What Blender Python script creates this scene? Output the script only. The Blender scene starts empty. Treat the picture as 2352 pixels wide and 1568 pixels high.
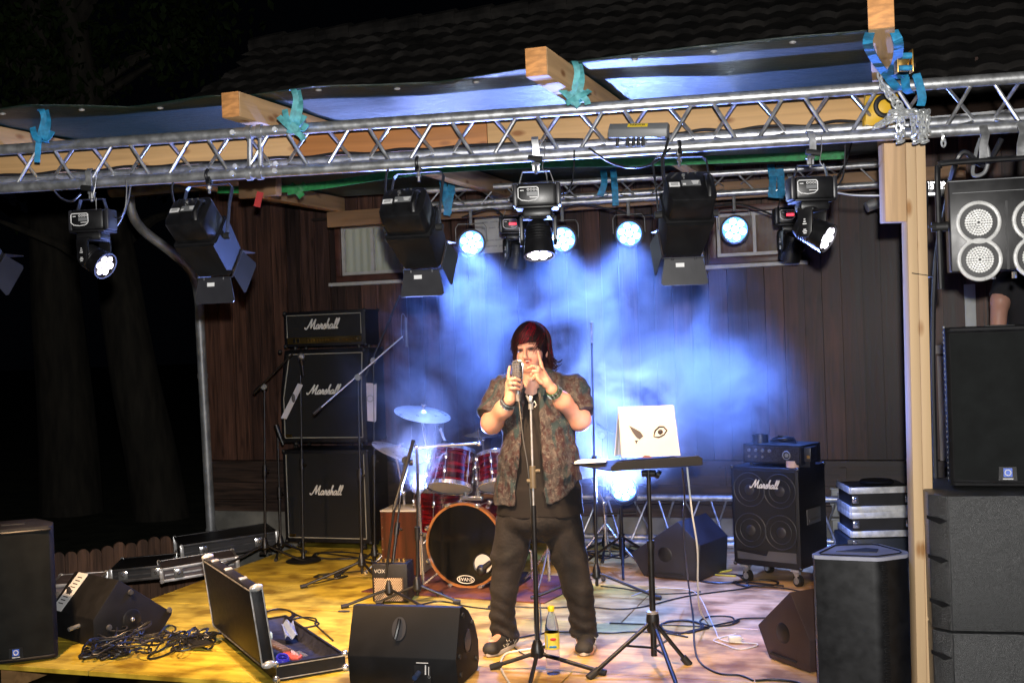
import bpy, bmesh, math, random
import numpy as np
from mathutils import Vector, Matrix, Euler, noise as mnoise
random.seed(7)
RAD = math.radians
scene = bpy.context.scene
COL = scene.collection
# ---------------- camera ----------------
F = 2744.0; CX, CY = 1176.0, 784.0           # focal length and centre in units of a 2352 px wide picture
ROLL = RAD(2.1); PITCH = RAD(-0.376)
CAM = Vector((0, 0, 1.685))
_f = Vector((0, math.cos(PITCH), math.sin(PITCH)))
_r0 = Vector((1, 0, 0)); _u0 = _r0.cross(_f)
_R = _r0*math.cos(ROLL) - _u0*math.sin(ROLL)
_U = _r0*math.sin(ROLL) + _u0*math.cos(ROLL)
cam_d = bpy.data.cameras.new('camera'); cam = bpy.data.objects.new('camera', cam_d)
COL.objects.link(cam)
cam.matrix_world = Matrix((( _R.x,_U.x,-_f.x,CAM.x),(_R.y,_U.y,-_f.y,CAM.y),(_R.z,_U.z,-_f.z,CAM.z),(0,0,0,1)))
cam_d.sensor_width = 36; cam_d.lens = F/2352*36; cam_d.clip_end = 400; cam_d.clip_start = 0.05
scene.camera = cam
# ---------------- render / world ----------------
scene.render.engine = 'CYCLES'
scene.view_settings.view_transform = 'Standard'; scene.view_settings.look = 'None'
scene.view_settings.exposure = 0.0; scene.view_settings.gamma = 1
scene.cycles.use_denoising = True
scene.cycles.max_bounces = 6; scene.cycles.volume_bounces = 0
scene.cycles.transparent_max_bounces = 12
scene.cycles.volume_step_rate = 0.6; scene.cycles.volume_max_steps = 128
scene.cycles.sample_clamp_indirect = 4.0
scene.cycles.caustics_reflective = False; scene.cycles.caustics_refractive = False
world = bpy.data.worlds.new('World'); scene.world = world; world.use_nodes = True
bg = world.node_tree.nodes['Background']; bg.inputs[0].default_value = (0.10, 0.12, 0.2, 1); bg.inputs[1].default_value = 0.004
# ---------------- stage frame (u along the wall, n away from the camera) ----------------
ANG = RAD(19.0); cA, sA = math.cos(ANG), math.sin(ANG)
UU = Vector((cA, -sA, 0)); NN = Vector((sA, cA, 0))
def SF(u, n, z=0): return UU*u + NN*n + Vector((0, 0, z))
def P(x, y, d): return CAM + _f*d + _R*((x-CX)/F*d) + _U*((CY-y)/F*d)
def ray(x, y): return _f + _R*((x-CX)/F) + _U*((CY-y)/F)
def Z(x, y, z=0.0):
    r = ray(x, y); return CAM + r*((z-CAM.z)/r.z)
def PL(x, y, pt, nrm):
    r = ray(x, y); return CAM + r*((pt-CAM).dot(nrm)/r.dot(nrm))
def WN(x, y, n): return PL(x, y, NN*n, NN)
def proj(p):
    v = Vector(p)-CAM; d = v.dot(_f); return (CX+F*v.dot(_R)/d, CY-F*v.dot(_U)/d, d)
# ---------------- lights ----------------
def spot(name, loc, target, power, color, size=60, blend=0.5, rad=0.03):
    l = bpy.data.lights.new(name, 'SPOT'); o = bpy.data.objects.new(name, l); COL.objects.link(o)
    l.energy = power; l.color = color; l.spot_size = RAD(size); l.spot_blend = blend; l.shadow_soft_size = rad
    o.location = loc; o.rotation_euler = (Vector(target)-Vector(loc)).to_track_quat('-Z', 'Y').to_euler()
    return o
# the camera's own flash: the photograph is lit from the camera
spot('camera_flash', CAM+Vector((0.03, -0.05, 0.17)), CAM+Vector((0.03, 6, 0.0)), 1320, (1.0, 0.97, 0.93), 100, 0.8, 0.03)

# ---------------- tagging ----------------
def tag(o, label=None, cat=None, group=None, kind=None):
    if label: o['label'] = label
    if cat: o['category'] = cat
    if group: o['group'] = group
    if kind: o['kind'] = kind
    return o
def thing(name, label, cat, M=None, group=None):
    o = bpy.data.objects.new(name, None); COL.objects.link(o); o.empty_display_size = 0.1
    if M is not None: o.matrix_world = M
    return tag(o, label, cat, group)
def TM(loc, yaw=0.0, pitch=0.0, rollx=0.0, scale=1.0):
    return Matrix.Translation(Vector(loc)) @ Matrix.Rotation(yaw, 4, 'Z') @ Matrix.Rotation(pitch, 4, 'X') @ Matrix.Rotation(rollx, 4, 'Y') @ Matrix.Scale(scale, 4)
def axisM(p, ydir, up=Vector((0,0,1))):
    y = Vector(ydir).normalized(); x = y.cross(Vector(up)).normalized(); z = x.cross(y)
    return Matrix(((x.x,y.x,z.x,p[0]),(x.y,y.y,z.y,p[1]),(x.z,y.z,z.z,p[2]),(0,0,0,1)))
def copy_tree(o, parent=None):
    c = o.copy(); COL.objects.link(c); c.parent = parent
    for ch in list(o.children): copy_tree(ch, c)
    return c
# ---------------- materials ----------------
MATS = {}
def L(c):
    return (c[0], c[1], c[2], 1)
def mat(name, base=(0.5,0.5,0.5), rough=0.5, metal=0.0, var=0.15, vs=6.0, bump=0.0, bs=60.0, stretch=(1,1,1),
        spec=0.5, coat=0.0, emit=None, es=0.0, rvar=0.1, base2=None, detail=4.0, trans=0.0, alpha=1.0, sss=0.0, kind='noise', bd=.002):
    if name in MATS: return MATS[name]
    m = bpy.data.materials.new(name); m.use_nodes = True; nt = m.node_tree; N = nt.nodes; Lk = nt.links
    b = N['Principled BSDF']
    tc = N.new('ShaderNodeTexCoord'); mp = N.new('ShaderNodeMapping'); mp.inputs['Scale'].default_value = stretch
    Lk.new(tc.outputs['Object'], mp.inputs[0])
    nz = N.new('ShaderNodeTexNoise'); nz.inputs['Scale'].default_value = vs; nz.inputs['Detail'].default_value = detail
    Lk.new(mp.outputs[0], nz.inputs['Vector'])
    cr = N.new('ShaderNodeValToRGB')
    c1 = tuple(max(0, x*(1-var)) for x in base); c2 = tuple(min(1, x*(1+var)) for x in base) if base2 is None else base2
    cr.color_ramp.elements[0].position = 0.36; cr.color_ramp.elements[1].position = 0.66
    cr.color_ramp.elements[0].color = L(c1); cr.color_ramp.elements[1].color = L(c2)
    Lk.new(nz.outputs['Fac'], cr.inputs[0]); Lk.new(cr.outputs[0], b.inputs['Base Color'])
    mr = N.new('ShaderNodeMapRange'); mr.inputs['To Min'].default_value = max(0.02, rough-rvar); mr.inputs['To Max'].default_value = min(1, rough+rvar)
    Lk.new(nz.outputs['Fac'], mr.inputs['Value']); Lk.new(mr.outputs[0], b.inputs['Roughness'])
    b.inputs['Metallic'].default_value = metal; b.inputs['Specular IOR Level'].default_value = spec
    b.inputs['Coat Weight'].default_value = coat
    if trans: b.inputs['Transmission Weight'].default_value = trans
    if sss:
        b.inputs['Subsurface Weight'].default_value = sss; b.inputs['Subsurface Radius'].default_value = (0.02, 0.008, 0.004)
    if alpha < 1: b.inputs['Alpha'].default_value = alpha
    if emit: b.inputs['Emission Color'].default_value = L(emit); b.inputs['Emission Strength'].default_value = es
    if bump:
        n2 = N.new('ShaderNodeTexNoise'); n2.inputs['Scale'].default_value = bs; n2.inputs['Detail'].default_value = 3
        Lk.new(mp.outputs[0], n2.inputs['Vector'])
        bp = N.new('ShaderNodeBump'); bp.inputs['Strength'].default_value = bump; bp.inputs['Distance'].default_value = bd
        Lk.new(n2.outputs['Fac'], bp.inputs['Height']); Lk.new(bp.outputs[0], b.inputs['Normal'])
    MATS[name] = m
    return m
def wood(name, base, ax, knots=True, rough=0.6, var=0.22, dark=(0.25,0.12,0.05), spec=0.3):
    """timber: long grain on axis ax with rings and knots"""
    if name in MATS: return MATS[name]
    m = bpy.data.materials.new(name); m.use_nodes = True; nt = m.node_tree; N = nt.nodes; Lk = nt.links
    b = N['Principled BSDF']; tc = N.new('ShaderNodeTexCoord'); mp = N.new('ShaderNodeMapping')
    st = [14.0, 14.0, 14.0]; st[ax] = 0.7; mp.inputs['Scale'].default_value = st
    Lk.new(tc.outputs['Object'], mp.inputs[0])
    oi = N.new('ShaderNodeObjectInfo')
    ad = N.new('ShaderNodeVectorMath'); ad.operation = 'ADD'; sc = N.new('ShaderNodeVectorMath'); sc.operation = 'SCALE'
    sc.inputs[0].default_value = (7.3, 11.1, 5.7); Lk.new(oi.outputs['Random'], sc.inputs['Scale'])
    Lk.new(mp.outputs[0], ad.inputs[0]); Lk.new(sc.outputs[0], ad.inputs[1])
    nz = N.new('ShaderNodeTexNoise'); nz.inputs['Scale'].default_value = 1.6; nz.inputs['Detail'].default_value = 6; nz.inputs['Distortion'].default_value = 0.6
    Lk.new(ad.outputs[0], nz.inputs['Vector'])
    cr = N.new('ShaderNodeValToRGB'); e = cr.color_ramp.elements
    e[0].position = 0.3; e[1].position = 0.7
    e[0].color = L(tuple(x*(1-var*1.5) for x in base)); e[1].color = L(tuple(min(1, x*(1+var*.6)) for x in base))
    Lk.new(nz.outputs['Fac'], cr.inputs[0]); out = cr.outputs[0]
    if knots:
        mk = N.new('ShaderNodeMapping'); sk = [11.0, 11.0, 11.0]; sk[ax] = 4.6; mk.inputs['Scale'].default_value = sk
        Lk.new(tc.outputs['Object'], mk.inputs[0]); ak = N.new('ShaderNodeVectorMath'); ak.operation = 'ADD'
        Lk.new(mk.outputs[0], ak.inputs[0]); Lk.new(sc.outputs[0], ak.inputs[1])
        vo = N.new('ShaderNodeTexVoronoi'); vo.inputs['Scale'].default_value = 1.0; Lk.new(ak.outputs[0], vo.inputs['Vector'])
        rk = N.new('ShaderNodeValToRGB'); rk.color_ramp.elements[0].position = 0.08; rk.color_ramp.elements[1].position = 0.21
        rk.color_ramp.elements[0].color = (1,1,1,1); rk.color_ramp.elements[1].color = (0,0,0,1)
        Lk.new(vo.outputs['Distance'], rk.inputs[0])
        mx = N.new('ShaderNodeMix'); mx.data_type = 'RGBA'; mx.inputs['B'].default_value = L(dark) if False else (0,0,0,1)
        mx.inputs[7].default_value = L(dark); Lk.new(rk.outputs[0], mx.inputs[0]); Lk.new(out, mx.inputs[6]); out = mx.outputs[2]
    Lk.new(out, b.inputs['Base Color']); b.inputs['Roughness'].default_value = rough; b.inputs['Specular IOR Level'].default_value = spec
    bp = N.new('ShaderNodeBump'); bp.inputs['Strength'].default_value = 0.25; bp.inputs['Distance'].default_value = 0.004
    Lk.new(nz.outputs['Fac'], bp.inputs['Height']); Lk.new(bp.outputs[0], b.inputs['Normal'])
    MATS[name] = m
    return m
def emis(name, col, s):
    if name in MATS: return MATS[name]
    m = bpy.data.materials.new(name); m.use_nodes = True; b = m.node_tree.nodes['Principled BSDF']
    b.inputs['Base Color'].default_value = L(tuple(x*.5 for x in col)); b.inputs['Emission Color'].default_value = L(col); b.inputs['Emission Strength'].default_value = s
    MATS[name] = m; return m
# ---------------- mesh builder ----------------
class MB:
    def __init__(s): s.v = []; s.f = []; s.M = Matrix.Identity(4)
    def add(s, vs, fs, M=None):
        T = s.M @ M if M is not None else s.M
        b = len(s.v); s.v += [tuple(T @ Vector(v)) for v in vs]; s.f += [tuple(b+i for i in f) for f in fs]
        return s
    def box(s, c, sz, R=None, bev=0.0):
        x, y, z = sz[0]/2, sz[1]/2, sz[2]/2
        M = Matrix.Translation(Vector(c)) @ (R if R is not None else Matrix.Identity(4))
        if bev <= 0:
            vs = [(-x,-y,-z),(x,-y,-z),(x,y,-z),(-x,y,-z),(-x,-y,z),(x,-y,z),(x,y,z),(-x,y,z)]
            return s.add(vs, [(0,3,2,1),(4,5,6,7),(0,1,5,4),(1,2,6,5),(2,3,7,6),(3,0,4,7)], M)
        bm = bmesh.new(); bmesh.ops.create_cube(bm, size=1.0)
        for v in bm.verts: v.co = Vector((v.co.x*sz[0], v.co.y*sz[1], v.co.z*sz[2]))
        bmesh.ops.bevel(bm, geom=bm.edges[:], offset=min(bev, min(sz)*0.45), segments=2, affect='EDGES', profile=0.5)
        return s.addbm(bm, M)
    def addbm(s, bm, M=None):
        bm.verts.ensure_lookup_table(); bm.verts.index_update()
        vs = [v.co[:] for v in bm.verts]; fs = [[v.index for v in f.verts] for f in bm.faces]; bm.free()
        return s.add(vs, fs, M)
    def prism(s, pts, ext, M=None, bev=0.0):
        """closed planar polygon pts (3D) extruded by vector ext"""
        n = len(pts); e = Vector(ext); a = [Vector(p) for p in pts]
        if bev > 0:
            bm = bmesh.new(); A = [bm.verts.new(p) for p in a]; B = [bm.verts.new(p+e) for p in a]
            bm.faces.new(A[::-1]); bm.faces.new(B)
            for i in range(n): bm.faces.new((A[i], A[(i+1)%n], B[(i+1)%n], B[i]))
            bmesh.ops.recalc_face_normals(bm, faces=bm.faces[:])
            bmesh.ops.bevel(bm, geom=bm.edges[:], offset=bev, segments=2, affect='EDGES', profile=0.5)
            return s.addbm(bm, M)
        fs = [tuple(range(n))[::-1], tuple(range(n, 2*n))] + [(i, (i+1)%n, n+(i+1)%n, n+i) for i in range(n)]
        return s.add(a + [p+e for p in a], fs, M)
    def tube(s, pts, r, seg=8, closed=False, flat=None, caps=True):
        P_ = [Vector(p) for p in pts]; n = len(P_)
        if n < 2: return s
        rs = r if isinstance(r, (list, tuple)) else [r]*n
        tang = []
        for i in range(n):
            if closed: t = P_[(i+1)%n]-P_[(i-1)%n]
            else: t = P_[min(i+1,n-1)]-P_[max(i-1,0)]
            tang.append(t.normalized() if t.length > 1e-9 else Vector((0,0,1)))
        a = Vector((0,0,1)) if abs(tang[0].z) < .9 else Vector((1,0,0))
        x = tang[0].cross(a).normalized(); vs = []; fs = []
        for i in range(n):
            x = (x - tang[i]*x.dot(tang[i])); x = x.normalized() if x.length > 1e-6 else tang[i].orthogonal().normalized()
            y = tang[i].cross(x)
            for k in range(seg):
                an = 2*math.pi*k/seg
                vs.append(P_[i] + (x*math.cos(an) + y*math.sin(an))*rs[i])
        m = n if closed else n-1
        for i in range(m):
            j = (i+1) % n
            for k in range(seg):
                fs.append((i*seg+k, i*seg+(k+1)%seg, j*seg+(k+1)%seg, j*seg+k))
        if not closed and caps: fs.append(tuple(range(seg))[::-1]); fs.append(tuple((n-1)*seg+k for k in range(seg)))
        return s.add(vs, fs)
    def cyl(s, p0, p1, r0, r1=None, seg=16): return s.tube([p0, p1], [r0, r0 if r1 is None else r1], seg)
    def ribbon(s, pts, w, t, wdir):
        """flat strap: width w along wdir, thickness t"""
        P_ = [Vector(p) for p in pts]; n = len(P_); vs = []; fs = []
        wds = wdir if isinstance(wdir, list) else [wdir]*n
        for i in range(n):
            tg = (P_[min(i+1,n-1)]-P_[max(i-1,0)]).normalized(); a = Vector(wds[i]); a = (a-tg*a.dot(tg)).normalized(); b = tg.cross(a)
            for sx, sy in ((-1,-1),(1,-1),(1,1),(-1,1)): vs.append(P_[i]+a*sx*w/2+b*sy*t/2)
        for i in range(n-1):
            for k in range(4): fs.append((i*4+k, i*4+(k+1)%4, i*4+4+(k+1)%4, i*4+4+k))
        fs.append((3,2,1,0)); fs.append(tuple((n-1)*4+k for k in range(4)))
        return s.add(vs, fs)
    def lathe(s, prof, M=None, seg=24, cap=True):
        """profile (r, z) around local z"""
        vs = []; fs = []; n = len(prof)
        for (r, z) in prof:
            for k in range(seg): a = 2*math.pi*k/seg; vs.append((r*math.cos(a), r*math.sin(a), z))
        for i in range(n-1):
            for k in range(seg): fs.append((i*seg+k, i*seg+(k+1)%seg, (i+1)*seg+(k+1)%seg, (i+1)*seg+k))
        if cap: fs.append(tuple(range(seg))[::-1]); fs.append(tuple((n-1)*seg+k for k in range(seg)))
        return s.add(vs, fs, M)
    def ball(s, c, r, seg=12, sc=(1,1,1)):
        pr = [(max(1e-4, math.sin(math.pi*i/8))*r, -math.cos(math.pi*i/8)*r) for i in range(9)]
        return s.lathe(pr, Matrix.Translation(Vector(c)) @ Matrix.Diagonal((*sc, 1)), seg)
    def torus(s, M, R, r, seg=24, sd=8):
        return MBt(s, M, R, r, seg, sd)
    def build(s, name, m, parent=None, smooth=35, origin=None):
        me = bpy.data.meshes.new(name)
        vs = s.v
        if origin is not None: o_ = Vector(origin); vs = [tuple(Vector(v)-o_) for v in vs]
        me.from_pydata(vs, [], s.f); me.validate()
        bm = bmesh.new(); bm.from_mesh(me); bmesh.ops.recalc_face_normals(bm, faces=bm.faces[:]); bm.to_mesh(me); bm.free()
        if smooth:
            me.polygons.foreach_set('use_smooth', [True]*len(me.polygons)); me.set_sharp_from_angle(angle=RAD(smooth))
        ob = bpy.data.objects.new(name, me); COL.objects.link(ob)
        if m is not None: me.materials.append(m)
        if parent is not None: ob.parent = parent
        elif origin is not None: ob.location = o_
        return ob
def MBt(s, M, R, r, seg, sd):
    pts = [M @ Vector((R*math.cos(2*math.pi*k/seg), R*math.sin(2*math.pi*k/seg), 0)) for k in range(seg)]
    return s.tube(pts, r, sd, closed=True)
def cr(pts, k=6, closed=False):
    """Catmull-Rom resample"""
    P_ = [Vector(p) for p in pts]; n = len(P_); out = []
    for i in range(n if closed else n-1):
        if closed: a, b, c, d = P_[(i-1)%n], P_[i], P_[(i+1)%n], P_[(i+2)%n]
        else: a, b, c, d = P_[max(i-1,0)], P_[i], P_[i+1], P_[min(i+2,n-1)]
        for j in range(k):
            t = j/k; out.append(0.5*((2*b)+(c-a)*t+(2*a-5*b+4*c-d)*t*t+(3*b-a-3*c+d)*t**3))
    if not closed: out.append(P_[-1])
    return out
RX = lambda a: Matrix.Rotation(RAD(a), 4, 'X')
RY = lambda a: Matrix.Rotation(RAD(a), 4, 'Y')
RZ = lambda a: Matrix.Rotation(RAD(a), 4, 'Z')
T = lambda x, y=0, z=0: Matrix.Translation(Vector((x, y, z)) if isinstance(x, (int, float)) else Vector(x))
def text_mb(txt, size, ext=0.0008, spacing=1.0, align='CENTER', shear=0.0):
    """text in the local XZ plane facing -Y"""
    cu = bpy.data.curves.new('t', 'FONT'); cu.body = txt; cu.size = size; cu.extrude = ext; cu.align_x = align; cu.align_y = 'CENTER'
    cu.space_character = spacing; cu.shear = shear; cu.resolution_u = 3
    ob = bpy.data.objects.new('t', cu); COL.objects.link(ob)
    dg = bpy.context.evaluated_depsgraph_get(); me = bpy.data.meshes.new_from_object(ob.evaluated_get(dg))
    R_ = RX(90); vs = [R_ @ v.co for v in me.vertices]; fs = [tuple(p.vertices) for p in me.polygons]
    bpy.data.objects.remove(ob); bpy.data.curves.remove(cu); bpy.data.meshes.remove(me)
    return vs, fs
def add_text(mb, txt, size, M, **k):
    vs, fs = text_mb(txt, size, **k); mb.add(vs, fs, M)
def script_logo(mb, width, M, thick=1.0):
    """flowing script word, strokes drawn as raised ribbons in the local XZ plane"""
    S = [[(-.52,.22),(-.5,.08),(-.38,.0),(-.24,.1),(-.05,.5),(.12,1.0),(.2,1.18)], [(.2,1.18),(.2,.6),(.24,.06)], [(.24,.06),(.45,.62),(.66,1.14)],
         [(.66,1.14),(.63,.6),(.66,.08),(.76,.0),(.9,.12)]]
    def a(x): return [[(x+.34,.42),(x+.2,.52),(x+.04,.36),(x,.14),(x+.08,.0),(x+.22,.06),(x+.34,.3)], [(x+.37,.5),(x+.34,.16),(x+.4,.0),(x+.52,.1)]]
    S += a(.92)
    S += [[(1.42,.06),(1.52,.5)], [(1.46,.6),(1.62,.5),(1.7,.46),(1.66,.12),(1.74,0),(1.84,.1)], [(1.84,.1),(2.04,.6),(2.08,.36),(2.14,.12),(2.04,-.02),(1.88,.04)],
          [(2.16,.06),(2.3,.5),(2.42,1.1),(2.36,1.12),(2.3,.7),(2.26,.0)], [(2.28,.24),(2.4,.48),(2.52,.46),(2.5,.14),(2.58,.0),(2.68,.1)]]
    S += a(2.7)
    for x in (3.2, 3.5): S += [[(x,.1),(x+.18,.6),(x+.26,1.1),(x+.18,1.14),(x+.1,.7),(x+.08,.12),(x+.16,.0),(x+.28,.1)]]
    k = width/4.35
    for st in S:
        pts = cr([M @ Vector(((x-1.6+.28*z)*k, 0, (z-.5)*k)) for x, z in st], 3)
        mb.ribbon(pts, .135*k*thick, 0.004, M.to_3x3() @ Vector((.8,0,-.6)))
        mb.ribbon(pts, .10*k*thick, 0.005, M.to_3x3() @ Vector((.6,0,.8)))
M_alu = mat('brushed_aluminium', (0.5,0.51,0.52), 0.4, .8, var=0.25, vs=25, bump=0.15, bs=120, rvar=0.14)
M_alu2 = mat('dull_aluminium', (0.42,0.43,0.45), 0.5, .8, var=0.3, vs=18, bump=0.2, bs=90)
M_chrome = mat('chrome', (0.85,0.85,0.87), 0.16, .9, var=0.05, vs=10, rvar=0.06)
M_blk = mat('black_paint', (0.007,0.007,0.008), 0.4, 0.0, var=0.3, vs=20, bump=0.08, bs=200)
M_blkm = mat('matt_black', (0.006,0.006,0.007), 0.65, 0.0, var=0.3, vs=12, bump=0.15, bs=260, spec=.3)
M_tolex = mat('black_tolex', (0.006,0.006,0.008), 0.5, 0.0, spec=.35, var=0.3, vs=30, bump=0.6, bs=420)
M_rough = mat('rough_black_coating', (0.02,0.021,0.022), 0.35, 0.0, var=0.35, vs=60, bump=1.0, bs=300, spec=0.9, bd=.004)
M_corner = mat('bright_corner', (.55,.55,.55), .3, .4, var=.2, vs=40)
M_profile = mat('bright_profile', (.78,.78,.76), .35, .1, var=.2, vs=20)
M_rub = mat('black_rubber', (0.01,0.01,0.01), 0.6, 0.0, var=0.2)
M_cable = mat('black_cable', (0.012,0.012,0.014), 0.4, 0.0, var=0.2)
M_wcable = mat('white_cable', (0.6,0.6,0.58), 0.45, 0.0, var=0.1)
M_white = mat('white_label', (0.7,0.7,0.7), 0.6, 0.0, var=0.06)
M_ink = mat('dark_ink', (0.03,0.03,0.035), 0.6)
M_grey = mat('grey_plastic', (0.16,0.165,0.17), 0.45, 0.0, var=0.15)
M_blue = mat('blue_webbing', (0.02,0.22,0.42), 0.6, 0.0, var=0.3, vs=40, bump=0.5, bs=300)
M_teal = mat('teal_webbing', (0.09,0.35,0.38), 0.6, 0.0, var=0.3, vs=40, bump=0.5, bs=300)
M_green = mat('green_webbing', (0.02,0.22,0.06), 0.6, 0.0, var=0.25, vs=40)
M_yel = mat('yellow_fabric', (0.6,0.36,0.02), 0.55, 0.0, var=0.2, bump=0.4, bs=30)
M_red = mat('red_fabric', (0.45,0.02,0.02), 0.6)
M_silver = mat('silver_reflector', (0.9,0.9,0.88), 0.3, .35, var=0.1, vs=30, bump=0.6, bs=60)
M_gold = mat('gold_panel', (0.4,0.26,0.08), 0.35, 1.0, var=0.3, vs=30)
M_cream = mat('cream_piping', (0.34,0.33,0.28), 0.5)
M_logo = mat('white_lettering', (0.75,0.74,0.7), 0.4)
WALL = 9.28; GZ = -0.9
def plankmat(name, cols, w, axis=0, rough=0.33, coat=0.25, grain_axis=2, knot=0.5):
    m = bpy.data.materials.new(name); m.use_nodes = True; nt = m.node_tree; N = nt.nodes; Lk = nt.links; b = N['Principled BSDF']
    tc = N.new('ShaderNodeTexCoord'); sp = N.new('ShaderNodeSeparateXYZ'); Lk.new(tc.outputs['Object'], sp.inputs[0])
    dv = N.new('ShaderNodeMath'); dv.operation = 'DIVIDE'; dv.inputs[1].default_value = w; Lk.new(sp.outputs[axis], dv.inputs[0])
    fl = N.new('ShaderNodeMath'); fl.operation = 'FLOOR'; Lk.new(dv.outputs[0], fl.inputs[0])
    wn = N.new('ShaderNodeTexWhiteNoise'); wn.noise_dimensions = '1D'; Lk.new(fl.outputs[0], wn.inputs['W'])
    cx = N.new('ShaderNodeCombineXYZ'); Lk.new(wn.outputs['Value'], cx.inputs[0]); Lk.new(wn.outputs['Value'], cx.inputs[1])
    sc = N.new('ShaderNodeVectorMath'); sc.operation = 'SCALE'; sc.inputs['Scale'].default_value = 40; Lk.new(cx.outputs[0], sc.inputs[0])
    mp = N.new('ShaderNodeMapping'); st = [28.0, 28.0, 28.0]; st[grain_axis] = 1.6; mp.inputs['Scale'].default_value = st; Lk.new(tc.outputs['Object'], mp.inputs[0])
    ad = N.new('ShaderNodeVectorMath'); Lk.new(mp.outputs[0], ad.inputs[0]); Lk.new(sc.outputs[0], ad.inputs[1])
    nz = N.new('ShaderNodeTexNoise'); nz.inputs['Scale'].default_value = 1.0; nz.inputs['Detail'].default_value = 7; nz.inputs['Distortion'].default_value = 1.0; Lk.new(ad.outputs[0], nz.inputs['Vector'])
    cr1 = N.new('ShaderNodeValToRGB'); e = cr1.color_ramp.elements; e[0].position = .3; e[1].position = .72; e[0].color = L(cols[0]); e[1].color = L(cols[1]); Lk.new(nz.outputs['Fac'], cr1.inputs[0])
    cr2 = N.new('ShaderNodeValToRGB'); e = cr2.color_ramp.elements; e[0].color = (.45,.45,.5,1); e[1].color = (1.5,1.3,1.2,1); Lk.new(wn.outputs['Value'], cr2.inputs[0])
    mx = N.new('ShaderNodeMix'); mx.data_type = 'RGBA'; mx.blend_type = 'MULTIPLY'; mx.inputs[0].default_value = 1.0
    Lk.new(cr1.outputs[0], mx.inputs[6]); Lk.new(cr2.outputs[0], mx.inputs[7])
    mk = N.new('ShaderNodeMapping'); sk = [9.0, 9.0, 9.0]; sk[grain_axis] = 3.0; mk.inputs['Scale'].default_value = sk; Lk.new(tc.outputs['Object'], mk.inputs[0])
    vo = N.new('ShaderNodeTexVoronoi'); vo.inputs['Scale'].default_value = 1.0; Lk.new(mk.outputs[0], vo.inputs['Vector'])
    rk = N.new('ShaderNodeValToRGB'); rk.color_ramp.elements[0].position = .06; rk.color_ramp.elements[1].position = .2
    rk.color_ramp.elements[0].color = (knot,)*3+(1,); rk.color_ramp.elements[1].color = (0,0,0,1); Lk.new(vo.outputs['Distance'], rk.inputs[0])
    m2 = N.new('ShaderNodeMix'); m2.data_type = 'RGBA'; Lk.new(rk.outputs[0], m2.inputs[0]); Lk.new(mx.outputs[2], m2.inputs[6]); m2.inputs[7].default_value = (.004,.003,.003,1)
    big = N.new('ShaderNodeTexNoise'); big.inputs['Scale'].default_value = .9; big.inputs['Detail'].default_value = 3; Lk.new(tc.outputs['Object'], big.inputs['Vector'])
    crb = N.new('ShaderNodeValToRGB'); e = crb.color_ramp.elements; e[0].position=.35; e[1].position=.65; e[0].color=(.6,.62,.7,1); e[1].color=(1.15,1.1,1.05,1); Lk.new(big.outputs['Fac'], crb.inputs[0])
    m3 = N.new('ShaderNodeMix'); m3.data_type = 'RGBA'; m3.blend_type = 'MULTIPLY'; m3.inputs[0].default_value = 1; Lk.new(m2.outputs[2], m3.inputs[6]); Lk.new(crb.outputs[0], m3.inputs[7])
    Lk.new(m3.outputs[2], b.inputs['Base Color'])
    rr = N.new('ShaderNodeMapRange'); rr.inputs['To Min'].default_value = rough-.08; rr.inputs['To Max'].default_value = rough+.16; Lk.new(nz.outputs['Fac'], rr.inputs['Value']); Lk.new(rr.outputs[0], b.inputs['Roughness'])
    b.inputs['Coat Weight'].default_value = coat; b.inputs['Coat Roughness'].default_value = .3; b.inputs['Specular IOR Level'].default_value = .3
    bp = N.new('ShaderNodeBump'); bp.inputs['Strength'].default_value = .3; bp.inputs['Distance'].default_value = .004; Lk.new(nz.outputs['Fac'], bp.inputs['Height']); Lk.new(bp.outputs[0], b.inputs['Normal'])
    return m
M_plank = plankmat('dark_stained_planks', ((.021,.013,.0105), (.12,.066,.048)), .142, rough=.5, coat=.03)
M_hplank = plankmat('weathered_base_boards', ((.02,.016,.014), (.085,.06,.048)), .13, axis=2, grain_axis=0, rough=.5, coat=.1)
M_conc = mat('rough_concrete', (.19,.185,.165), .85, var=.3, vs=5, bump=.5, bs=40, detail=8)
M_frame = mat('brown_window_paint', (.09,.035,.025), .45, var=.3, vs=10)
M_wframe = mat('white_window_paint', (.5,.48,.45), .5, var=.1, vs=14)
M_curtain = mat('cream_curtain', (.42,.44,.36), .8, var=.12, vs=5, stretch=(1,1,.15), bump=.3, bs=10)
M_roof = mat('old_roof_tiles', (.014,.012,.011), .85, var=.5, vs=5, bump=.8, bs=25, bd=.01, base2=(.036,.032,.029), detail=8)
M_zinc = mat('zinc_pipe', (.34,.35,.36), .5, .5, var=.25, vs=10, bump=.2, bs=30)

# ---- ground ----
g = MB(); g.box((0, 20, GZ-.05), (300, 300, .1)); 
M_ground = mat('trodden_grass', (.02,.03,.012), .9, var=.5, vs=3, bump=1, bs=12, base2=(.05,.055,.028), detail=8)
tag(g.build('ground', M_ground, smooth=0), kind='structure')

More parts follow.
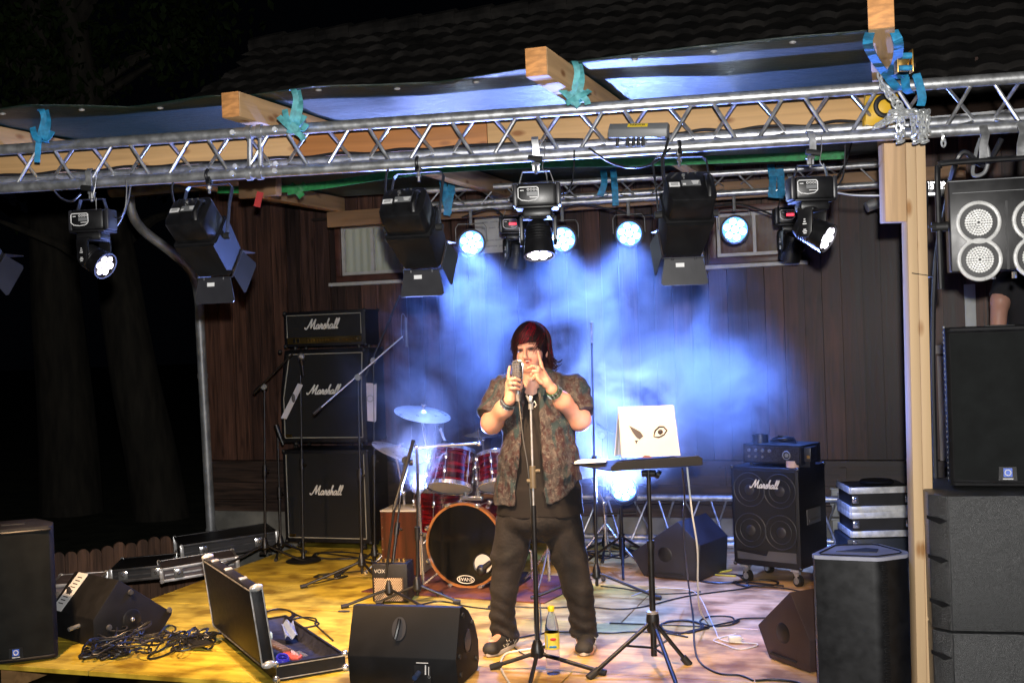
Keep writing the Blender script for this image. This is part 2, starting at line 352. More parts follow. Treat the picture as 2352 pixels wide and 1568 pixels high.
# ---- stage floor: yellow shuttering panels laid on a frame ----
def floor_mat():
    m = bpy.data.materials.new('stage_panels'); m.use_nodes = True; nt = m.node_tree; N = nt.nodes; Lk = nt.links; b = N['Principled BSDF']
    tc = N.new('ShaderNodeTexCoord'); sp = N.new('ShaderNodeSeparateXYZ'); Lk.new(tc.outputs['Object'], sp.inputs[0])
    def M_(op, a, bb=None, **k):
        n = N.new('ShaderNodeMath'); n.operation = op
        for i, v in enumerate((a, bb)):
            if v is None: continue
            if isinstance(v, (int, float)): n.inputs[i].default_value = v
            else: Lk.new(v, n.inputs[i])
        return n.outputs[0]
    # long grain along u
    mp = N.new('ShaderNodeMapping'); mp.inputs['Scale'].default_value = (1.1, 9, 9); Lk.new(tc.outputs['Object'], mp.inputs[0])
    nz = N.new('ShaderNodeTexNoise'); nz.inputs['Scale'].default_value = 1.3; nz.inputs['Detail'].default_value = 7; nz.inputs['Distortion'].default_value = 1.4; Lk.new(mp.outputs[0], nz.inputs['Vector'])
    big = N.new('ShaderNodeTexNoise'); big.inputs['Scale'].default_value = 1.1; big.inputs['Detail'].default_value = 5; Lk.new(tc.outputs['Object'], big.inputs['Vector'])
    # panel id : 0.5 m rows in n, 2 m in u
    idr = M_('FLOOR', M_('DIVIDE', M_('ADD', sp.outputs[1], .33), 1.0))
    idc = M_('FLOOR', M_('DIVIDE', M_('ADD', sp.outputs[0], .45), 2.5))
    wn = N.new('ShaderNodeTexWhiteNoise'); wn.noise_dimensions = '2D'; cx = N.new('ShaderNodeCombineXYZ'); Lk.new(idr, cx.inputs[0]); Lk.new(idc, cx.inputs[1]); Lk.new(cx.outputs[0], wn.inputs['Vector'])
    yel = N.new('ShaderNodeValToRGB'); e = yel.color_ramp.elements; e[0].position=.3; e[1].position=.7; e[0].color=(.46,.32,.03,1); e[1].color=(.70,.55,.07,1); Lk.new(nz.outputs['Fac'], yel.inputs[0])
    wd = N.new('ShaderNodeValToRGB'); e = wd.color_ramp.elements; e[0].position=.3; e[1].position=.7; e[0].color=(.50,.27,.10,1); e[1].color=(.70,.48,.24,1); Lk.new(nz.outputs['Fac'], wd.inputs[0])
    # yellow coat survives on the left, worn to bare wood towards the right
    t = M_('ADD', M_('MULTIPLY', sp.outputs[0], .55), 1.72)
    t = M_('ADD', t, M_('MULTIPLY', M_('SUBTRACT', big.outputs['Fac'], .5), 2.2)); t = M_('ADD', t, M_('MULTIPLY', M_('SUBTRACT', wn.outputs['Value'], .5), .5))
    cl = N.new('ShaderNodeClamp'); Lk.new(t, cl.inputs[0])
    mx = N.new('ShaderNodeMix'); mx.data_type='RGBA'; Lk.new(cl.outputs[0], mx.inputs[0]); Lk.new(yel.outputs[0], mx.inputs[6]); Lk.new(wd.outputs[0], mx.inputs[7])
    # dirt
    dn = N.new('ShaderNodeTexNoise'); dn.inputs['Scale'].default_value = 5; dn.inputs['Detail'].default_value = 9; Lk.new(tc.outputs['Object'], dn.inputs['Vector'])
    dr = N.new('ShaderNodeValToRGB'); e = dr.color_ramp.elements; e[0].position=.36; e[1].position=.56; e[0].color=(.42,.36,.32,1); e[1].color=(1,1,1,1); Lk.new(dn.outputs['Fac'], dr.inputs[0])
    m2 = N.new('ShaderNodeMix'); m2.data_type='RGBA'; m2.blend_type='MULTIPLY'; m2.inputs[0].default_value=1; Lk.new(mx.outputs[2], m2.inputs[6]); Lk.new(dr.outputs[0], m2.inputs[7])
    Lk.new(m2.outputs[2], b.inputs['Base Color'])
    rr = N.new('ShaderNodeMapRange'); rr.inputs['To Min'].default_value=.28; rr.inputs['To Max'].default_value=.6; Lk.new(dn.outputs['Fac'], rr.inputs['Value']); Lk.new(rr.outputs[0], b.inputs['Roughness'])
    bp = N.new('ShaderNodeBump'); bp.inputs['Strength'].default_value=.15; bp.inputs['Distance'].default_value=.004; Lk.new(nz.outputs['Fac'], bp.inputs['Height']); Lk.new(bp.outputs[0], b.inputs['Normal'])
    return m
U0, U1, N0, N1 = -4.95, 0.14, 5.17, 9.12
fl = MB()
rows = [N0, 5.67, 6.67, 7.67, 8.67, N1]
for i in range(len(rows)-1):
    a, b_ = rows[i], rows[i+1]; off = -.45 if i % 2 else .8
    cuts = [U0] + [c for c in (off-5, off-2.5, off) if U0+.1 < c < U1-.1] + [U1]
    for j in range(len(cuts)-1):
        fl.box(((cuts[j]+cuts[j+1])/2, (a+b_)/2, -.0135), (cuts[j+1]-cuts[j]-.007, b_-a-.007, .027), bev=.003)
sf = fl.build('stage_floor', floor_mat(), smooth=0); sf.matrix_world = Matrix.Rotation(-ANG, 4, 'Z'); tag(sf, kind='structure')
# substructure
st = MB()
for u in (-4.8, -3.6, -2.4, -1.2, -.05):
    st.box((u, (N0+N1)/2+.03, -.09), (.08, N1-N0-.1, .12))
for n in (5.3, 7.1, 9.0): st.box(((U0+U1)/2, n, -.21), (U1-U0-.05, .08, .1))
o = st.build('stage_floor_frame', wood('joist_wood', (.3,.17,.07), 0), smooth=0); o.matrix_world = Matrix.Rotation(-ANG, 4, 'Z'); tag(o, kind='structure')
for i, u in enumerate((-4.2, -3.95, -3.1, -1.6, -.1)):
    for n in ((5.3, 7.1, 9.0) if i != 1 else (5.26,)):
        lg = MB(); 
        if i == 1: lg.box((0, 0, -.45), (.16, .05, .62), bev=.003); mm = MATS['joist_wood']
        else: lg.tube([(0,0,GZ+.01),(0,0,-.26)], .024, 12); lg.box((0,0,GZ+.006),(.12,.12,.01)); lg.box((0,0,-.265),(.1,.1,.01)); mm = M_zinc
        ob = lg.build('scaffold_prop', mm); ob.location = SF(u, n, 0); ob.rotation_euler.z = -ANG
        tag(ob, 'wide brown plank leg under the front stage edge' if i == 1 else 'galvanised round steel leg propping up the stage floor', 'prop', 'props under the stage')

# ---- wooden barn ----
barn = thing('wooden_barn', 'dark brown plank barn with tiled roof behind the stage', 'barn', T(SF(0, WALL, GZ)) @ RZ(-19))
BI = barn.matrix_world.inverted()
uL = WN(478, 900, WALL).dot(UU)
uR = 5.5
w = MB(); wd_ = .142; k0 = math.floor(uL/wd_)
u = uL
random.seed(3)
while u < uR:
    nx = (math.floor(u/wd_+1e-6)+1)*wd_; dy = random.uniform(-.003, .003)
    w.box(((u+nx)/2, .0+dy, (1.55+4.35)/2), (nx-u-.006, .03, 4.35-1.55)); u = nx
w.box(((uL+uR)/2, .08, 2.2), (uR-uL-.02, .1, 4.3))
w.box((uL+.06, 4.0, 2.2), (.1, 7.8, 4.3))
for c in [k for k in range(int(uL/wd_), int(uR/wd_))]:
    if c % 3 == 0: w.box((c*wd_, -.022, 3.0), (.022, .012, 2.9))
wall = w.build('wall', M_plank, barn, smooth=0)
# horizontal boards below
hb = MB()
for z0, z1, dy in ((1.1, 1.2, 0), (1.206, 1.34, .004), (1.346, 1.50, -.002)):
    hb.box(((uL+uR)/2, -.02+dy, (z0+z1)/2), (uR-uL, .035, z1-z0))
hb.box(((uL+uR)/2, -.045, 1.525), (uR-uL, .09, .045)); hb.box(((uL+uR)/2, -.04, 1.345), (uR-uL, .05, .018))
for q in range(-4, 6): hb.box((q*.9+.3, -.05, 1.42), (.05, .03, .15))
hb.build('base_boards', M_hplank, barn, smooth=0)
cb = MB(); cb.box(((uL+uR)/2, -.0, .55), (uR-uL, .12, 1.1)); cb.build('plinth', M_conc, barn, smooth=0)
# roof with corrugated tiles
EN, EZ, SL = 8.55-WALL, 3.06+.9, .62
rf_n = Vector(NN*(-SL)+Vector((0,0,1))).normalized()
def roofP(x, y):
    p = BI @ PL(x, y, SF(0, 8.55, 3.06), rf_n); return p
edge = [roofP(*q) for q in ((270, 445), (330, 330), (405, 250), (500, 193), (548, 164), (580, 114))]
ru = [(e.y, e.x) for e in edge]
def uleft(y):
    if y <= ru[0][0]: return ru[0][1]
    for a, b_ in zip(ru, ru[1:]):
        if y <= b_[0]: return a[1] + (b_[1]-a[1])*(y-a[0])/max(1e-6, b_[0]-a[0])
    return ru[-1][1]
ridge_y = edge[-1].y
rb = MB(); vs = []; fs = []
nrow = 11; rl = (ridge_y-EN)/nrow; ncol = 380
for r in range(nrow):
    for half in (0, 1):
        y = EN + rl*(r+half); ul = uleft(EN+rl*(r+.5))
        for c in range(ncol+1):
            uu = ul + (7.5-ul)*c/ncol; jit = mnoise.noise(Vector((math.floor(uu/.2)*3.1, r*7.7, 0)))
            zz = EZ + SL*(y-EN) + .03*abs(math.sin(math.pi*uu/.2))**.8 + (.035 if half == 0 else 0.0) + jit*.02
            vs.append((uu, y-(.03 if half == 0 else -.01)+jit*.035, zz))
for r in range(nrow):
    b0 = (2*r)*(ncol+1); b1 = b0+ncol+1
    for c in range(ncol): fs.append((b0+c, b0+c+1, b1+c+1, b1+c))
    if r < nrow-1:
        b2 = b1+ncol+1
        for c in range(ncol): fs.append((b1+c, b1+c+1, b2+c+1, b2+c))
rb.add(vs, fs)
roof = rb.build('roof', M_roof, barn, smooth=60)
rs = MB()   # roof body under the tiles, ridge tiles, eave board
for i in range(len(edge)-1):
    pass
rs.prism([(uleft(EN)+.1, EN+.03, EZ-.1), (7.5, EN+.03, EZ-.1), (7.5, ridge_y, EZ-.1+SL*(ridge_y-EN)), (edge[-1].x+.1, ridge_y, EZ-.1+SL*(ridge_y-EN)), (edge[3].x+.1, edge[3].y, EZ-.1+SL*(edge[3].y-EN)), (edge[1].x+.1, edge[1].y, EZ-.1+SL*(edge[1].y-EN))], (0, 0, .07))
rs.build('roof_boarding', mat('soffit_boards', (.06,.035,.025), .7, var=.3, vs=8, stretch=(1,6,1)), roof, smooth=0)
rt = MB(); x = edge[-1].x
while x < 7.4:
    rt.tube([(x, ridge_y, EZ+SL*(ridge_y-EN)+.02), (x+.42, ridge_y, EZ+SL*(ridge_y-EN)+.035)], [.1, .115], 10); x += .4
rt.build('ridge_tiles', M_roof, roof)
# gutter and downpipe
gt = MB(); gu = uleft(EN)
pr = [(.065*math.cos(a), .065*math.sin(a)) for a in [math.pi+math.pi*i/8 for i in range(9)]] + [(.058*math.cos(a), .058*math.sin(a)) for a in [2*math.pi-math.pi*i/8 for i in range(9)]]
gt.prism([(gu-.05, EN-.07+p[0], EZ-.04+p[1]) for p in pr], (7.5-gu, 0, 0)); gt.build('gutter', M_zinc, barn)
dp = MB()
pl = [PL(x_, y_, SF(0, n_, 0), NN) for x_, y_, n_ in ((298, 452, 8.5), (303, 490, 8.52), (330, 530, 8.7), (395, 580, 8.95), (440, 625, 9.12), (456, 680, 9.17), (459, 740, 9.17))]
pl = [BI @ p for p in pl]; e_ = pl[-1]; e2 = BI @ WN(487, 1232, 9.18); e2.y = e_.y
dp.tube(cr(pl, 5) + [e_.lerp(e2, t) for t in (.3, .6, 1.0)] + [Vector((e2.x, e2.y, .25))], .042, 14)
for t in (.25, .97): c = e_.lerp(e2, t); dp.tube([c-Vector((0,0,.02)), c+Vector((0,0,.02))], .048, 14)
dp.build('downpipe', M_zinc, barn)
# windows
def window(x0, y0, x1, y1, tilt, panes, curtain):
    a = BI @ WN(x0, y0, WALL-.02); b_ = BI @ WN(x1, y1, WALL-.02); cx, cz = (a.x+b_.x)/2, (a.z+b_.z)/2; w_, h_ = abs(b_.x-a.x), abs(a.z-b_.z)
    fr = MB(); f = .05
    for sx in (-1, 1): fr.box((cx+sx*(w_/2-f/2), -.05, cz), (f, .07, h_-2*f), bev=.004)
    for sz in (-1, 1): fr.box((cx, -.05, cz+sz*(h_/2-f/2)), (w_, .07, f), bev=.004)
    fo = fr.build('window', M_frame, barn)
    fi = MB(); wi, hi = w_-2*f-.012, h_-2*f-.012; g_ = .025
    for sx in (-1, 0, 1): fi.box((cx+sx*(wi/2-g_/2), -.055, cz), (g_, .035, hi-2*g_))
    for sz in (-1, 1): fi.box((cx, -.055, cz+sz*(hi/2-g_/2)), (wi, .035, g_))
    fi.build('sash', M_wframe, fo, smooth=0)
    cu = MB(); vs = []; n = 60
    for i in range(n+1):
        x = cx-wi/2+wi*i/n
        for z in (cz-hi/2, cz+hi/2): vs.append((x, -.035+.004*math.sin(i*.9), z))
    cu.add(vs, [(2*i, 2*i+2, 2*i+3, 2*i+1) for i in range(n)]); cu.build('curtain', curtain, fo)
    si = MB(); si.box((cx, -.075, cz-h_/2-.02), (w_+.1, .12, .03), bev=.004); si.build('sill', M_wframe, fo)
window(775, 508, 948, 640, 0, 2, M_curtain)
window(1630, 478, 1842, 598, 0, 2, mat('brown_and_white_curtain', (.34,.3,.25), .8, var=.3, vs=4, base2=(.12,.05,.03)))
# a white weather strip left of the left window and a shelf board over it
sh = MB(); a = BI @ WN(765, 535, WALL-.03); b_ = BI @ WN(940, 532, WALL-.03); sh.box(((a.x+b_.x)/2-.05, -.06, a.z+.12), (abs(b_.x-a.x)+.25, .06, .02)); sh.build('drip_board', M_hplank, barn, smooth=0)

# ---- fence with round topped boards ----
fA, fB = P(60,1246,10.4), P(560,1236,11.6); fh = (fA.z+fB.z)/2-GZ
fe = thing('picket_fence', 'low fence of reddish round-topped boards behind the flight case lids', 'fence', T((fA.x,fA.y,GZ)) @ Matrix.Rotation(math.atan2(fB.y-fA.y,fB.x-fA.x),4,'Z') @ T(-2,0,0))
pk = MB(); random.seed(5)
for i in range(46):
    x = i*.108; h = fh+random.uniform(-.02, .02); r = .052
    pts = [(x-r, 0, 0), (x+r, 0, 0)] + [(x+r*math.cos(a), 0, h-r+r*math.sin(a)) for a in [math.pi*k/8 for k in range(9)]]
    pk.prism(pts, (0, .025+random.uniform(0, .01), 0))
pk.build('boards', plankmat('fence_boards', ((.10,.065,.045), (.32,.19,.12)), .112, rough=.7, coat=0), fe, smooth=30)
rl_ = MB()
for z in (.25, .62): rl_.box((2.5, .055, z), (5.2, .04, .07))
rl_.build('rail', plankmat('fence_rail', ((.06,.04,.03), (.14,.09,.06)), 5, rough=.7, coat=0), fe, smooth=0)

# ---- trees in the dark ----
M_bark = mat('tree_bark', (.03,.026,.02), .9, var=.4, vs=9, stretch=(1,1,.2), bump=1, bs=20)
M_leaf = mat('tree_leaves', (.012,.022,.006), .8, var=.5, vs=4, base2=(.02,.035,.01), spec=.1)
def tree(label, foot, d, lean, h, rad, seed):
    rnd = random.Random(seed); base = P(foot[0], foot[1], d); base.z = GZ
    t = thing('broadleaf_tree', label, 'tree', T(base), 'dark trees behind the fence')
    tr = MB(); pts = [Vector((lean*z/h, rnd.uniform(-.06,.06), z)) for z in [h*i/8 for i in range(9)]]; pts[0].z = -.05
    tr.tube(cr(pts, 3), [rad*(1.25-.09*(i/3)) for i in range(25)], 12)
    for k in range(9):
        z = h*(.45+.06*k); a = rnd.uniform(0, 6.28); ln = rnd.uniform(1.0, 2.2)
        p = Vector((lean*z/h, 0, z)); q = p+Vector((math.cos(a)*ln, math.sin(a)*ln, ln*.5))
        tr.tube([p, p.lerp(q, .5)+Vector((0,0,.1)), q], [rad*.4, rad*.22, rad*.08], 6)
    tr.build('trunk', M_bark, t)
    cw = MB(); 
    cl = [(Vector((lean+rnd.gauss(0,1.3), rnd.gauss(0,1.2), h*rnd.uniform(.62,1.1))), rnd.uniform(.5,1.0)) for _ in range(26)]
    for c, r in cl:
        for _ in range(110):
            p = c+Vector((rnd.gauss(0,1), rnd.gauss(0,1), rnd.gauss(0,.7)))*r*.55; s_ = rnd.uniform(.05,.11)
            M = T(p) @ Euler((rnd.uniform(0,6),rnd.uniform(0,6),rnd.uniform(0,6))).to_matrix().to_4x4()
            cw.add([(-s_,0,0),(0,-s_*.5,.01),(s_,0,0),(0,s_*.5,.01)], [(0,1,2,3)], M)
    cw.build('crown', M_leaf, t, smooth=0)
tree('dark tree with a thick upright trunk behind the left loudspeaker', (170, 1240), 19.0, -.3, 8.5, .40, 1)
tree('dark tree with a leaning trunk left of the barn downpipe', (372, 1240), 18.0, -1.1, 8.0, .34, 2)
# ---------------- trusses ----------------
def seg(a, b, t): return Vector(a).lerp(Vector(b), t)
def truss(name, label, A, B, cell, rt, rd, start_off=0.0, couple=None):
    """A/B : (top, bottom front, bottom rear) chord end points in world space"""
    t = thing(name, label, 'truss', T(A[1]))
    o = Vector(A[1]); A = [Vector(a)-o for a in A]; B = [Vector(b)-o for b in B]
    for nm, i in (('chord', 0), ('chord', 1), ('chord', 2)):
        m = MB(); ln = (B[i]-A[i]).length; n = 24
        m.tube([A[i].lerp(B[i], k/n) for k in range(n+1)], rt, 16); m.build(nm, M_alu, t)
    ln = (B[0]-A[0]).length; nc = int(ln/cell)
    fr, re, bo = MB(), MB(), MB()
    for c in range(nc):
        t0 = (c+.0)*cell/ln; tm = (c+.5)*cell/ln; t1 = (c+1)*cell/ln; g = .035/ln
        fr.cyl(A[1].lerp(B[1], t0+g), A[0].lerp(B[0], tm-g), rd, seg=8); fr.cyl(A[0].lerp(B[0], tm+g), A[1].lerp(B[1], t1-g), rd, seg=8)
        s = .5*cell/ln
        if t1+s < 1:
            re.cyl(A[2].lerp(B[2], t0+s+g), A[0].lerp(B[0], tm+s-g), rd, seg=8); re.cyl(A[0].lerp(B[0], tm+s+g), A[2].lerp(B[2], t1+s-g), rd, seg=8)
        bo.cyl(A[1].lerp(B[1], t0+g), A[2].lerp(B[2], tm-g), rd*.85, seg=8); bo.cyl(A[2].lerp(B[2], tm+g), A[1].lerp(B[1], t1-g), rd*.85, seg=8)
    fr.build('brace', M_alu, t); re.build('brace', M_alu, t); bo.build('brace', M_alu, t)
    if couple is not None:
        m = MB()
        for f in (-.025, .025):
            q = [A[i].lerp(B[i], couple+f/ln) for i in range(3)]
            for i in range(3):
                d = (B[i]-A[i]).normalized(); m.cyl(q[i]-d*.012, q[i]+d*.012, rt+.008, seg=16)
            m.cyl(q[0], q[1], .011, seg=8); m.cyl(q[0], q[2], .011, seg=8); m.cyl(q[1], q[2], .011, seg=8)
        for i in range(3):
            d = (B[i]-A[i]).normalized()
            for s in (-.1, .1):
                c = A[i].lerp(B[i], couple)+d*s; m.cyl(c+Vector((0,-rt-.012,0)), c+Vector((0,rt+.012,0)), .012, seg=8)
        m.build('coupler', M_alu2, t)
    return t
# front truss : end points taken well past the picture edges
def tp(x, y, d): return P(x, y, d)
fa, fb = -150, 2650
def fd(x): return 5.62 + (4.83-5.62)*(x/2352.)          # depth along the front truss
def fy_top(x): return 345 + (178-345)*x/2352.
def fy_bot(x): return 433 + (290-433)*x/2352.
def fpt(x, which):
    d = 1/(1/5.6 + (1/4.86-1/5.6)*x/2352.)
    if which == 0: return P(x, fy_top(x), d)
    if which == 1: return P(x, fy_bot(x), d)
    return P(x, fy_bot(x)-15-4*x/2352., d+.24)
ft = truss('lighting_truss', 'long silver aluminium truss spanning the front of the stage', [fpt(fa, i) for i in range(3)], [fpt(fb, i) for i in range(3)], .378, .025, .0078, couple=.2965)
# rear truss
def rpt(x, which):
    d = 1/(1/8.5 + (1/8.05-1/8.5)*(x-1000)/900.)
    if which == 0: return P(x, 437-(x-1000)*.058, d)
    if which == 1: return P(x, 483-(x-1000)*.058, d)
    return P(x, 470-(x-1000)*.056, d+.25)
truss('lamp_truss', 'grey aluminium truss at the back with the small LED lamps', [rpt(960, i) for i in range(3)], [rpt(2060, i) for i in range(3)], .40, .022, .006)
# truss lying on the floor against the wall
a = SF(-2.6, 9.0, .06); b = SF(-.2, 9.0, .06)
truss('floor_truss', 'aluminium truss lying on the floor along the barn wall', [a+Vector((0,0,.33)), a+NN*-.12, a+NN*.12], [b+Vector((0,0,.33)), b+NN*-.12, b+NN*.12], .4, .025, .008)

# ---------------- timber roof frame ----------------
W_raf = wood('spruce_beam', (.52,.33,.17), 0, dark=(.22,.1,.04))
W_end = mat('beam_end_grain', (.55,.25,.08), .7, var=.25, vs=20, stretch=(1,1,3))
W_pur = wood('spruce_purlin', (.56,.34,.15), 0, dark=(.25,.11,.04), var=.16)
rafts = [((-24+0, 255), 5.9, None, 'leftmost bare spruce rafter, its side catching purple light'), ((528, 213), 5.3, None, 'spruce rafter with a teal strap left of the truss coupling'), ((1231, 137), 4.68, None, 'spruce rafter with an orange end in the middle of the roof'), ((2024, 48), 4.12, None, 'spruce rafter seen end-on at the top right with blue strap')]
RAFT = []
for (xy, d, _, lab) in rafts:
    p = P(xy[0], xy[1], d); p.z = 2.745
    RAFT.append(p)
for i, ((xy, d, _, lab), p) in enumerate(zip(rafts, RAFT)):
    ln = 8.5-p.dot(NN)
    yaw = math.atan2(NN.y, NN.x) + (RAD(0.0) if i < 3 else RAD(-4.5))
    if i == 3: yaw = math.atan2(_f.y + 0, p.x/p.y*1.0)   # runs straight away from the camera
    t = thing('spruce_rafter', lab, 'beam', T(p) @ Matrix.Rotation(yaw, 4, 'Z'), 'rafters of the stage roof')
    m = MB(); m.box((ln/2+.004, 0, 0), (ln-.008, .088, .112), bev=.003); m.build('beam', W_raf, t)
    e = MB(); e.box((0.001, 0, 0), (.006, .087, .111), bev=.002); e.build('end_face', W_end, t)
# purlin seen through the truss
pa, pb = P(-60, 372, 5.95), P(1996, 260, 5.35)
def beam(name, label, cat, a, b, w, h, m, group=None, bev=.003):
    a, b = Vector(a), Vector(b); M = axisM(a, b-a); M = M @ RZ(90)
    o = MB(); o.box(((b-a).length/2, 0, 0), ((b-a).length, w, h), bev=bev)
    ob = o.build(name, m); ob.matrix_world = M; tag(ob, label, cat, group); return ob
pa.z = 2.625; pb.z = 2.625
# dark wood section in the middle of the run: three boards butted end to end
c1, c2 = pa.lerp(pb, .385), pa.lerp(pb, .60)
beam('spruce_purlin', 'pale spruce board behind the left half of the truss', 'beam', pa, c1-(pb-pa).normalized()*.002, .06, .13, W_pur, 'boards behind the front truss')
beam('spruce_purlin', 'reddish larch board in the middle behind the truss', 'beam', c1, c2, .06, .13, wood('larch_board', (.42,.17,.05), 0, dark=(.15,.05,.02)), 'boards behind the front truss')
beam('spruce_purlin', 'pale knotty spruce board behind the right half of the truss', 'beam', c2+(pb-pa).normalized()*.002, pb, .06, .13, W_pur, 'boards behind the front truss')
ra, rb_ = SF(-4.4, 8.45, 2.63), SF(.3, 8.45, 2.63)
beam('wall_purlin', 'dark board carrying the rafters along the barn wall', 'beam', ra, rb_, .06, .12, wood('dim_board', (.3,.18,.1), 0))
beam('cross_board', 'short board end with a red tag under the tarp', 'beam', P(555, 437, 7.5), P(640, 428, 7.3), .05, .11, wood('dim_board', (.3,.18,.1), 0))
# post on the right
W_post = wood('pale_spruce_post', (.60,.42,.24), 2, dark=(.35,.18,.07), var=.08)
po = thing('wooden_post', 'tall pale spruce post with a shorter board nailed beside it', 'post', T(P(2108, 900, 5.1)))
pz = po.location.z; s5 = 2744/5.1
top = 2.43
m = MB(); 
for dx, z0, z1, wv in ((-.021, 0, top, .041), (.021, 0, top, .041)):
    m.box((dx, 0, (z0+z1)/2-pz), (wv, .08, z1-z0), bev=.003)
m.build('post_board', W_post, po)
m = MB(); zc = P(2050, 512, 5.1).z; m.box((-.089, 0, (zc+top)/2-pz), (.09, .08, top-zc), bev=.003); m.build('side_board', wood('spruce_side_board', (.58,.38,.21), 2, dark=(.25,.11,.04)), po)
ty = MB(); q = P(2108, 632, 5.1)-po.location; ty.tube([q+Vector((-.045,-.043,.008)), q+Vector((.045,-.043,-.008)), q+Vector((.046,.043,-.008)), q+Vector((-.046,.043,.008))], .0025, 6, closed=True); ty.build('cable_tie', M_rub, po)
lean = (math.atan2(27, 1240)-ROLL); po.rotation_euler.y = RAD(.75)

# ---------------- tarpaulin ----------------
def tarp_mat():
    m = bpy.data.materials.new('green_blue_tarp'); m.use_nodes = True; nt = m.node_tree; N = nt.nodes; Lk = nt.links; b = N['Principled BSDF']
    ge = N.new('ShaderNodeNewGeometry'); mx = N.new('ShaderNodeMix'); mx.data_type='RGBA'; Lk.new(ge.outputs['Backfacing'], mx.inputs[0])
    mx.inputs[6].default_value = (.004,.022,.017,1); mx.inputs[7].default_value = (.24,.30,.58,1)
    tc = N.new('ShaderNodeTexCoord'); mp = N.new('ShaderNodeMapping'); mp.inputs['Scale'].default_value=(3,40,3); mp.inputs['Rotation'].default_value=(0,0,.3); Lk.new(tc.outputs['Object'], mp.inputs[0])
    nz = N.new('ShaderNodeTexNoise'); nz.inputs['Scale'].default_value=3; nz.inputs['Detail'].default_value=5; Lk.new(mp.outputs[0], nz.inputs['Vector'])
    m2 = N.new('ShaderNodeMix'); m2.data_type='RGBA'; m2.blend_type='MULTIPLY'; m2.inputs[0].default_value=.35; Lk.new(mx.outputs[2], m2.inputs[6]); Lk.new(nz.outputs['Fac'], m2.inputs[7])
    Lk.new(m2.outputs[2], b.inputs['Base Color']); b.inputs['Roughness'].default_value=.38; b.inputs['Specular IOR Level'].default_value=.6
    bp = N.new('ShaderNodeBump'); bp.inputs['Strength'].default_value=.9; bp.inputs['Distance'].default_value=.01; Lk.new(nz.outputs['Fac'], bp.inputs['Height']); Lk.new(bp.outputs[0], b.inputs['Normal'])
    return m
tm = MB(); vs = []; fs = []; nu, nn = 150, 60
# front edge follows the truss; sags between the rafters
fe_pts = [(-300, 300), (60, 248), (300, 250), (480, 225), (560, 225), (700, 206), (850, 203), (1000, 196), (1205, 165), (1340, 146), (1600, 112), (1850, 88), (2000, 74)]
def fedge(t):
    x = -300+2300*t
    for (a, b_) in zip(fe_pts, fe_pts[1:]):
        if x <= b_[0]+1e-6: y = a[1]+(b_[1]-a[1])*(x-a[0])/(b_[0]-a[0]); break
    r = ray(x, y); return CAM+r*((2.80-CAM.z)/r.z)
rft = [-24, 528, 1231, 2024]
for i in range(nu+1):
    f0 = fedge(i/nu); u = f0.dot(UU); n0 = f0.dot(NN)
    for j in range(nn+1):
        n = n0+(8.45-n0)*j/nn
        us = [p.dot(UU) for p in RAFT]; k = min(abs(u-q) for q in us[:3]+[RAFT[3].dot(UU)-0.05*(n-4)])
        sag = -.025*min(1, (k/.7)**1.5)
        z = 2.812 + sag*math.sin(min(1, (j/nn)*4)*math.pi/2) + .004*mnoise.noise(Vector((u*3, n*9, 0))) + .003*math.sin(n*9+u*2) - .02*(j/nn)*0
        if u > -.6: z += .008*math.sin((u*9+n*4))*min(1, (u+.6))
        vs.append(UU*u+NN*n+Vector((0,0,z)))
for i in range(nu):
    for j in range(nn): fs.append((i*(nn+1)+j, (i+1)*(nn+1)+j, (i+1)*(nn+1)+j+1, i*(nn+1)+j+1))
tm.add(vs, fs)
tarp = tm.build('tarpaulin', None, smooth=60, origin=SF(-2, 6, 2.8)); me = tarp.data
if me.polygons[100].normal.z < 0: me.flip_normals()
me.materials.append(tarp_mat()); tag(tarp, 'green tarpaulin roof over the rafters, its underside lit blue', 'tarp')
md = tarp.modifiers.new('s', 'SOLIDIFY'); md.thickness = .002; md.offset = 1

# ---------------- straps ----------------
def strap(name, label, pts, w, m, group, wd=None, extra=None):
    o = MB(); o.ribbon(cr(pts, 4), w, .003, wd or Vector((1,0,0)))
    for e in (extra or []): o.ribbon(cr(e, 4), w, .003, wd or Vector((1,0,0)))
    ob = o.build(name, m, origin=pts[0]); tag(ob, label, 'strap', group); return ob
GS = 'lashing straps on the roof frame'
def wrap(x, d, ytop, ybot, tail, m, lab, w=.026, loose=None):
    """lashing from over the rafter down round the top chord"""
    q = [P(x-6, ytop+2, d+.05), P(x-2, ytop, d-.05), P(x+4, (ytop*2+ybot)/3, d-.062), P(x-6, ybot-6, d-.05), P(x-8, ybot+6, d-.035), P(x-12, ybot+tail, d-.03)]
    e = [[P(x+8, ytop+2, d+.0), P(x+14, (ytop+ybot)/2, d-.066), P(x+6, ybot-2, d-.06), P(x+10, ybot+10, d-.02)], [P(x-22, (ytop+ybot)/2+8, d-.02), P(x-14, ybot, d-.058), P(x+8, ybot+4, d-.058), P(x+24, ybot-16, d-.04)]]
    strap('lashing_strap', lab, q, w, m, GS, extra=e+(loose or []))
wrap(97, 5.5, 252, 318, 55, M_blue, 'blue strap tied round the truss at the far left')
wrap(676, 5.3, 206, 282, 24, M_teal, 'teal strap knotted beside the truss coupling', loose=[[P(640,268,5.22),P(665,292,5.2),P(690,310,5.21),P(698,322,5.22)], [P(705,285,5.2),P(690,300,5.19),P(668,285,5.19)]])
wrap(1322, 5.05, 142, 226, 14, M_teal, 'teal strap knotted over the truss below the middle rafter', w=.026, loose=[[P(1288,205,4.98),P(1310,225,4.97),P(1330,244,4.98)], [P(1355,208,4.98),P(1330,222,4.96),P(1300,238,4.98)], [P(1322,212,4.97),P(1345,228,4.97),P(1350,240,4.98)]])
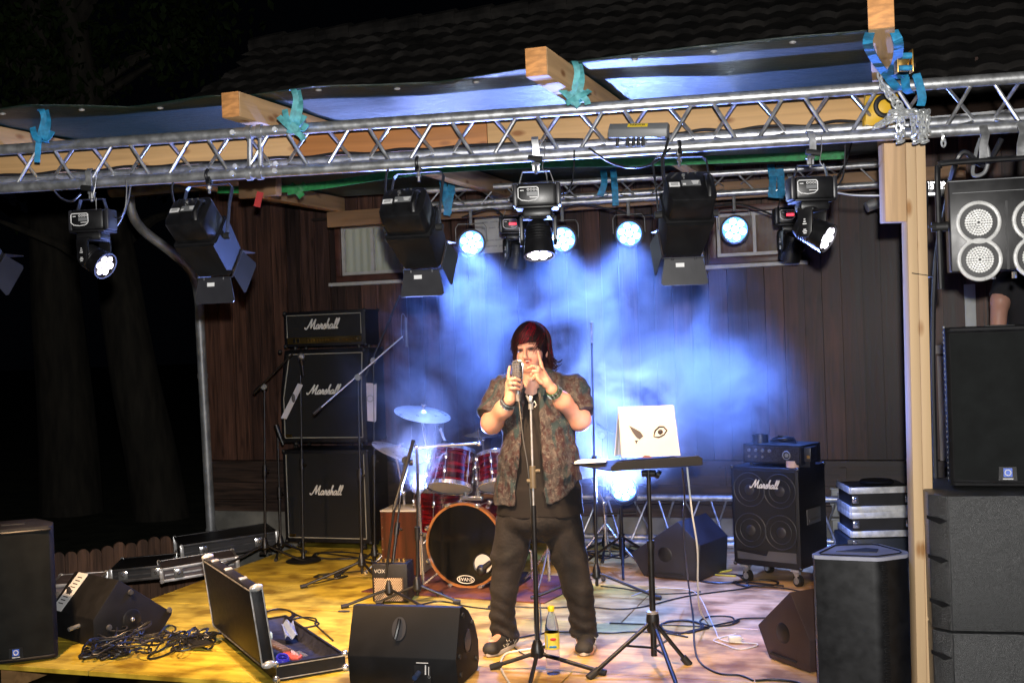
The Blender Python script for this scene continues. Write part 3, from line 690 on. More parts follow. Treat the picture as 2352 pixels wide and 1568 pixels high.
q = [P(1998,76,4.18),P(1993,100,4.14),P(2005,130,4.4),P(2030,165,4.75),P(2062,203,4.86),P(2085,205,4.9)]
strap('lashing_strap', 'bright blue ratchet strap hanging from the end-on rafter', q, .034, M_blue, GS, extra=[[P(2052,70,4.2),P(2064,100,4.2),P(2060,140,4.5),P(2048,165,4.7),P(2070,180,4.8)], [P(2075,130,4.7),P(2078,170,4.78),P(2082,205,4.84),P(2092,215,4.9)], [P(2104,170,4.8),P(2112,195,4.79),P(2118,225,4.8),P(2114,243,4.82)]])
rt_ = thing('ratchet_buckle', 'brass coloured ratchet buckle on the blue strap', 'buckle', T(P(2072,145,4.5)))
m = MB(); m.box((0,-.01,0),(.045,.02,.07),bev=.004)
for s in (-1,1): m.box((s*.028,-.02,0),(.006,.045,.085),bev=.002)
m.build('ratchet_frame', M_gold, rt_); m = MB(); m.cyl((-.03,-.03,.02),(.03,-.03,.02),.012,seg=10); m.cyl((-.03,-.03,-.025),(.03,-.03,-.025),.01,seg=10); m.build('spool', M_blue, rt_)
# straps on the rear truss
strap('lashing_strap', 'blue strap tied in two loops at the left end of the rear truss', [P(1015,405,8.40),P(1022,450,8.35),P(1030,492,8.35)], .05, M_blue, GS, extra=[[P(1040,400,8.40),P(1034,450,8.34),P(1026,495,8.35)], [P(1010,440,8.36),P(1045,436,8.36)]])
strap('lashing_strap', 'blue strap wound round the middle of the rear truss', [P(1385,388,8.25),P(1388,420,8.20),P(1378,450,8.20)], .045, M_blue, GS, extra=[[P(1408,385,8.25),P(1412,430,8.20),P(1414,472,8.20)]])
strap('lashing_strap', 'blue strap wound round the right part of the rear truss', [P(1770,378,8.10),P(1775,415,8.05),P(1772,450,8.05)], .05, M_blue, GS, extra=[[P(1792,380,8.10),P(1795,450,8.05)], [P(1765,400,8.06),P(1800,395,8.06)], [P(1765,445,8.06),P(1800,448,8.06)]])
# green strap across
strap('green_strap', 'long green strap stretched across below the tarp', [P(500,436,7.6),P(690,432,7.4),P(950,395,7.2),P(1200,378,7.0),P(1500,372,6.8),P(1940,356,6.4)], .045, M_green, None, wd=Vector((0,0,1)), extra=[[P(668,425,7.38),P(684,440,7.36),P(694,452,7.37)],[P(660,440,7.37),P(688,434,7.36),P(702,424,7.38)]])
strap('green_strap_end', 'bright green band behind the left end of the truss', [P(-40,412,6.0),P(60,405,6.0),P(200,398,6.0)], .05, M_green, None, wd=Vector((0,0,1)))
strap('red_tag', 'small red cloth tag hanging under the tarp edge', [P(598,441,7.3),P(590,475,7.3)], .04, M_red, None)
# ---------------- chain, bag, cables on truss ----------------
def chain(name, label, paths, lk=.028, r=.0042):
    o = MB(); n = 0
    for pth in paths:
        pp = cr(pth, 8); acc = 0; last = pp[0]
        L_ = [0]
        for a, b in zip(pp, pp[1:]): L_.append(L_[-1]+(b-a).length)
        s = 0; i = 0
        while s < L_[-1]-lk*.5:
            while L_[i+1] < s: i += 1
            c = pp[i].lerp(pp[i+1], (s-L_[i])/max(1e-6, L_[i+1]-L_[i])); d = (pp[i+1]-pp[i]).normalized()
            a = d.orthogonal().normalized(); a = Matrix.Rotation((n % 2)*math.pi/2+random.uniform(-.5,.5), 3, d) @ a
            pts = []
            for k in range(10):
                an = 2*math.pi*k/10; pts.append(c+d*(math.cos(an)*lk*.62)+a*(math.sin(an)*lk*.33))
            o.tube(pts, r, 5, closed=True); s += lk*.82; n += 1
    return o.build(name, mat('galvanised_chain', (.6,.62,.62), .3, .45, var=.2, vs=60), origin=paths[0][0])
random.seed(11)
def Q(x, y, d=4.86): return P(x, y, d)
paths = []
for k in range(11):
    y0 = 292-k*3.4; paths.append([Q(2012+k*5, y0, 4.86-.006*k), Q(2050, y0-16+k*1.4, 4.82-.007*k), Q(2095, y0-26+k*2.4, 4.82-.006*k), Q(2136, y0-14+k*1.2, 4.86)])
paths += [[Q(2020,175,4.8),Q(2030,205,4.79),Q(2055,240,4.8),Q(2075,260,4.82)], [Q(2032,200,4.8),Q(2060,232,4.79),Q(2080,255,4.81)]]
for x, y1 in ((2064, 322), (2074, 320), (2098, 318), (2112, 322), (2122, 326), (2132, 318)):
    paths.append([Q(x-3,270,4.8),Q(x,295,4.79),Q(x+3,y1,4.83)])
for x in (2068, 2105, 2124): paths.append([Q(x-8,318,4.82),Q(x,326,4.81),Q(x+9,318,4.82)])
tag(chain('steel_chain', 'heap of bright steel chain wound over the truss', paths), None, 'chain'); bpy.data.objects['steel_chain']['label'] = 'heap of bright steel chain wound over the truss'
tag(chain('chain_end', 'x', [[Q(2166,315,4.85),Q(2168,345,4.85)]]), 'short end of bright chain dangling alone right of the heap', 'chain')
bag = thing('chain_bag', 'yellow cloth chain bag with a black ring behind the truss', 'bag', T(P(2024, 250, 5.15)))
m = MB(); bm = bmesh.new(); bmesh.ops.create_cube(bm, size=1); bmesh.ops.subdivide_edges(bm, edges=bm.edges[:], cuts=6, use_grid_fill=True)
for v in bm.verts:
    c = v.co.copy(); bul = (1-(2*c.x)**2)*(1-(2*c.z)**2)
    v.co = Vector((c.x*.15*(1-.12*(c.z+.5)), c.y*.09*(.5+.7*bul), c.z*.14)) + Vector((mnoise.noise(c*5)*.008, mnoise.noise(c*5+Vector((9,0,0)))*.008, mnoise.noise(c*4)*.008))
m.addbm(bm); m.build('cloth_bag', M_yel, bag)
m = MB(); MBt(m, T(0,-.055,0) @ RX(90), .04, .011, 24, 8); m.build('rim_ring', M_rub, bag)
# power splitter box
sb = thing('splitter_box', 'grey cable splitter box with a yellow name sticker on the truss', 'box', axisM(P(1467, 302, 5.0), NN, UU.cross(NN)) @ RY(4))
m = MB(); m.prism([(-.125,-.02,-.02),(.125,-.02,-.02),(.12,-.03,.0),(.12,.02,.035),(-.12,.02,.035),(-.12,-.03,.0)], (0,0,0)) if False else None
m = MB(); m.prism([(-.125,-.025,-.028),(-.125,.03,-.028),(-.125,.03,.03),(-.125,-.005,.034),(-.125,-.03,.006)], (.25,0,0), bev=.003); m.build('housing', M_grey, sb)
m = MB(); m.box((-.0,-.0215,.0225),(.085,.002,.018), RX(-42)); m.build('sticker', mat('yellow_sticker',(.75,.55,.03),.5), sb, smooth=0)
m = MB(); add_text(m, 'MAECHLER', .013, T(0,-.0235,.0235) @ RX(-42)); m.build('sticker_text', M_ink, sb, smooth=0)
for x in (-.09,-.045,-.02,.0,.02):
    m = MB(); m.cyl((x,0,-.028),(x,.0,-.062),.007,seg=10); m.build('plug', M_rub, sb)
def cable(name, label, pts, r=.004, m=None, group=None, k=6, cat='cable'):
    o = MB(); o.tube(cr(pts, k), r, 7); ob = o.build(name, m or M_cable, origin=pts[0]); tag(ob, label, cat, group); return ob
GC = 'cables hung along the trusses'
cable('truss_cable', 'black cable running along the rear tube of the front truss', [fpt(x,2)+Vector((0,-.005,.03+.006*math.sin(x*.05))) for x in range(-60, 1350, 70)], .007, group=GC)
cable('truss_cable', 'black cable lying over the truss tube right of the middle', [fpt(x,2)+Vector((0,-.005,.03+.008*math.sin(x*.04))) for x in range(1500, 2000, 60)], .006, group=GC)
cable('truss_cable', 'dark cable drooping in a bow under the front truss', [P(1352,340,5.1),P(1400,372,5.1),P(1450,385,5.1),P(1500,375,5.1),P(1540,340,5.05)], .005, group=GC)
cable('truss_cable', 'black cable sagging from the grey splitter box', [P(1535,318,4.98),P(1528,345,4.97),P(1520,372,4.97),P(1528,440,5.0)], .006, group=GC)
cable('truss_cable', 'tangled black cables sagging along the rear truss', [P(1060,500,8.3),P(1130,480,8.3),P(1180,510,8.3),P(1260,490,8.25),P(1330,470,8.2),P(1400,480,8.2),P(1480,495,8.15),P(1600,480,8.1),P(1700,470,8.1),P(1790,500,8.0)], .007, group=GC)
cable('truss_cable', 'thin cables hanging behind the tall post', [P(1960,310,7.2),P(1940,380,7.2),P(1900,430,7.2),P(1870,440,7.2),P(1830,430,7.2)], .006, group=GC)
cable('truss_cable', 'pale cable stretched from moving head to post', [P(1912,440,5.2),P(1960,448,5.3),P(2022,449,5.3)], .004, M_wcable, group=GC)
for i, (x, y) in enumerate(((118,430),(290,420))):
    cable('truss_cable', ['loop of black cable hanging beside the leftmost moving head','thin dark cable dropping from the truss past the left moving head'][i], [[P(120,432,5.6),P(140,455,5.6),P(165,462,5.6),P(185,445,5.6)],[P(300,415,5.6),P(296,450,5.6),P(284,490,5.6),P(270,515,5.6),P(258,522,5.58)]][i], .005, group=GC)
cable('bundled_cable', 'bundle of black cables hanging beside the tall post', [P(2300,320,4.95),P(2262,380,4.95),P(2215,350,4.95),P(2190,390,5.0),P(2172,480,5.3),P(2150,600,5.4),P(2143,800,5.4),P(2150,1100,5.4)], .012, group=GC)
cable('bundled_cable', 'grey cable loop hanging from the truss above the big lamp', [P(2250,300,4.9),P(2270,350,4.9),P(2262,395,4.92),P(2235,400,4.95),P(2242,350,4.95),P(2252,318,4.95)], .008, M_grey, group=GC)
cable('bundled_cable', 'black cable running down the right side of the post', [P(2128,420,5.25),P(2126,560,5.2),P(2130,760,5.2),P(2136,1000,5.2),P(2140,1300,5.2),P(2142,1600,5.2)], .010, group=GC)
# ---------------- theatre lamps with barn doors ----------------
M_lampin = mat('lamp_inside', (.35,.2,.08), .35, .6)
M_lens = emis('warm_lens', (1.0,.62,.28), 6.0)
M_bluef = mat('barn_door_paint', (.02,.02,.024), .38, 0, var=.2, bump=.1, bs=80)
M_doorlit = mat('barn_door_inside', (.32,.32,.34), .4, 0, var=.1)
def theatre_lamp(label, pivot, yaw, pit, power, hook, flat=0):
    """local: beam along +Y, pivot at origin"""
    pv = Vector(pivot); SC = .86; Mt = T(pv) @ RZ(yaw) @ Matrix.Scale(SC, 4)
    t = thing('stage_spotlight', label, 'spotlight', Mt, 'black stage spotlights with barn doors')
    B = RX(-pit)   # pitched down
    m = MB(); m.M = B
    m.prism([(-.1,-.19,-.09),(.1,-.19,-.09),(.115,-.19,-.05),(.115,-.19,.07),(.09,-.19,.1),(-.09,-.19,.1),(-.115,-.19,.07),(-.115,-.19,-.05)], (0,.15,0), bev=.008)
    m.build('rear_housing', M_blk, t)
    m = MB(); m.M = B
    A_ = [(-.112,-.04,-.108),(.112,-.04,-.108),(.122,-.04,-.08),(.122,-.04,.1),(-.122,-.04,.1),(-.122,-.04,-.08)]
    C_ = [(-.088,.2,-.092),(.088,.2,-.092),(.1,.2,-.07),(.1,.2,.09),(-.1,.2,.09),(-.1,.2,-.07)]
    n = 6; m.add(A_+C_, [tuple(range(6))[::-1]]+[(i,(i+1)%n,n+(i+1)%n,n+i) for i in range(n)])
    for k in range(7): m.box((0, -.13, .103) , (.12-.01*k*0, .006, .004)) if k == 0 else m.box((-.09+.03*k-.015, -.145, .1005), (.004,.05,.004))
    m.box((0,-.045,0),(.236,.012,.2),bev=.004)
    m.build('housing', M_blkm, t)
    # handle tube along one side, screws
    m = MB(); m.M = B; m.tube([(.075,-.2,.05),(.075,-.225,.02),(.075,-.225,-.05),(.075,-.2,-.08)], .016, 10); m.build('handle', M_blk, t)
    m = MB(); m.M = B
    for x, z, r in ((-.03,.07,.009),(-.005,.085,.004),(.03,.085,.004),(-.03,.05,.004)): m.cyl((x,-.198,z),(x,-.189,z),r,seg=10)
    m.build('screws', M_chrome, t)
    lab = MB(); lab.M = B; lab.box((.0,-.1925,.02),(.09,.004,.034)); pl_ = lab.build('rating_plate', M_grey, t, smooth=0)
    tx = MB(); tx.M = B
    for k in range(3): tx.box((.02,-.196,.028-.008*k),(.036-.006*k,.002,.0025))
    tx.box((-.033,-.196,.01),(.014,.002,.01)); tx.build('plate_print', M_white, pl_, smooth=0)
    lab = MB(); lab.M = B; lab.box((-.08,-.1925,.012),(.05,.004,.026)); lb = lab.build('sticker', M_white, t, smooth=0)
    tx = MB(); tx.M = B; 
    for k in range(2): tx.box((-.08,-.1955,.017-.008*k),(.034,.002,.002))
    tx.build('sticker_print', M_ink, lb, smooth=0)
    # lens
    m = MB(); m.M = B; m.lathe([(.0001,0),(.05,.006),(.08,.0)], T(0,.155,0) @ RX(-90), 20); m.build('lens', M_lens, t)
    m = MB(); m.M = B; m.add([(-.09,.15,-.085),(.09,.15,-.085),(.09,.15,.085),(-.09,.15,.085)], [(0,1,2,3)]); m.build('lens_mount', M_lampin, t, smooth=0)
    # barn doors: frame and four flaps
    m = MB(); m.M = B
    for a, b in (((-.105,.205,-.1),(.105,.205,-.1)),((.105,.205,-.1),(.105,.205,.095)),((.105,.205,.095),(-.105,.205,.095)),((-.105,.205,.095),(-.105,.205,-.1))): m.cyl(a,b,.004,seg=6)
    m.build('door_frame', M_bluef, t)
    def flap(hinge, ang, axis, w0, w1, ln, nm='barn_door'):
        m = MB(); c = Matrix.Translation(Vector(hinge)) @ axis @ RX(ang)
        m.M = B @ c; r_ = .012
        pts = [(-w0/2,0,0),(w0/2,0,0),(w1/2,ln-r_,0),(w1/2-r_,ln,0),(-w1/2+r_,ln,0),(-w1/2,ln-r_,0)]
        m.prism(pts, (0,0,.003)); ob = m.build(nm, M_bluef, t, smooth=0)
        h = MB(); h.M = m.M
        for x in (-w0*.3, w0*.3): h.cyl((x,.0,-.006),(x,.012,-.006),.006,seg=8)
        h.cyl((-w0/2,0,-.003),(w0/2,0,-.003),.004,seg=6); h.build('hinge', M_bluef, ob)
        return ob, m.M
    d, MM = flap((0,.205,-.1), -(90-pit)-3+flat, Matrix.Identity(4), .19, .235, .135)     # lower flap hangs down
    s_ = MB(); s_.M = MM; s_.box((-.02,.035,-.0035),(.042,.02,.002)); s_.build('sticker', M_white, d, smooth=0)
    flap((0,.205,.095), 35, Matrix.Identity(4), .19, .235, .13)
    flap((.105,.205,0), 9, RY(90), .17, .215, .13)
    flap((-.105,.205,0), 9, RY(-90), .17, .215, .13)
    # yoke, clamp, bolt
    m = MB(); yw = .135; hk = (Mt.inverted() @ Vector(hook)); yh = hk.z-.05
    m.ribbon([(-yw,0,0),(-yw,hk.y*.5,yh*.6),(-yw,hk.y,yh-.02),(-yw+.02,hk.y,yh),(yw-.02,hk.y,yh),(yw,hk.y,yh-.02),(yw,hk.y*.5,yh*.6),(yw,0,0)], .028, .004, Vector((0,1,0)))
    m.build('yoke', M_bluef, t)
    m = MB(); 
    for s in (-1,1): m.cyl((s*.12,0,0),(s*.155,0,0),.018,seg=10)
    m.build('tilt_knob', M_rub, t)
    m = MB(); m.box((0,hk.y,yh+.03),(.03,.03,.05),bev=.004); m.tube([(0,hk.y+.03*math.cos(a),hk.z+.03*math.sin(a)) for a in [RAD(-250+k*20) for k in range(13)]], .009, 8); m.build('hook_clamp', M_blk, t)
    m = MB(); m.cyl((0,hk.y,yh+.03),(0,hk.y,yh-.045),.008,seg=8); m.cyl((0,hk.y,yh-.008),(0,hk.y,yh-.022),.014,seg=6); m.build('bolt', M_chrome, t)
    cb = MB(); q = [hk+Vector((-.06,.02,.02)), hk+Vector((-.1,-.03,-.04)), Vector((-.11,-.08,.16)), Vector(B @ Vector((-.06,-.21,.07)))]
    cb.tube(cr(q,6), .006, 7); cb.build('power_cable', M_cable, t)
    fw = (RZ(yaw) @ B) @ Vector((0,1,0)); loc = pv + (RZ(yaw) @ B) @ Vector((0,.2,0))
    spot('spotlight_beam', loc, loc+fw+Vector((0,0,-.35)), power, (1.0,.62,.32), 72, .9, .05)
    return t
theatre_lamp('stage spotlight hanging over the left wall edge, its side flap lit blue', P(468,545,5.36), -16, 40, 560, fpt(440,1)+Vector((0,0,.0)))
theatre_lamp('stage spotlight hanging in front of the left barn window', P(950,525,5.18), -15, 38, 300, fpt(935,1))
theatre_lamp('stage spotlight facing straight away, right of the middle of the truss', P(1576,492,4.98), 3, 38, 230, fpt(1568,1))
theatre_lamp('stage spotlight cut by the left edge of the photo, only its flaps showing', P(-92,560,5.6), -22, 38, 380, fpt(-75,1))

# ---------------- LED moving heads ----------------
M_led = emis('led_white', (.92,.86,1.0), 12.0)
M_ledb = emis('led_blue_white', (.72,.86,1.0), 45.0)
M_disp = emis('red_display', (1.0,.05,.08), 2.5)
M_lprint = mat('white_print', (.8,.8,.8), .5)
def moving_head(label, top, yaw, hyaw, htilt, sc=1.0, lit=True, power=20, tgt=None, disp=False, M_l=None, group='black LED moving heads'):
    """hanging: top centre of the base at 'top'; local -Y faces the camera"""
    Mt = T(top) @ RZ(yaw) @ Matrix.Scale(sc, 4)
    t = thing('moving_head', label, 'moving head', Mt, group)
    m = MB(); m.box((0,0,-.075),(.17,.13,.1),bev=.014); m.box((0,0,-.13),(.185,.14,.012),bev=.005); m.box((0,-.0,-.155),(.13,.11,.04),bev=.012); m.build('base', M_blk, t)
    m = MB(); 
    for s in (-1,1): m.box((s*.094,0,-.075),(.02,.10,.1),bev=.006)
    m.build('end_cap', M_bluef, t)
    m = MB(); m.ribbon([(-.075,0,-.02),(-.06,0,.03),(.06,0,.03),(.075,0,-.02)], .03, .004, Vector((0,1,0))); m.build('bracket', M_bluef, t)
    # label panel
    m = MB(); rr = [(-.038,.026),(.038,.026),(.044,.02),(.044,-.018),(.03,-.03),(0,-.034),(-.03,-.03),(-.044,-.018),(-.044,.02)]
    m.tube([(-.035+x,-.067,-.07+z) for x, z in rr], .0022, 5, closed=True)
    for k in range(4): MBt(m, T(-.035+.0+k*.013,-.067,-.055) @ RX(90), .0045, .0012, 10, 4)
    m.box((-.012,-.067,-.088),(.035,.002,.003)); m.box((-.062,-.067,-.058),(.016,.002,.003))
    p_ = m.build('panel_print', M_lprint, t)
    m = MB(); m.box((-.018,-.0665,-.073),(.046,.002,.016)) ; m.build('display', M_disp if disp else M_grey, p_, smooth=0)
    # yoke
    Yk = T(0,0,-.17) @ RZ(hyaw)
    m = MB(); m.M = Yk; m.box((0,0,-.0),(.15,.08,.02),bev=.008)
    for s in (-1,1):
        m.prism([(s*.074-.0075,-.036,0),(s*.074-.0075,.036,0),(s*.074-.0075,.03,-.1),(s*.074-.0075,.015,-.125),(s*.074-.0075,-.015,-.125),(s*.074-.0075,-.03,-.1)], (.015,0,0), bev=.003)
    m.build('yoke', M_blk, t)
    pm_ = MB(); pm_.M = Yk
    for k, (ww, z) in enumerate(((.008,-.045),(.012,-.055),(.018,-.065),(.012,-.09),(.02,-.098),(.014,-.106))): pm_.box((-.083,0,z),(.002,ww,.004))
    pm_.build('yoke_print', M_lprint, t, smooth=0)
    # head: axis +Y' , pivot at yoke end
    Hd = Yk @ T(0,0,-.095) @ RX(htilt)      # local -Z of head = beam when htilt = 0
    m = MB(); m.M = Hd
    m.lathe([(.02,.08),(.045,.075),(.056,.05),(.06,.0),(.064,-.03),(.069,-.07),(.069,-.082),(.063,-.082),(.062,-.074)], None, 28)
    for k in range(7): MBt(m, T(0,0,.045-.013*k), .058+.0006*k, .0025, 28, 5)
    hd = m.build('head', M_blk, t)
    m = MB(); m.M = Hd
    for k in range(7):
        a = k*math.pi/3; r = 0 if k == 6 else .037
        m.lathe([(.0001,-.081),(.012,-.0805),(.0165,-.0765)], T(r*math.cos(a), r*math.sin(a), 0), 14)
    m.build('led', (M_l or M_led) if lit else M_grey, hd)
    # clamp hook up to the tube
    m = MB(); m.ribbon([(0,0,.03),(0,-.0,.06),(.004,-.03,.08),(.004,-.035,.13),(0,-.03,.165),(0,-.005,.18)], .03, .005, Vector((1,0,0))); m.build('clamp', M_alu, t)
    m = MB(); m.cyl((-.03,-.04,.085),(.03,-.05,.075),.014,seg=8); m.build('clamp_knob', M_rub, t)
    m = MB(); m.cyl((0,0,.02),(0,0,.06),.008,seg=8)
    for s in (-1,1): m.ribbon([(0,0,.052),(s*.02,0,.062)], .012, .004, Vector((0,1,0)))
    m.build('wing_nut', M_chrome, t)
    m = MB(); m.tube(cr([(.045,-.03,.16),(.04,-.04,.09),(.03,-.045,.04),(.045,-.05,.01),(.05,-.06,-.03),(.045,-.045,.03)],5), .0022, 5); m.build('safety_wire', M_alu, t)
    m = MB(); m.tube(cr([(.09,.03,-.06),(.13,.03,-.06),(.16,.03,.0),(.17,.03,.12)],5), .004, 6); m.build('lead', M_cable, t)
    if lit and power:
        loc = Mt @ Hd @ Vector((0,0,-.1)); d = (Mt @ Hd).to_3x3() @ Vector((0,0,-1))
        spot('moving_head_beam', loc, loc+d, power, (1.0,.84,.9) if tgt is None else tgt, 40, .6, .03)
    return t
moving_head('moving head at the far left, its lit face turned to the lower right', P(212,472,5.42), -8, 72, -62, .92, power=40)
moving_head('moving head in the middle of the front truss, pointing straight down at the stage', P(1232,410,5.03), -4, 5, -18, .96, power=50)
moving_head('moving head by the tall post with seven white lenses facing right', P(1862,395,4.9), 2, 50, -62, .92, power=0)
moving_head('small moving head with a red display left of the middle one on the rear truss', P(1183,490,8.3), 0, 30, 18, 1.08, lit=False, disp=True)
moving_head('small moving head with a red display behind the one by the post', P(1815,468,7.95), 0, 20, 25, 1.08, lit=False, disp=True)
# cable ties / hooks done per lamp
# ---------------- rear LED par lamps ----------------
def par(label, c, aim, hang=True, power=300, color=(.125,.26,1.0), ms=None, size=34, group='blue LED lamps on the rear truss'):
    ksc = .98 if hang else 1.0; c = Vector(c); dirn = (Vector(aim)-c).normalized(); faim = dirn if not hang else (P(proj(c)[0]-15, 1000, 4.2)-c).normalized(); M = axisM(c, faim) @ Matrix.Scale(ksc, 4)
    t = thing('led_par_lamp', label, 'LED lamp', M, group)
    m = MB(); m.M = RX(-90)
    m.lathe([(.03,-.09),(.07,-.08),(.088,-.05),(.095,.0),(.1,.035),(.1,.045),(.088,.045),(.086,.03)], None, 26); m.build('housing', M_blk, t)
    m = MB()
    for k in range(7):
        a = k*math.pi/3+.3; r = 0 if k == 6 else .055
        m.lathe([(.0001,.036),(.018,.034),(.026,.028)], T(r*math.cos(a),0,r*math.sin(a)) @ RX(-90), 14)
    m.build('led', ms or M_ledb, t)
    m = MB(); m.lathe([(.0001,.0315),(.085,.0315)], RX(-90), 26, cap=False); m.build('glare_plate', emis('led_glare_plate',(.12,.36,1.0),2.4), t)  # face disc emits on its own, standing in for the glare of the LEDs
    if hang:
        up = Vector((0,0,1)); upl = (M.inverted().to_3x3() @ up).normalized()
        m = MB(); m.ribbon([Vector((-.11,0,0)), Vector((-.11,0,0))+upl*.1, Vector((-.09,0,0))+upl*.13, Vector((.09,0,0))+upl*.13, Vector((.11,0,0))+upl*.1, Vector((.11,0,0))], .024, .005, Vector((0,1,0))); m.build('yoke', M_blk, t)
        m = MB(); m.cyl(upl*.12, upl*.22, .012, seg=8); m.build('clamp', M_alu, t)
    spot('led_beam', c+faim*.075, c+faim*.075+dirn, power, color, size, .6, .05)
    return t
par('LED lamp with six bright dots at the left end of the rear truss', P(1083,556,8.3), P(985,960,7.4), power=360, size=100)
par('LED lamp shining beside the middle moving head', P(1293,548,8.22), P(1240,1100,7.2), power=225, size=90)
par('lone LED lamp midway along the rear truss', P(1445,535,8.15), P(1400,1000,7.3), power=225, size=90)
par('LED lamp right of the straight-facing spotlight, before the right window', P(1688,525,8.05), P(1640,980,8.0), power=760, size=78)
# floor lamps
fs_ = Z(1432,1312); fl_ = P(1434,1128,fs_.y)
par('LED lamp low behind the music stand, on a floor tripod', fl_, P(1260,240,4.7), hang=False, power=2300, ms=emis('led_teal_white',(.75,.95,1.0),40.0), size=66, color=(.20,.32,1.0), group='blue LED lamps near the floor')
st_ = thing('lamp_tripod', 'thin black tripod carrying the low LED lamp', 'tripod', T(fs_))
m = MB(); m.cyl((0,.03,.04),(0,.03,1.05),.012,seg=10); m.build('pole', M_blk, st_)
m = MB(); m.cyl((0,.03,.1),(0,.03,.26),.022,seg=10); m.build('collar', M_blk, st_)
for a in (20,150,265):
    m = MB(); m.cyl((0,.03,.24),(.34*math.cos(RAD(a)),.03+.34*math.sin(RAD(a)),.012),.009,seg=8); m.build('leg', M_blk, st_)
m = MB(); m.ribbon([(-.11,.03,.52),(-.11,.05,.40),(.11,.05,.40),(.11,.03,.52)], .03, .006, Vector((0,1,0))); m.build('bracket', M_blk, st_)
# small LED beside the drums on a stand
ls = P(960,1120,8.15); 
t = thing('led_spot_cluster', 'tiny cluster of teal and white LEDs on a stand between cajon and drums', 'LED lamp', axisM(ls, Vector((.1,-1,.25))))
m = MB(); m.M = RX(-90); m.lathe([(.02,-.06),(.045,-.04),(.05,.02),(.045,.03)], None, 16); m.build('housing', M_blk, t)
m = MB()
for x, z in ((.0,.022),(-.026,.0),(.002,-.02)): m.ball((x,.03,z),.011,10)
m.build('led', emis('led_teal',(.45,.95,1.0),30.0), t)
spot('led_beam', ls+Vector((.01,-.06,.01)), ls+Vector((-.08,-1,.74)), 1300, (.28,.38,1.0), 72, .5, .03)
# ---------------- four lamp blinder on the right ----------------
bp_ = P(2312,540,4.72)
bt = thing('blinder_lamp', 'black four-lamp audience blinder with silver rimmed round bulbs', 'blinder', T(bp_) @ RZ(-12))
m = MB(); m.box((0,.05,.045),(.425,.12,.365),bev=.006)
m.box((0,-.012,-.0),(.01,.004,.27)); m.build('housing', M_blk, bt)
m = MB(); m.box((0,-.012,.175),(.4,.004,.002)); m.box((0,-.011,.222),(.425,.006,.003)); m.build('trim', M_grey, bt, smooth=0)
for sx in (-1,1):
    for z in (.055,-.092):
        c = T(sx*.105,-.012,z) @ RX(90)
        m = MB(); MBt(m, c, .078, .0085, 32, 8); rim = m.build('lamp_rim', M_silver, bt)
        m = MB(); m.lathe([(.0001,-.012),(.03,-.01),(.055,.0),(.07,.004)], c, 28); m.build('reflector', M_blk, rim)
        m = MB(); 
        for k in range(5):
            rr = .01+.0095*k
            for q in range(6+6*k): a = 2*math.pi*q/(6+6*k); m.ball((sx*.105+rr*math.cos(a),-.016,z+rr*math.sin(a)), .0052, 6, (1,.6,1))
        m.build('bulb_glass', M_silver, rim)
m = MB(); m.tube(cr([(-.245,.05,-.2),(-.245,.05,.25),(-.235,.05,.29),(-.2,.05,.305),(.2,.05,.305),(.235,.05,.29),(.245,.05,.25),(.245,.05,-.2)],3), .012, 10); m.build('frame_tube', M_blk, bt)
m = MB()
for s in (-1,1): m.cyl((s*.21,.05,.05),(s*.275,.05,.05),.02,seg=12); m.cyl((s*.26,.02,.05),(s*.29,.02,.05),.006,seg=8)
m.build('side_knob', M_rub, bt)
m = MB()
for x in (-.07,.07): m.ribbon([(x,.05,.3),(x,.03,.36),(x+.005,.0,.4),(x,.02,.44)], .03, .005, Vector((1,0,0)))
m.build('clamp', M_alu, bt)
m = MB(); 
for x in (-.05,.03): m.cyl((x,.03,-.17),(x,.03,-.145),.01,seg=8)
m.build('foot_bolt', M_chrome, bt)
# sign with lit dots behind the post
sg = thing('lit_dot_display', 'small display of white light dots hanging behind the tall post', 'display', axisM(P(2148,433,6.3), NN*1.0+Vector((0,0,.05))) @ RY(3))
m = MB(); m.box((0,.02,0),(.13,.03,.085),bev=.005); m.build('case', M_blk, sg)
m = MB(); dots = ["#.###.###.#.", "#.#....#.#.#", "#.##..##.##.", "#..#...#.#..", "#.##.###.#.#"]
for r_, row in enumerate(dots):
    for c_, ch in enumerate(row):
        if ch == '#': m.ball((-.035+.0075*c_,.002,.032-.0078*r_), .0042, 6, (1,.4,1))
m.box((-.01,.002,-.028),(.075,.006,.012),bev=.003); m.tube([(-.05,.002,.005),(-.052,.002,-.02),(-.045,.002,-.028)],.005,6); m.build('light_dot', emis('white_dot',(1,1,1),5.0), sg)
# pale pipe fragment and plate behind the post
m = MB(); a, b = P(1990,476,7.8), P(2040,458,7.8); m.cyl(a-a,b-a,.035,seg=14); ob = m.build('pipe_stub', M_zinc); ob.location = a; tag(ob, 'short grey pipe sticking out behind the tall post', 'pipe')
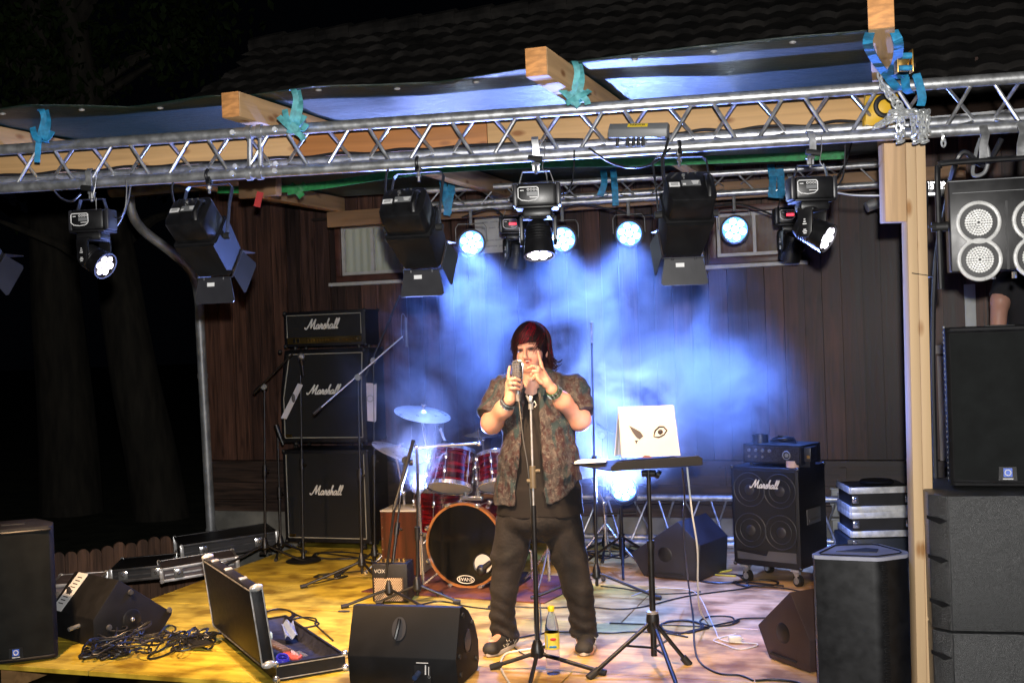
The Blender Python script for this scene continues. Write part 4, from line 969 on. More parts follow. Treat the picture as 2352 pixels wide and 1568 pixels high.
# poster
ps = thing('wall_poster', 'white typed notice sheet pinned to the barn wall behind the lamps', 'poster', T(WN(1141,521,WALL-.03)) @ RZ(-19) @ RY(-.5))
m = MB(); hw = (WN(1190,521,WALL).dot(UU)-WN(1090,521,WALL).dot(UU))/2; hh = (WN(1141,462,WALL).z-WN(1141,580,WALL).z)/2
m.box((0,0,0),(hw*2,.006,hh*2)); m.build('sheet', mat('paper',(.5,.5,.48),.7), ps, smooth=0)
m = MB(); add_text(m, 'd \u00e9 p a n n e u r', .04, T(0,-.004,hh*.75), ext=.0004)
random.seed(4)
for r_, (x0, n) in enumerate(((-.14,4),(-.12,3),(-.12,3),(-9,0),(-.14,5),(-.12,4))):
    x = x0*1.1
    for k in range(n):
        w_ = random.uniform(.03,.07)
        add_text(m, random.choice(['nnem','vous','saunes','pour','comme','mais','avec']), .026, T(x+w_/2,-.004,hh*.45-r_*.05), ext=.0004); x += .075
add_text(m, 'merci', .024, T(.1,-.004,-hh*.8), ext=.0004)
m.build('typed_text', mat('grey_ink',(.16,.16,.17),.6), ps, smooth=0)
m = MB(); a = WN(1175,448,WALL-.03); m.box((0,0,0),(.36,.006,.07)); ob = m.build('paper_strip', mat('paper',(.5,.5,.48),.7), smooth=0); ob.location = a; ob.rotation_euler.z = -ANG; tag(ob, 'narrow pale paper strip above the typed notice', 'paper strip')
# ---------------- guitar amplifier stack ----------------
M_cloth = mat('black_grille_cloth', (.005,.005,.005), .9, 0, var=.4, vs=90, bump=.4, bs=500)
M_grill = mat('black_metal_grille', (.008,.009,.009), .75, .0, var=.3, vs=10, bump=.5, bs=600, spec=.12)
def corners(mb, w, d, h, r=.017):
    for x in (0, w):
        for y in (0, d):
            for z in (0, h): mb.ball((x+(r*.5 if x == 0 else -r*.5), y+(r*.5 if y == 0 else -r*.5), z+(r*.5 if z == 0 else -r*.5)), r, 8)
SM = RZ(-19)
cab0 = P(657,1262,9.7); cab0.z = 0
def cabinet(label, z, slant, n_logo):
    t = thing('speaker_cabinet', label, 'speaker cabinet', T(cab0+Vector((0,0,z))) @ SM, 'guitar speaker cabinets of the tall stack')
    W, D, H = .765, .36, .745
    m = MB()
    prof = [(0,0),(D,0),(D,H),((.09 if slant else 0),H)] + ([(0,.36)] if slant else [])
    m.prism([(0,y,z_) for y,z_ in prof], (W,0,0), bev=.008); m.build('cabinet', M_tolex, t)
    def fp(x, z_, o=.0):   # point on the front face
        y = 0 if (not slant or z_ < .36) else .09*(z_-.36)/(H-.36)
        return Vector((x, y-o, z_))
    m = MB()
    if slant: m.add([fp(.03,.03,.004),fp(W-.03,.03,.004),fp(W-.03,.36,.004),fp(.03,.36,.004),fp(W-.03,H-.03,.004),fp(.03,H-.03,.004)], [(0,1,2,3),(3,2,4,5)])
    else: m.add([fp(.03,.03,.004),fp(W-.03,.03,.004),fp(W-.03,H-.03,.004),fp(.03,H-.03,.004)], [(0,1,2,3)])
    m.build('grille_cloth', M_cloth, t, smooth=0)
    m = MB(); zs = [.04,.36,H-.035] if slant else [.04,H-.035]
    inw = .02 if slant else 0
    L_ = [fp(.035,zs[0],.006)] + ([fp(.035,.36,.006)] if slant else []) + [fp(.035+inw,zs[-1],.006)]
    R_ = [Vector((W-p.x, p.y, p.z)) for p in L_]
    m.tube(L_, .0042, 5); m.tube(R_, .0042, 5); m.tube([L_[0],R_[0]], .0042, 5)
    if slant: m.tube([L_[-1],R_[-1]], .0042, 5)
    m.build('piping', M_cream, t)
    m = MB(); zc = .42 if slant else .42; c = fp(W*.5,zc,.012)
    script_logo(m, .285, T(c) @ (RX(-13) if slant else Matrix.Identity(4))); m.build('logo', M_logo, t)
    m = MB(); m.box((.07,-.007,.055),(.06,.004,.025)); m.build('badge', M_gold, t, smooth=0)
    m = MB(); corners(m, W, D, H); m.build('corner_cap', M_rub, t)
    m = MB(); m.box((W+.001,D*.5,H*.55),(.006,.2,.11),bev=.003); m.build('side_handle', M_rub, t)
    for x in (.09, W-.09):
        for y in (.07, D-.07):
            m = MB(); m.cyl((x,y,-.005),(x,y,-.02),.018,seg=8); m.cyl((x-.012,y,-.038),(x+.012,y,-.038),.02 if z < .3 else .016,seg=12); m.build('castor', M_rub, t)
    return t
cabinet('lowest cabinet of the tall guitar stack, flat front with white script name', .065, False, 0)
cabinet('upper cabinet of the tall guitar stack, its front slanted back', .065+.745+.06, True, 0)
hz = .065+.745+.06+.745+.025
t = thing('amplifier_head', 'guitar amplifier head with gold control strip on top of the tall stack', 'amplifier', T(cab0+SM @ Vector((.02,.06,hz))) @ SM)
W, D, H = .735, .26, .285
m = MB(); m.box((W/2,D/2,H/2),(W,D,H),bev=.012); m.build('case', M_tolex, t)
m = MB(); m.box((W/2,-.002,.165),(W-.07,.006,.18)); m.build('front_panel', M_cloth, t, smooth=0)
m = MB(); m.box((W/2,-.004,.05),(W-.07,.006,.05)); gp = m.build('control_strip', mat('dull_gold_strip',(.16,.11,.035),.4,.9,var=.3), t, smooth=0)
m = MB()
for k in range(11): x = .22+.027*k; m.cyl((x,-.006,.05),(x,-.02,.05),.009,seg=10)
for k in range(6): x = .54+.024*k; m.cyl((x,-.006,.05),(x,-.02,.05),.009,seg=10)
m.build('knob', M_gold, gp)
m = MB(); m.box((.1,-.009,.05),(.02,.006,.03)); m.box((.135,-.009,.05),(.02,.006,.03)); m.build('switch', M_blk, gp)
m = MB(); m.tube([(.035,-.007,.075),(.035,-.007,.255),(W-.035,-.007,.255),(W-.035,-.007,.09)], .004, 5); m.build('piping', M_cream, t)
m = MB(); script_logo(m, .30, T(W*.47,-.01,.175)); m.build('logo', M_logo, t)
m = MB(); corners(m, W, D, H); m.build('corner_cap', M_rub, t)
m = MB()
for x in (.08, W-.08):
    for y in (.04, D-.04): m.cyl((x,y,0),(x,y,-.022),.015,seg=8)
m.build('feet', M_rub, t)
m = MB(); m.cyl((W-.05,-.02,.06),(W-.05,-.05,.05),.006,seg=8); m.build('jack_plug', M_chrome, t)

# ---------------- bass cabinet ----------------
Fp = P(1678,1066,7.86); Gp = P(1833,1080,7.56)
dx = Gp-Fp; W = Vector((dx.x,dx.y,0)).length; yawb = math.atan2(dx.y, dx.x); ztop = (Fp.z+Gp.z)/2
H = .695; zb = .12; sc_z = ztop-zb-H
org = Vector((Fp.x, Fp.y, zb)); H = ztop-zb; D = .40
BM = T(org) @ Matrix.Rotation(yawb, 4, 'Z')
t = thing('bass_cabinet', 'black bass speaker cabinet on castors with four round speakers behind the grille', 'speaker cabinet', BM)
m = MB(); m.box((W/2,D/2,H/2),(W,D,H),bev=.01); m.build('cabinet', M_tolex, t)
m = MB(); m.box((W/2,-.003,H*.565),(W-.05,.008,H*.8)); m.build('grille', M_cloth, t, smooth=0)
for sx in (.28,.73):
    for z in (.36,.77):
        c = T(W*sx,-.008,H*z) @ RX(90); r = .125*W/.5
        m = MB(); MBt(m, c, r*.92, .004, 32, 6); MBt(m, c, r*.62, .003, 28, 6); m.lathe([(.0001,.003),(r*.25,.002),(r*.3,-.002)], c, 20); m.build('speaker_cone', M_grey if False else mat('dim_cone',(.012,.012,.013),.5), t)
m = MB(); m.prism([(.03,-.004,.04),(W-.03,-.004,.04),(W-.03,-.004,.12),(W*.55,-.004,.12),(W*.5,-.004,.07),(.03,-.004,.09)], (0,.01,0)); m.build('bass_port', M_grey if False else mat('port_grey',(.05,.05,.055),.6), t)
m = MB(); script_logo(m, .2, T(W*.5,-.014,H*.83)); m.build('logo', M_logo, t)
m = MB(); corners(m, W, D, H, .014); m.build('corner_cap', M_blk, t)
m = MB(); m.box((W+.002,D*.5,H*.5),(.008,.2,.1),bev=.003); m.box((W+.005,D*.5,H*.46),(.012,.16,.02),bev=.003); m.build('side_handle', mat('handle_grey',(.07,.07,.075),.4), t)
for x in (.06, W-.06):
    for y in (.05, D-.05):
        m = MB(); m.box((x,y,-.012),(.06,.06,.012)); m.prism([(x-.02,y-.02,-.015),(x+.02,y-.02,-.015),(x+.014,y+.01,-.085),(x-.004,y+.01,-.085)],(0,.004,0)); m.prism([(x-.02,y+.02,-.015),(x+.02,y+.02,-.015),(x+.014,y+.03,-.085),(x-.004,y+.03,-.085)],(0,.004,0)); w_ = m.build('castor_fork', M_alu, t)
        m = MB(); m.cyl((x,y+.0,-.082),(x+.012,y+.028,-.082),.037,seg=20); m.build('wheel', M_rub, w_); m = MB(); m.cyl((x-.003,y-.006,-.082),(x+.015,y+.034,-.082),.022,seg=16); m.build('hub', M_alu, w_)
def onB(x, y, z): return BM @ Vector((x, y, z))
t = thing('bass_amplifier', 'black bass amplifier head lying on the bass cabinet', 'amplifier', T(onB(.07,.05,H+.005)) @ Matrix.Rotation(yawb-.06,4,'Z'))
m = MB(); m.box((.21,.13,.078),(.42,.26,.125),bev=.006); m.build('case', M_blkm, t)
m = MB(); m.box((.21,-.003,.078),(.4,.004,.1)); pn = m.build('front_panel', mat('speckled_panel',(.02,.02,.023),.4,var=.8,vs=120), t, smooth=0)
m = MB()
for k in range(4): m.cyl((.05+.05*k,-.004,.1),(.05+.05*k,-.018,.1),.01,seg=10)
for k in range(3): m.cyl((.05+.05*k,-.004,.06),(.05+.05*k,-.018,.06),.008,seg=10)
m.build('knob', M_grey, pn)
m = MB(); MBt(m, T(.32,-.008,.075) @ RX(90), .026, .004, 20, 6); m.ball((.32,-.006,.075),.015,10,(1,.3,1)); m.build('round_emblem', M_grey, pn)
m = MB()
for x in (.04,.38):
    for y in (.03,.22): m.cyl((x,y,.017),(x,y,0),.012,seg=8)
m.build('feet', M_rub, t)
def roll(name, label, c, r, h, mt, inner=.6):
    m = MB(); m.lathe([(r*inner,0),(r,0),(r,h),(r*inner,h),(r*inner,0)], None, 28, cap=False); ob = m.build(name, mt); ob.location = c; tag(ob, label, 'tape roll'); return ob
roll('tape_roll', 'wide roll of black tape standing on the bass amplifier', onB(.16,.12,H+.147), .052, .055, M_blk)
roll('tape_roll', 'small roll of pinkish white tape on the front edge of the bass cabinet', onB(W-.06,.05,H+.003), .042, .042, mat('pinkish_tape',(.62,.42,.38),.5), .5)
t = thing('effect_box', 'small black box with gold brackets at the end of the bass amplifier', 'box', T(onB(.42,-.0+.06,H+.05)) @ Matrix.Rotation(yawb+.1,4,'Z'))
m = MB(); m.box((.05,.06,.035),(.13,.12,.09),bev=.004); m.build('case', M_blk, t)
m = MB(); m.box((.0,-.004,.01),(.03,.006,.02)); m.box((.1,-.004,.02),(.02,.006,.02)); m.build('bracket', M_gold, t)
m = MB(); m.box((.05,.06,-.029),(.11,.1,.036)); m.build('base', M_blkm, t)
m = MB(); rp = []
for k in range(40): a = k*.55; rp.append(onB(.32+.085*math.cos(a)*(1-.006*k),.13+.06*math.sin(a),H+.155+.0008*k+.004*math.sin(k)))
m.tube(cr(rp,2), .0055, 6); ob = m.build('coiled_lead', M_cable, origin=rp[0]); tag(ob, 'coil of black lead lying on top of the bass amplifier', 'cable')

# ---------------- loudspeakers ----------------
def loud(label, c, yaw, w, h, d, logo=True, group=None):
    """full range speaker; c = bottom centre of the front, local -Y front"""
    t = thing('loudspeaker', label, 'loudspeaker', T(c) @ RZ(yaw), group)
    m = MB(); pts = [(-w/2,.03,0),(-w/2+.02,.004,0),(w/2-.02,.004,0),(w/2,.03,0),(w/2-.0,.16,0),(w/2-.09,d,0),(-w/2+.09,d,0),(-w/2,.16,0)]
    m.prism(pts, (0,0,h), bev=.008); m.build('cabinet', M_blkm, t)
    m = MB(); n = 14; vs = []; 
    for i in range(n+1):
        x = -w/2+.022+(w-.044)*i/n; y = -.018+.018*(2*i/n-1)**2
        for z in (.03, h-.025): vs.append((x,y,z))
    m.add(vs, [(2*i,2*i+2,2*i+3,2*i+1) for i in range(n)]); 
    gr = m.build('front_grille', M_grill, t, smooth=80)
    m = MB(); 
    for z in (.022, h-.018): m.tube([(-w/2+.014,-.001,z),(-w/2+.05,-.012,z),(0,-.02,z),(w/2-.05,-.012,z),(w/2-.014,-.001,z)], .006, 6)
    m.build('trim', M_blk, t)
    m = MB(); m.prism([(-.036,-.02,.028),(.036,-.02,.028),(.033,-.024,.085),(-.033,-.024,.085)], (0,.01,0)); m.build('badge_plate', M_blk, t)
    if logo:
        m = MB(); m.box((0,-.0275,.062),(.034,.003,.036)); b_ = m.build('badge', mat('blue_badge',(.05,.13,.6),.4), t, smooth=0)
        m = MB(); MBt(m, T(0,-.031,.062) @ RX(90), .0115, .0024, 20, 5); m.build('badge_ring', M_white, b_)
        m = MB(); m.box((0,-.026,.036),(.04,.002,.004)); m.build('badge_line', M_white, b_)
    m = MB(); m.box((0,.17,h+.0015),(.12,.05,.006),bev=.002); m.build('top_handle', M_rub, t)
    m = MB()
    for k in range(int(h/.022)): m.box((-w/2-.0,.09,.03+k*.022),(.006,.1,.008))
    m.build('side_ribs', M_blk, t)
    return t
c = P(2315,1118,4.95); subz = P(2300,1124,4.9).z
c.z = subz+.004
loud('tall black loudspeaker with blue badge on top of the subwoofers at right', c, -18, .455, .665, .38)
cL = Z(38,1524)
loud('black loudspeaker with blue badge standing on the left corner of the stage', cL+Vector((0,0,.006)), 20, .42, .725, .36)
# subwoofer stack
for i in range(3):
    z0 = subz-.555*(i+1)
    lab = ['upper rough-coated subwoofer directly under the right loudspeaker','middle rough-coated subwoofer, second of the stack at right','lowest rough-coated subwoofer standing on the grass'][i]
    zz = z0 if i < 2 else GZ; hh = .547 if i < 2 else (subz-.555*2)-GZ-.006
    fc = P(2160,1200,4.84); 
    t = thing('subwoofer', lab, 'subwoofer', T((fc.x,fc.y,zz)) @ RZ(-13), 'stacked subwoofers')
    m = MB(); m.prism([(.03,0,0),(.75,0,0),(.75,.6,0),(-.04,.6,0),(-.04,.06,0)], (0,0,hh), bev=.006); m.build('cabinet', M_rough, t)
    m = MB(); m.box((.033,-.002,hh/2),(.005,.008,hh-.01)); m.build('edge_seam', M_blk, t, smooth=0)
    for z in (.12,.30,.46):
        m = MB(); m.prism([(-.046,.055,z*hh/.547),(-.0,.02,z*hh/.547-.004),(.028,-.004,z*hh/.547-.014),(.0,.02,z*hh/.547-.03),(-.046,.055,z*hh/.547-.012)], (0,.02,.0)); m.build('side_notch', M_blk, t)
# column loudspeaker, front right
c0 = P(1980,1290,5.2); zt = P(1980,1272,5.2).z
t = thing('monitor_column', 'waist-high black loudspeaker with a triangular handle hole on its top', 'loudspeaker', T((c0.x,c0.y,0)) @ RZ(-8))
m = MB(); outl0 = [(-.205,.03),(-.20,.0),(-.15,-.02),(.03,-.068),(.055,-.072),(.075,-.066),(.185,.0),(.2,.03),(.2,.07),(.12,.24),(.09,.26),(-.07,.25),(-.1,.235)]
outl = outl0
m.prism([(x,y,.0) for x,y in outl], (0,0,zt-.02)); m.build('cabinet', M_blk, t)
m = MB(); m.prism([(x*1.015,y*1.015,zt-.018) for x,y in outl], (0,0,.016)); cap = m.build('top_plate', mat('violet_lit_top',(.35,.35,.42),.35), t)  # pale violet tint puts the LED light on the top into its colour
m = MB(); m.prism([(-.10,.075,zt-.0015),(.07,.04,zt-.0015),(.09,.12,zt-.0015),(.04,.15,zt-.0015)], (0,0,.0025)); m.build('handle_recess', M_ink, cap, smooth=0)
m = MB(); m.tube([(x*.86,y*.86+.012,zt) for x,y in outl], .0035, 5, closed=True); m.build('groove', M_blkm, cap)
m = MB()
for k in range(int((zt-.04)/.016)): m.box((.082,-.058,.02+k*.016),(.028,.012,.009),RZ(28),bev=.002)
m.build('ribbed_corner', M_blkm, t)
m = MB(); m.box((.178,.03,zt*.45),(.012,.02,zt*.72),RZ(60),bev=.003); m.build('side_rail', M_grey, t)
m = MB(); m.lathe([(.0001,0),(.05,.0),(.055,-.006)], T(.15,.0,zt*.3) @ RZ(50) @ RX(90), 20); m.build('side_port', M_ink, t)

# ---------------- floor wedges ----------------
def wedge(label, poly, A, B, depth, side=1, mt=None, bev=.006, extra=None, matf=None):
    """poly: picture outline of the side face lying in the vertical plane through floor points A-B; extruded by depth"""
    A = Vector(A); B = Vector(B); u = (B-A); u.z = 0; u.normalize(); nrm = Vector((u.y,-u.x,0))
    if nrm.y > 0: nrm = -nrm       # towards the camera
    away = -nrm
    org = A.copy(); org.z = 0
    M = Matrix(((u.x,away.x,0,org.x),(u.y,away.y,0,org.y),(0,0,1,0),(0,0,0,1)))
    t = thing('floor_monitor', label, 'stage monitor', M, 'wedge monitors on the stage')
    Mi = M.inverted(); pts = []
    for x, y in poly:
        p = Mi @ PL(x, y, org, nrm); p.y = 0; p.z = max(p.z, .004); pts.append(p)
    m = MB(); m.prism(pts, (0,depth,0), bev=bev); m.build('cabinet', mt or M_blkm, t)
    return t, M, pts
# centre front wedge: its side plane is the right end
A = Z(1052,1590); B = Z(1102,1548)
A, B = Z(1053,1583), Z(1104,1549)
u_ = (B-A); u_.z=0; 
t = thing('floor_monitor', 'big black wedge monitor at the front edge, seen from its back with a carry hole', 'stage monitor', None, 'wedge monitors on the stage')
# local frame: x to the right along the front, y away
x_ = (Z(1053,1583)-Z(793,1572)); x_.z = 0; x_.normalize(); y_ = Vector((-x_.y, x_.x, 0)); o_ = Z(1053,1583)
t.matrix_world = Matrix(((x_.x,y_.x,0,o_.x),(x_.y,y_.y,0,o_.y),(0,0,1,0),(0,0,0,1)))
Wd = .555
prof = [(.0,.004),(-.02,.15),(.075,.375),(.12,.372),(.21,.33),(.31,.24),(.36,.145),(.36,.05),(.33,.004)]
m = MB(); m.prism([(-Wd,y,z) for y,z in prof], (Wd,0,0), bev=.005); m.build('cabinet', M_blkm, t)
m = MB()
for y,z in ((.04,.06),(.03,.15),(.105,.33),(.25,.26),(.3,.07)): m.cyl((-.002,y,z),(.008,y,z),.014,seg=12)
m.build('foot_screw', M_rub, t)
m = MB(); MBt(m, T(.002,.17,.19) @ RY(90), .055, .004, 24, 6); m.lathe([(.0001,0),(.04,.0),(.05,.003)], T(.001,.17,.19) @ RY(90), 20); m.build('pole_socket', M_blk, t)
m = MB(); cc = Matrix.Translation(Vector((-.30,.030,.275))) @ RX(-21.6); m.M = cc; 
m.prism([(.045*math.cos(a)*.8,-.0045,.05*math.sin(a)*1.15) for a in [2*math.pi*k/24 for k in range(24)]], (0,.004,0)); hh_ = m.build('carry_hole', M_ink, t)
m = MB(); m.M = cc; m.tube([(.002,-.012,.045),(-.0,-.02,.0),(-.012,-.012,-.05)], .009, 8); m.build('carry_bar', M_blk, hh_)
m = MB(); m.box((-.17,-.017,.075),(.085,.006,.12),RX(-7)); cp = m.build('socket_plate', M_blk, t, smooth=0)
m = MB(); m.box((-.17,-.0215,.128),(.06,.002,.004),RX(-7)); m.box((-.155,-.0205,.095),(.006,.002,.045),RX(-7)); m.box((-.139,-.0205,.09),(.003,.002,.04),RX(-7)); MBt(m, T(-.138,-.0205,.062) @ RX(83), .006,.0015,12,4); m.build('plate_print', M_white, cp, smooth=0)
m = MB(); m.cyl((-.19,-.02,.08),(-.192,-.075,.07),.013,seg=12); m.build('speaker_plug', mat('blue_plug',(.03,.05,.12),.4), t)
# left wedge
A, B = Z(217,1488), Z(372,1451)
t, M_, pts = wedge('wedge monitor at the left lying on its back with four feet and a printed sticker', [(273,1331),(397,1406),(372,1451),(217,1488),(214,1423)], A, B, .5)
Mi = M_.inverted()
def onW(x, y, off=-.003): p = Mi @ PL(x, y, M_.translation, -(M_.to_3x3() @ Vector((0,1,0)))); return Vector((p.x, off, p.z))
m = MB()
for x, y in ((299,1359),(250,1440),(396-8,1400),(330,1463)):
    p = onW(x, y); m.lathe([(.0001,.012),(.014,.011),(.018,0)], T(p) @ RX(90), 14)
m.build('rubber_foot', mat('grey_foot',(.06,.06,.06),.5), t)
p = onW(303,1421); m = MB(); m.lathe([(.0001,.004),(.05,.004),(.06,0)], T(p) @ RX(90), 28); so = m.build('pole_socket', M_blk, t)
m = MB(); m.ball((p.x,p.y-.004,p.z),.014,12); m.build('socket_screw', M_chrome, so)
# printed sticker on the slanted front-left face: between the first and last outline points
pa_, pb_ = pts[0], pts[4]; dv = (pb_-pa_); nrm_ = Vector((dv.z,0,-dv.x)).normalized()
if nrm_.x > 0: nrm_ = -nrm_
m = MB(); e1 = pa_+dv*.02+nrm_*.004; m.prism([e1+Vector((0,.33,0)), e1+Vector((0,.44,0)), e1+dv*.98+Vector((0,.47,0)), e1+dv*.98+Vector((0,.36,0))], nrm_*.002); stq = m.build('printed_sticker', M_white, t, smooth=0)
m = MB()
for k in range(9):
    q = e1+dv*(.12+.085*k)+nrm_*.003; m.box((q.x,.39+.003*k,q.z),(.002,.05,.006),Matrix.Rotation(0,4,'Y'))
q = e1+dv*.5+nrm_*.004; m.ball((q.x,.405,q.z),.03,14,(.2,1,1)); m.build('sticker_print', M_ink, stq, smooth=0)
m = MB(); q = pts[3]; m.cyl((q.x+.02,.16,.11),(q.x-.07,.15,.1),.012,seg=10); m.build('speaker_plug', M_alu, t)
# right back wedge
A, B = Z(1478,1323), Z(1605,1336)
wedge('dark wedge monitor at the back, behind the music stand', [(1556,1197),(1448,1270),(1478,1323),(1605,1336),(1608,1252)], A, B, .42, mt=mat('bluish_black',(.022,.022,.03),.5,bump=.3,bs=300))
# right front wedge
A, B = Z(1768,1513), Z(1860,1547)
wedge('reddish black wedge monitor at the right, next to the tall column', [(1814,1358),(1740,1434),(1767,1513),(1860,1547),(1860,1471)], A, B, .5, mt=mat('brown_black',(.03,.018,.018),.5,bump=.3,bs=300))

# ---------------- flight cases and lids at the left ----------------
M_fc = mat('flight_case_board', (.015,.014,.016), .5, var=.3, bump=.2, bs=150)
M_fcw = mat('flight_case_worn', (.10,.085,.095), .6, var=.3, vs=8)
def lid(label, c, yaw, w, d, h, tilt=0, worn=False, group='flight case lids at the left'):
    t = thing('case_lid', label, 'flight case', T(c) @ RZ(yaw) @ RY(tilt), group)
    m = MB(); m.box((w/2,d/2,h/2),(w-.02,d-.02,h-.01)); m.build('panel', M_fcw if worn else M_fc, t, smooth=0)
    m = MB()
    for z in (.012, h-.012):
        for a, b in (((0,0),(w,0)),((w,0),(w,d)),((w,d),(0,d)),((0,d),(0,0))):
            m.box(((a[0]+b[0])/2,(a[1]+b[1])/2,z),(abs(b[0]-a[0])+.016,abs(b[1]-a[1])+.016,.022),bev=.003)
    m.box((w*.5,-.002,h*.5),(w-.05,.012,.012)) 
    m.build('edge_profile', mat('worn_edge_profile',(.06,.058,.06),.5,.6,var=.4,vs=12) if not worn else M_alu2, t)
    for x in (0, w):
        for y in (0, d):
            m = MB(); m.box((x,y,h/2),(.03,.03,h),bev=.004)
            for z in (.012, h-.012): m.ball((x,y,z),.018,8)
            m.build('corner', M_corner, t)
    for x in (w*.22, w*.8):
        m = MB(); m.box((x,-.012,h*.5),(.07,.012,.07 if h > .1 else h*.8),bev=.004); m.ball((x,-.02,h*.5),.014,8); m.build('latch', M_chrome, t)
    return t
def at2(x, y, d): return P(x, y, d)
lp = P(420,1290,9.75); lid('flight case lid nearest the barn corner, long with bright corners', lp, 22, .78, .5, .14, -3)
lp = P(373,1338,8.95); lid('pale worn flight case lid in the middle of the row', lp, 19, .56, .35, .11, -4, worn=True)
lp = P(256,1340,9.2); lid('dark flight case lid behind the left wedge monitor', lp, 8, .42, .5, .11, -2)
lp = P(118,1400,7.9); lid('violet-lit case lid between left loudspeaker and wedge', lp, 10, .3, .35, .17, 0, worn=True)

# rack flight case at right
rp_ = P(1957,1232,8.25); rw = .42
t = thing('flight_case', 'double flight case with shining aluminium edges behind the post', 'flight case', T(rp_) @ RZ(-3))
hh = P(1957,1120,8.25).z-rp_.z
m = MB(); m.box((rw/2,.2,hh/2),(rw-.01,.4,hh-.01)); m.build('body', M_fc, t, smooth=0)
for z0 in (0, hh/2+.003):
    for z in (z0+.016, z0+hh/2-.022):
        m = MB(); m.box((rw/2,-.004,z),(rw,.014,.044),bev=.003); m.box((-.004,.2,z),(.014,.4,.044),bev=.003); m.build('edge_profile', M_profile, t)
    for x in (.03, rw-.03): m = MB(); m.box((x,-.008,z0+hh/4),(.045,.012,.05),bev=.006); m.ball((x,-.016,z0+hh/4),.014,8); m.build('latch', M_chrome, t)
t = thing('equipment_case', 'dark case underneath the double flight case', 'flight case', T((rp_.x,rp_.y,0)) @ RZ(-3))
m = MB(); m.box((rw/2-.01,.2,(rp_.z-.01)/2),(rw+.05,.42,rp_.z-.02),bev=.006); m.build('body', mat('dark_blue_case',(.02,.026,.035),.5,var=.2), t)
for x in (.02,rw-.0): m = MB(); m.box((x,-.012,rp_.z*.8),(.03,.006,.03),bev=.003); m.build('latch', M_chrome, t)
t = thing('seat_cushion', 'round black drum cushion lying on the flight case', 'cushion', T(rp_+Vector((.23,.16,hh+.004))))
m = MB(); m.lathe([(.0001,0),(.11,0),(.12,.012),(.11,.026),(.0001,.03)], None, 28); m.build('cushion', M_blkm, t)
# pale plastic crate stack behind the bass cabinet
cp_ = P(1925,1205,8.9); 
t = thing('plastic_crate', 'pale plastic crate stack squeezed between bass cabinet and flight case', 'crate', T((cp_.x,cp_.y,0)) @ RZ(-12))
m = MB(); zt_ = P(1945,1118,8.9).z
for k in range(4):
    z = zt_*(k/4); m.box((.09,.15,z+zt_*.125),(.26,.3,zt_*.25-.016),bev=.006); m.box((.09,.15,z+zt_*.225),(.28,.32,.014),bev=.004)
m.build('body', mat('pale_plastic',(.34,.35,.33),.5,var=.1), t)
m = MB()
for k in range(4):
    for q in range(3): m.box((.02+.06*q,-.003,zt_*(k/4)+zt_*.11),(.04,.008,.05),bev=.003)
m.build('slots', M_grey, t)

# ---------------- guitar case with guitar ----------------
h1, h2 = Z(213*1+2,1500), Z(0,1500)
g0 = Z(635,1566); g1 = Z(795,1542)     # near end of the tray
g2 = Z(500,1452)                         # far hinge corner (lid base)
hy = (g2-g0); hy.z = 0; Ln = hy.length; hy.normalize(); hx = Vector((hy.y,-hy.x,0))
Mg = Matrix(((hx.x,hy.x,0,g0.x),(hx.y,hy.y,0,g0.y),(0,0,1,0.003),(0,0,0,1)))
t = thing('guitar_case', 'open black guitar case with a black plush lining near the front edge', 'guitar case', Mg)
CW, CH = .36, .085; Ln = 1.02
m = MB(); m.box((CW/2,Ln/2,.006),(CW,Ln,.012)); 
for x in (.006, CW-.006): m.box((x,Ln/2,CH/2+.006),(.012,Ln-.024,CH-.012+.0))
for y in (.006, Ln-.006): m.box((CW/2,y,CH/2+.006),(CW,.012,CH-.012))
m.build('tray', M_tolex, t, smooth=0)
m = MB(); bm = bmesh.new(); bmesh.ops.create_grid(bm, x_segments=40, y_segments=90, size=.5)
for v in bm.verts:
    x, y = v.co.x, v.co.y; e = max(abs(x), abs(y))*2
    z = .025+.05*max(0,(e-.8)/.2)**1.5 + .007*mnoise.noise(Vector((x*6,y*16,0)))
    v.co = Vector((CW/2+x*(CW-.03), Ln/2+y*(Ln-.03), z))
m.addbm(bm); m.build('plush_lining', mat('black_plush',(.008,.009,.018),.6,var=.5,vs=30,bump=.6,bs=80), t)
LA = math.radians(107); lidn = T(0,0,CH) @ Matrix.Rotation(-(LA), 4, 'Y')
# lid stands up from the left long edge, leaning slightly outward
LH = .40
m = MB(); m.M = T(-.0,0,CH) @ RY(-7)
m.box((-.035,Ln/2,LH/2),(.06,Ln,LH),bev=.01); ld = m.build('lid', M_tolex, t)
m2_ = MB(); m2_.M = m.M; 
for x in (-.066,-.006): m2_.tube([(x,.003,.008),(x,.003,LH-.012),(x,Ln-.003,LH-.012),(x,Ln-.003,.008)], .004, 6, closed=True)
m2_.build('edge_piping', M_alu, ld)
m3_ = MB(); m3_.M = m.M
for y in (.0, Ln): 
    for z in (.01, LH): m3_.ball((-.035,y,z),.022,8,(1.6,.8,.9))
for y in (.25,.55,.85): m3_.box((-.035,y,LH+.006),(.04,.035,.01),bev=.003)
m3_.build('corner', M_corner, ld)
m = MB(); m.tube([(0,-.003,.012),(CW,-.003,.012),(CW,-.003,CH-.01),(0,-.003,CH-.01)], .003, 6, closed=True); m.build('edge_piping', M_alu, t)
m = MB()
for x in (0,CW):
    m.ball((x,0,.012),.02,8); m.ball((x,0,CH),.018,8)
m.build('corner', M_chrome, t)
gt_ = thing('electric_guitar', 'electric guitar with pale body and reddish headstock lying in the open case', 'guitar', Mg @ T(.12,.17,.052) @ RZ(6))
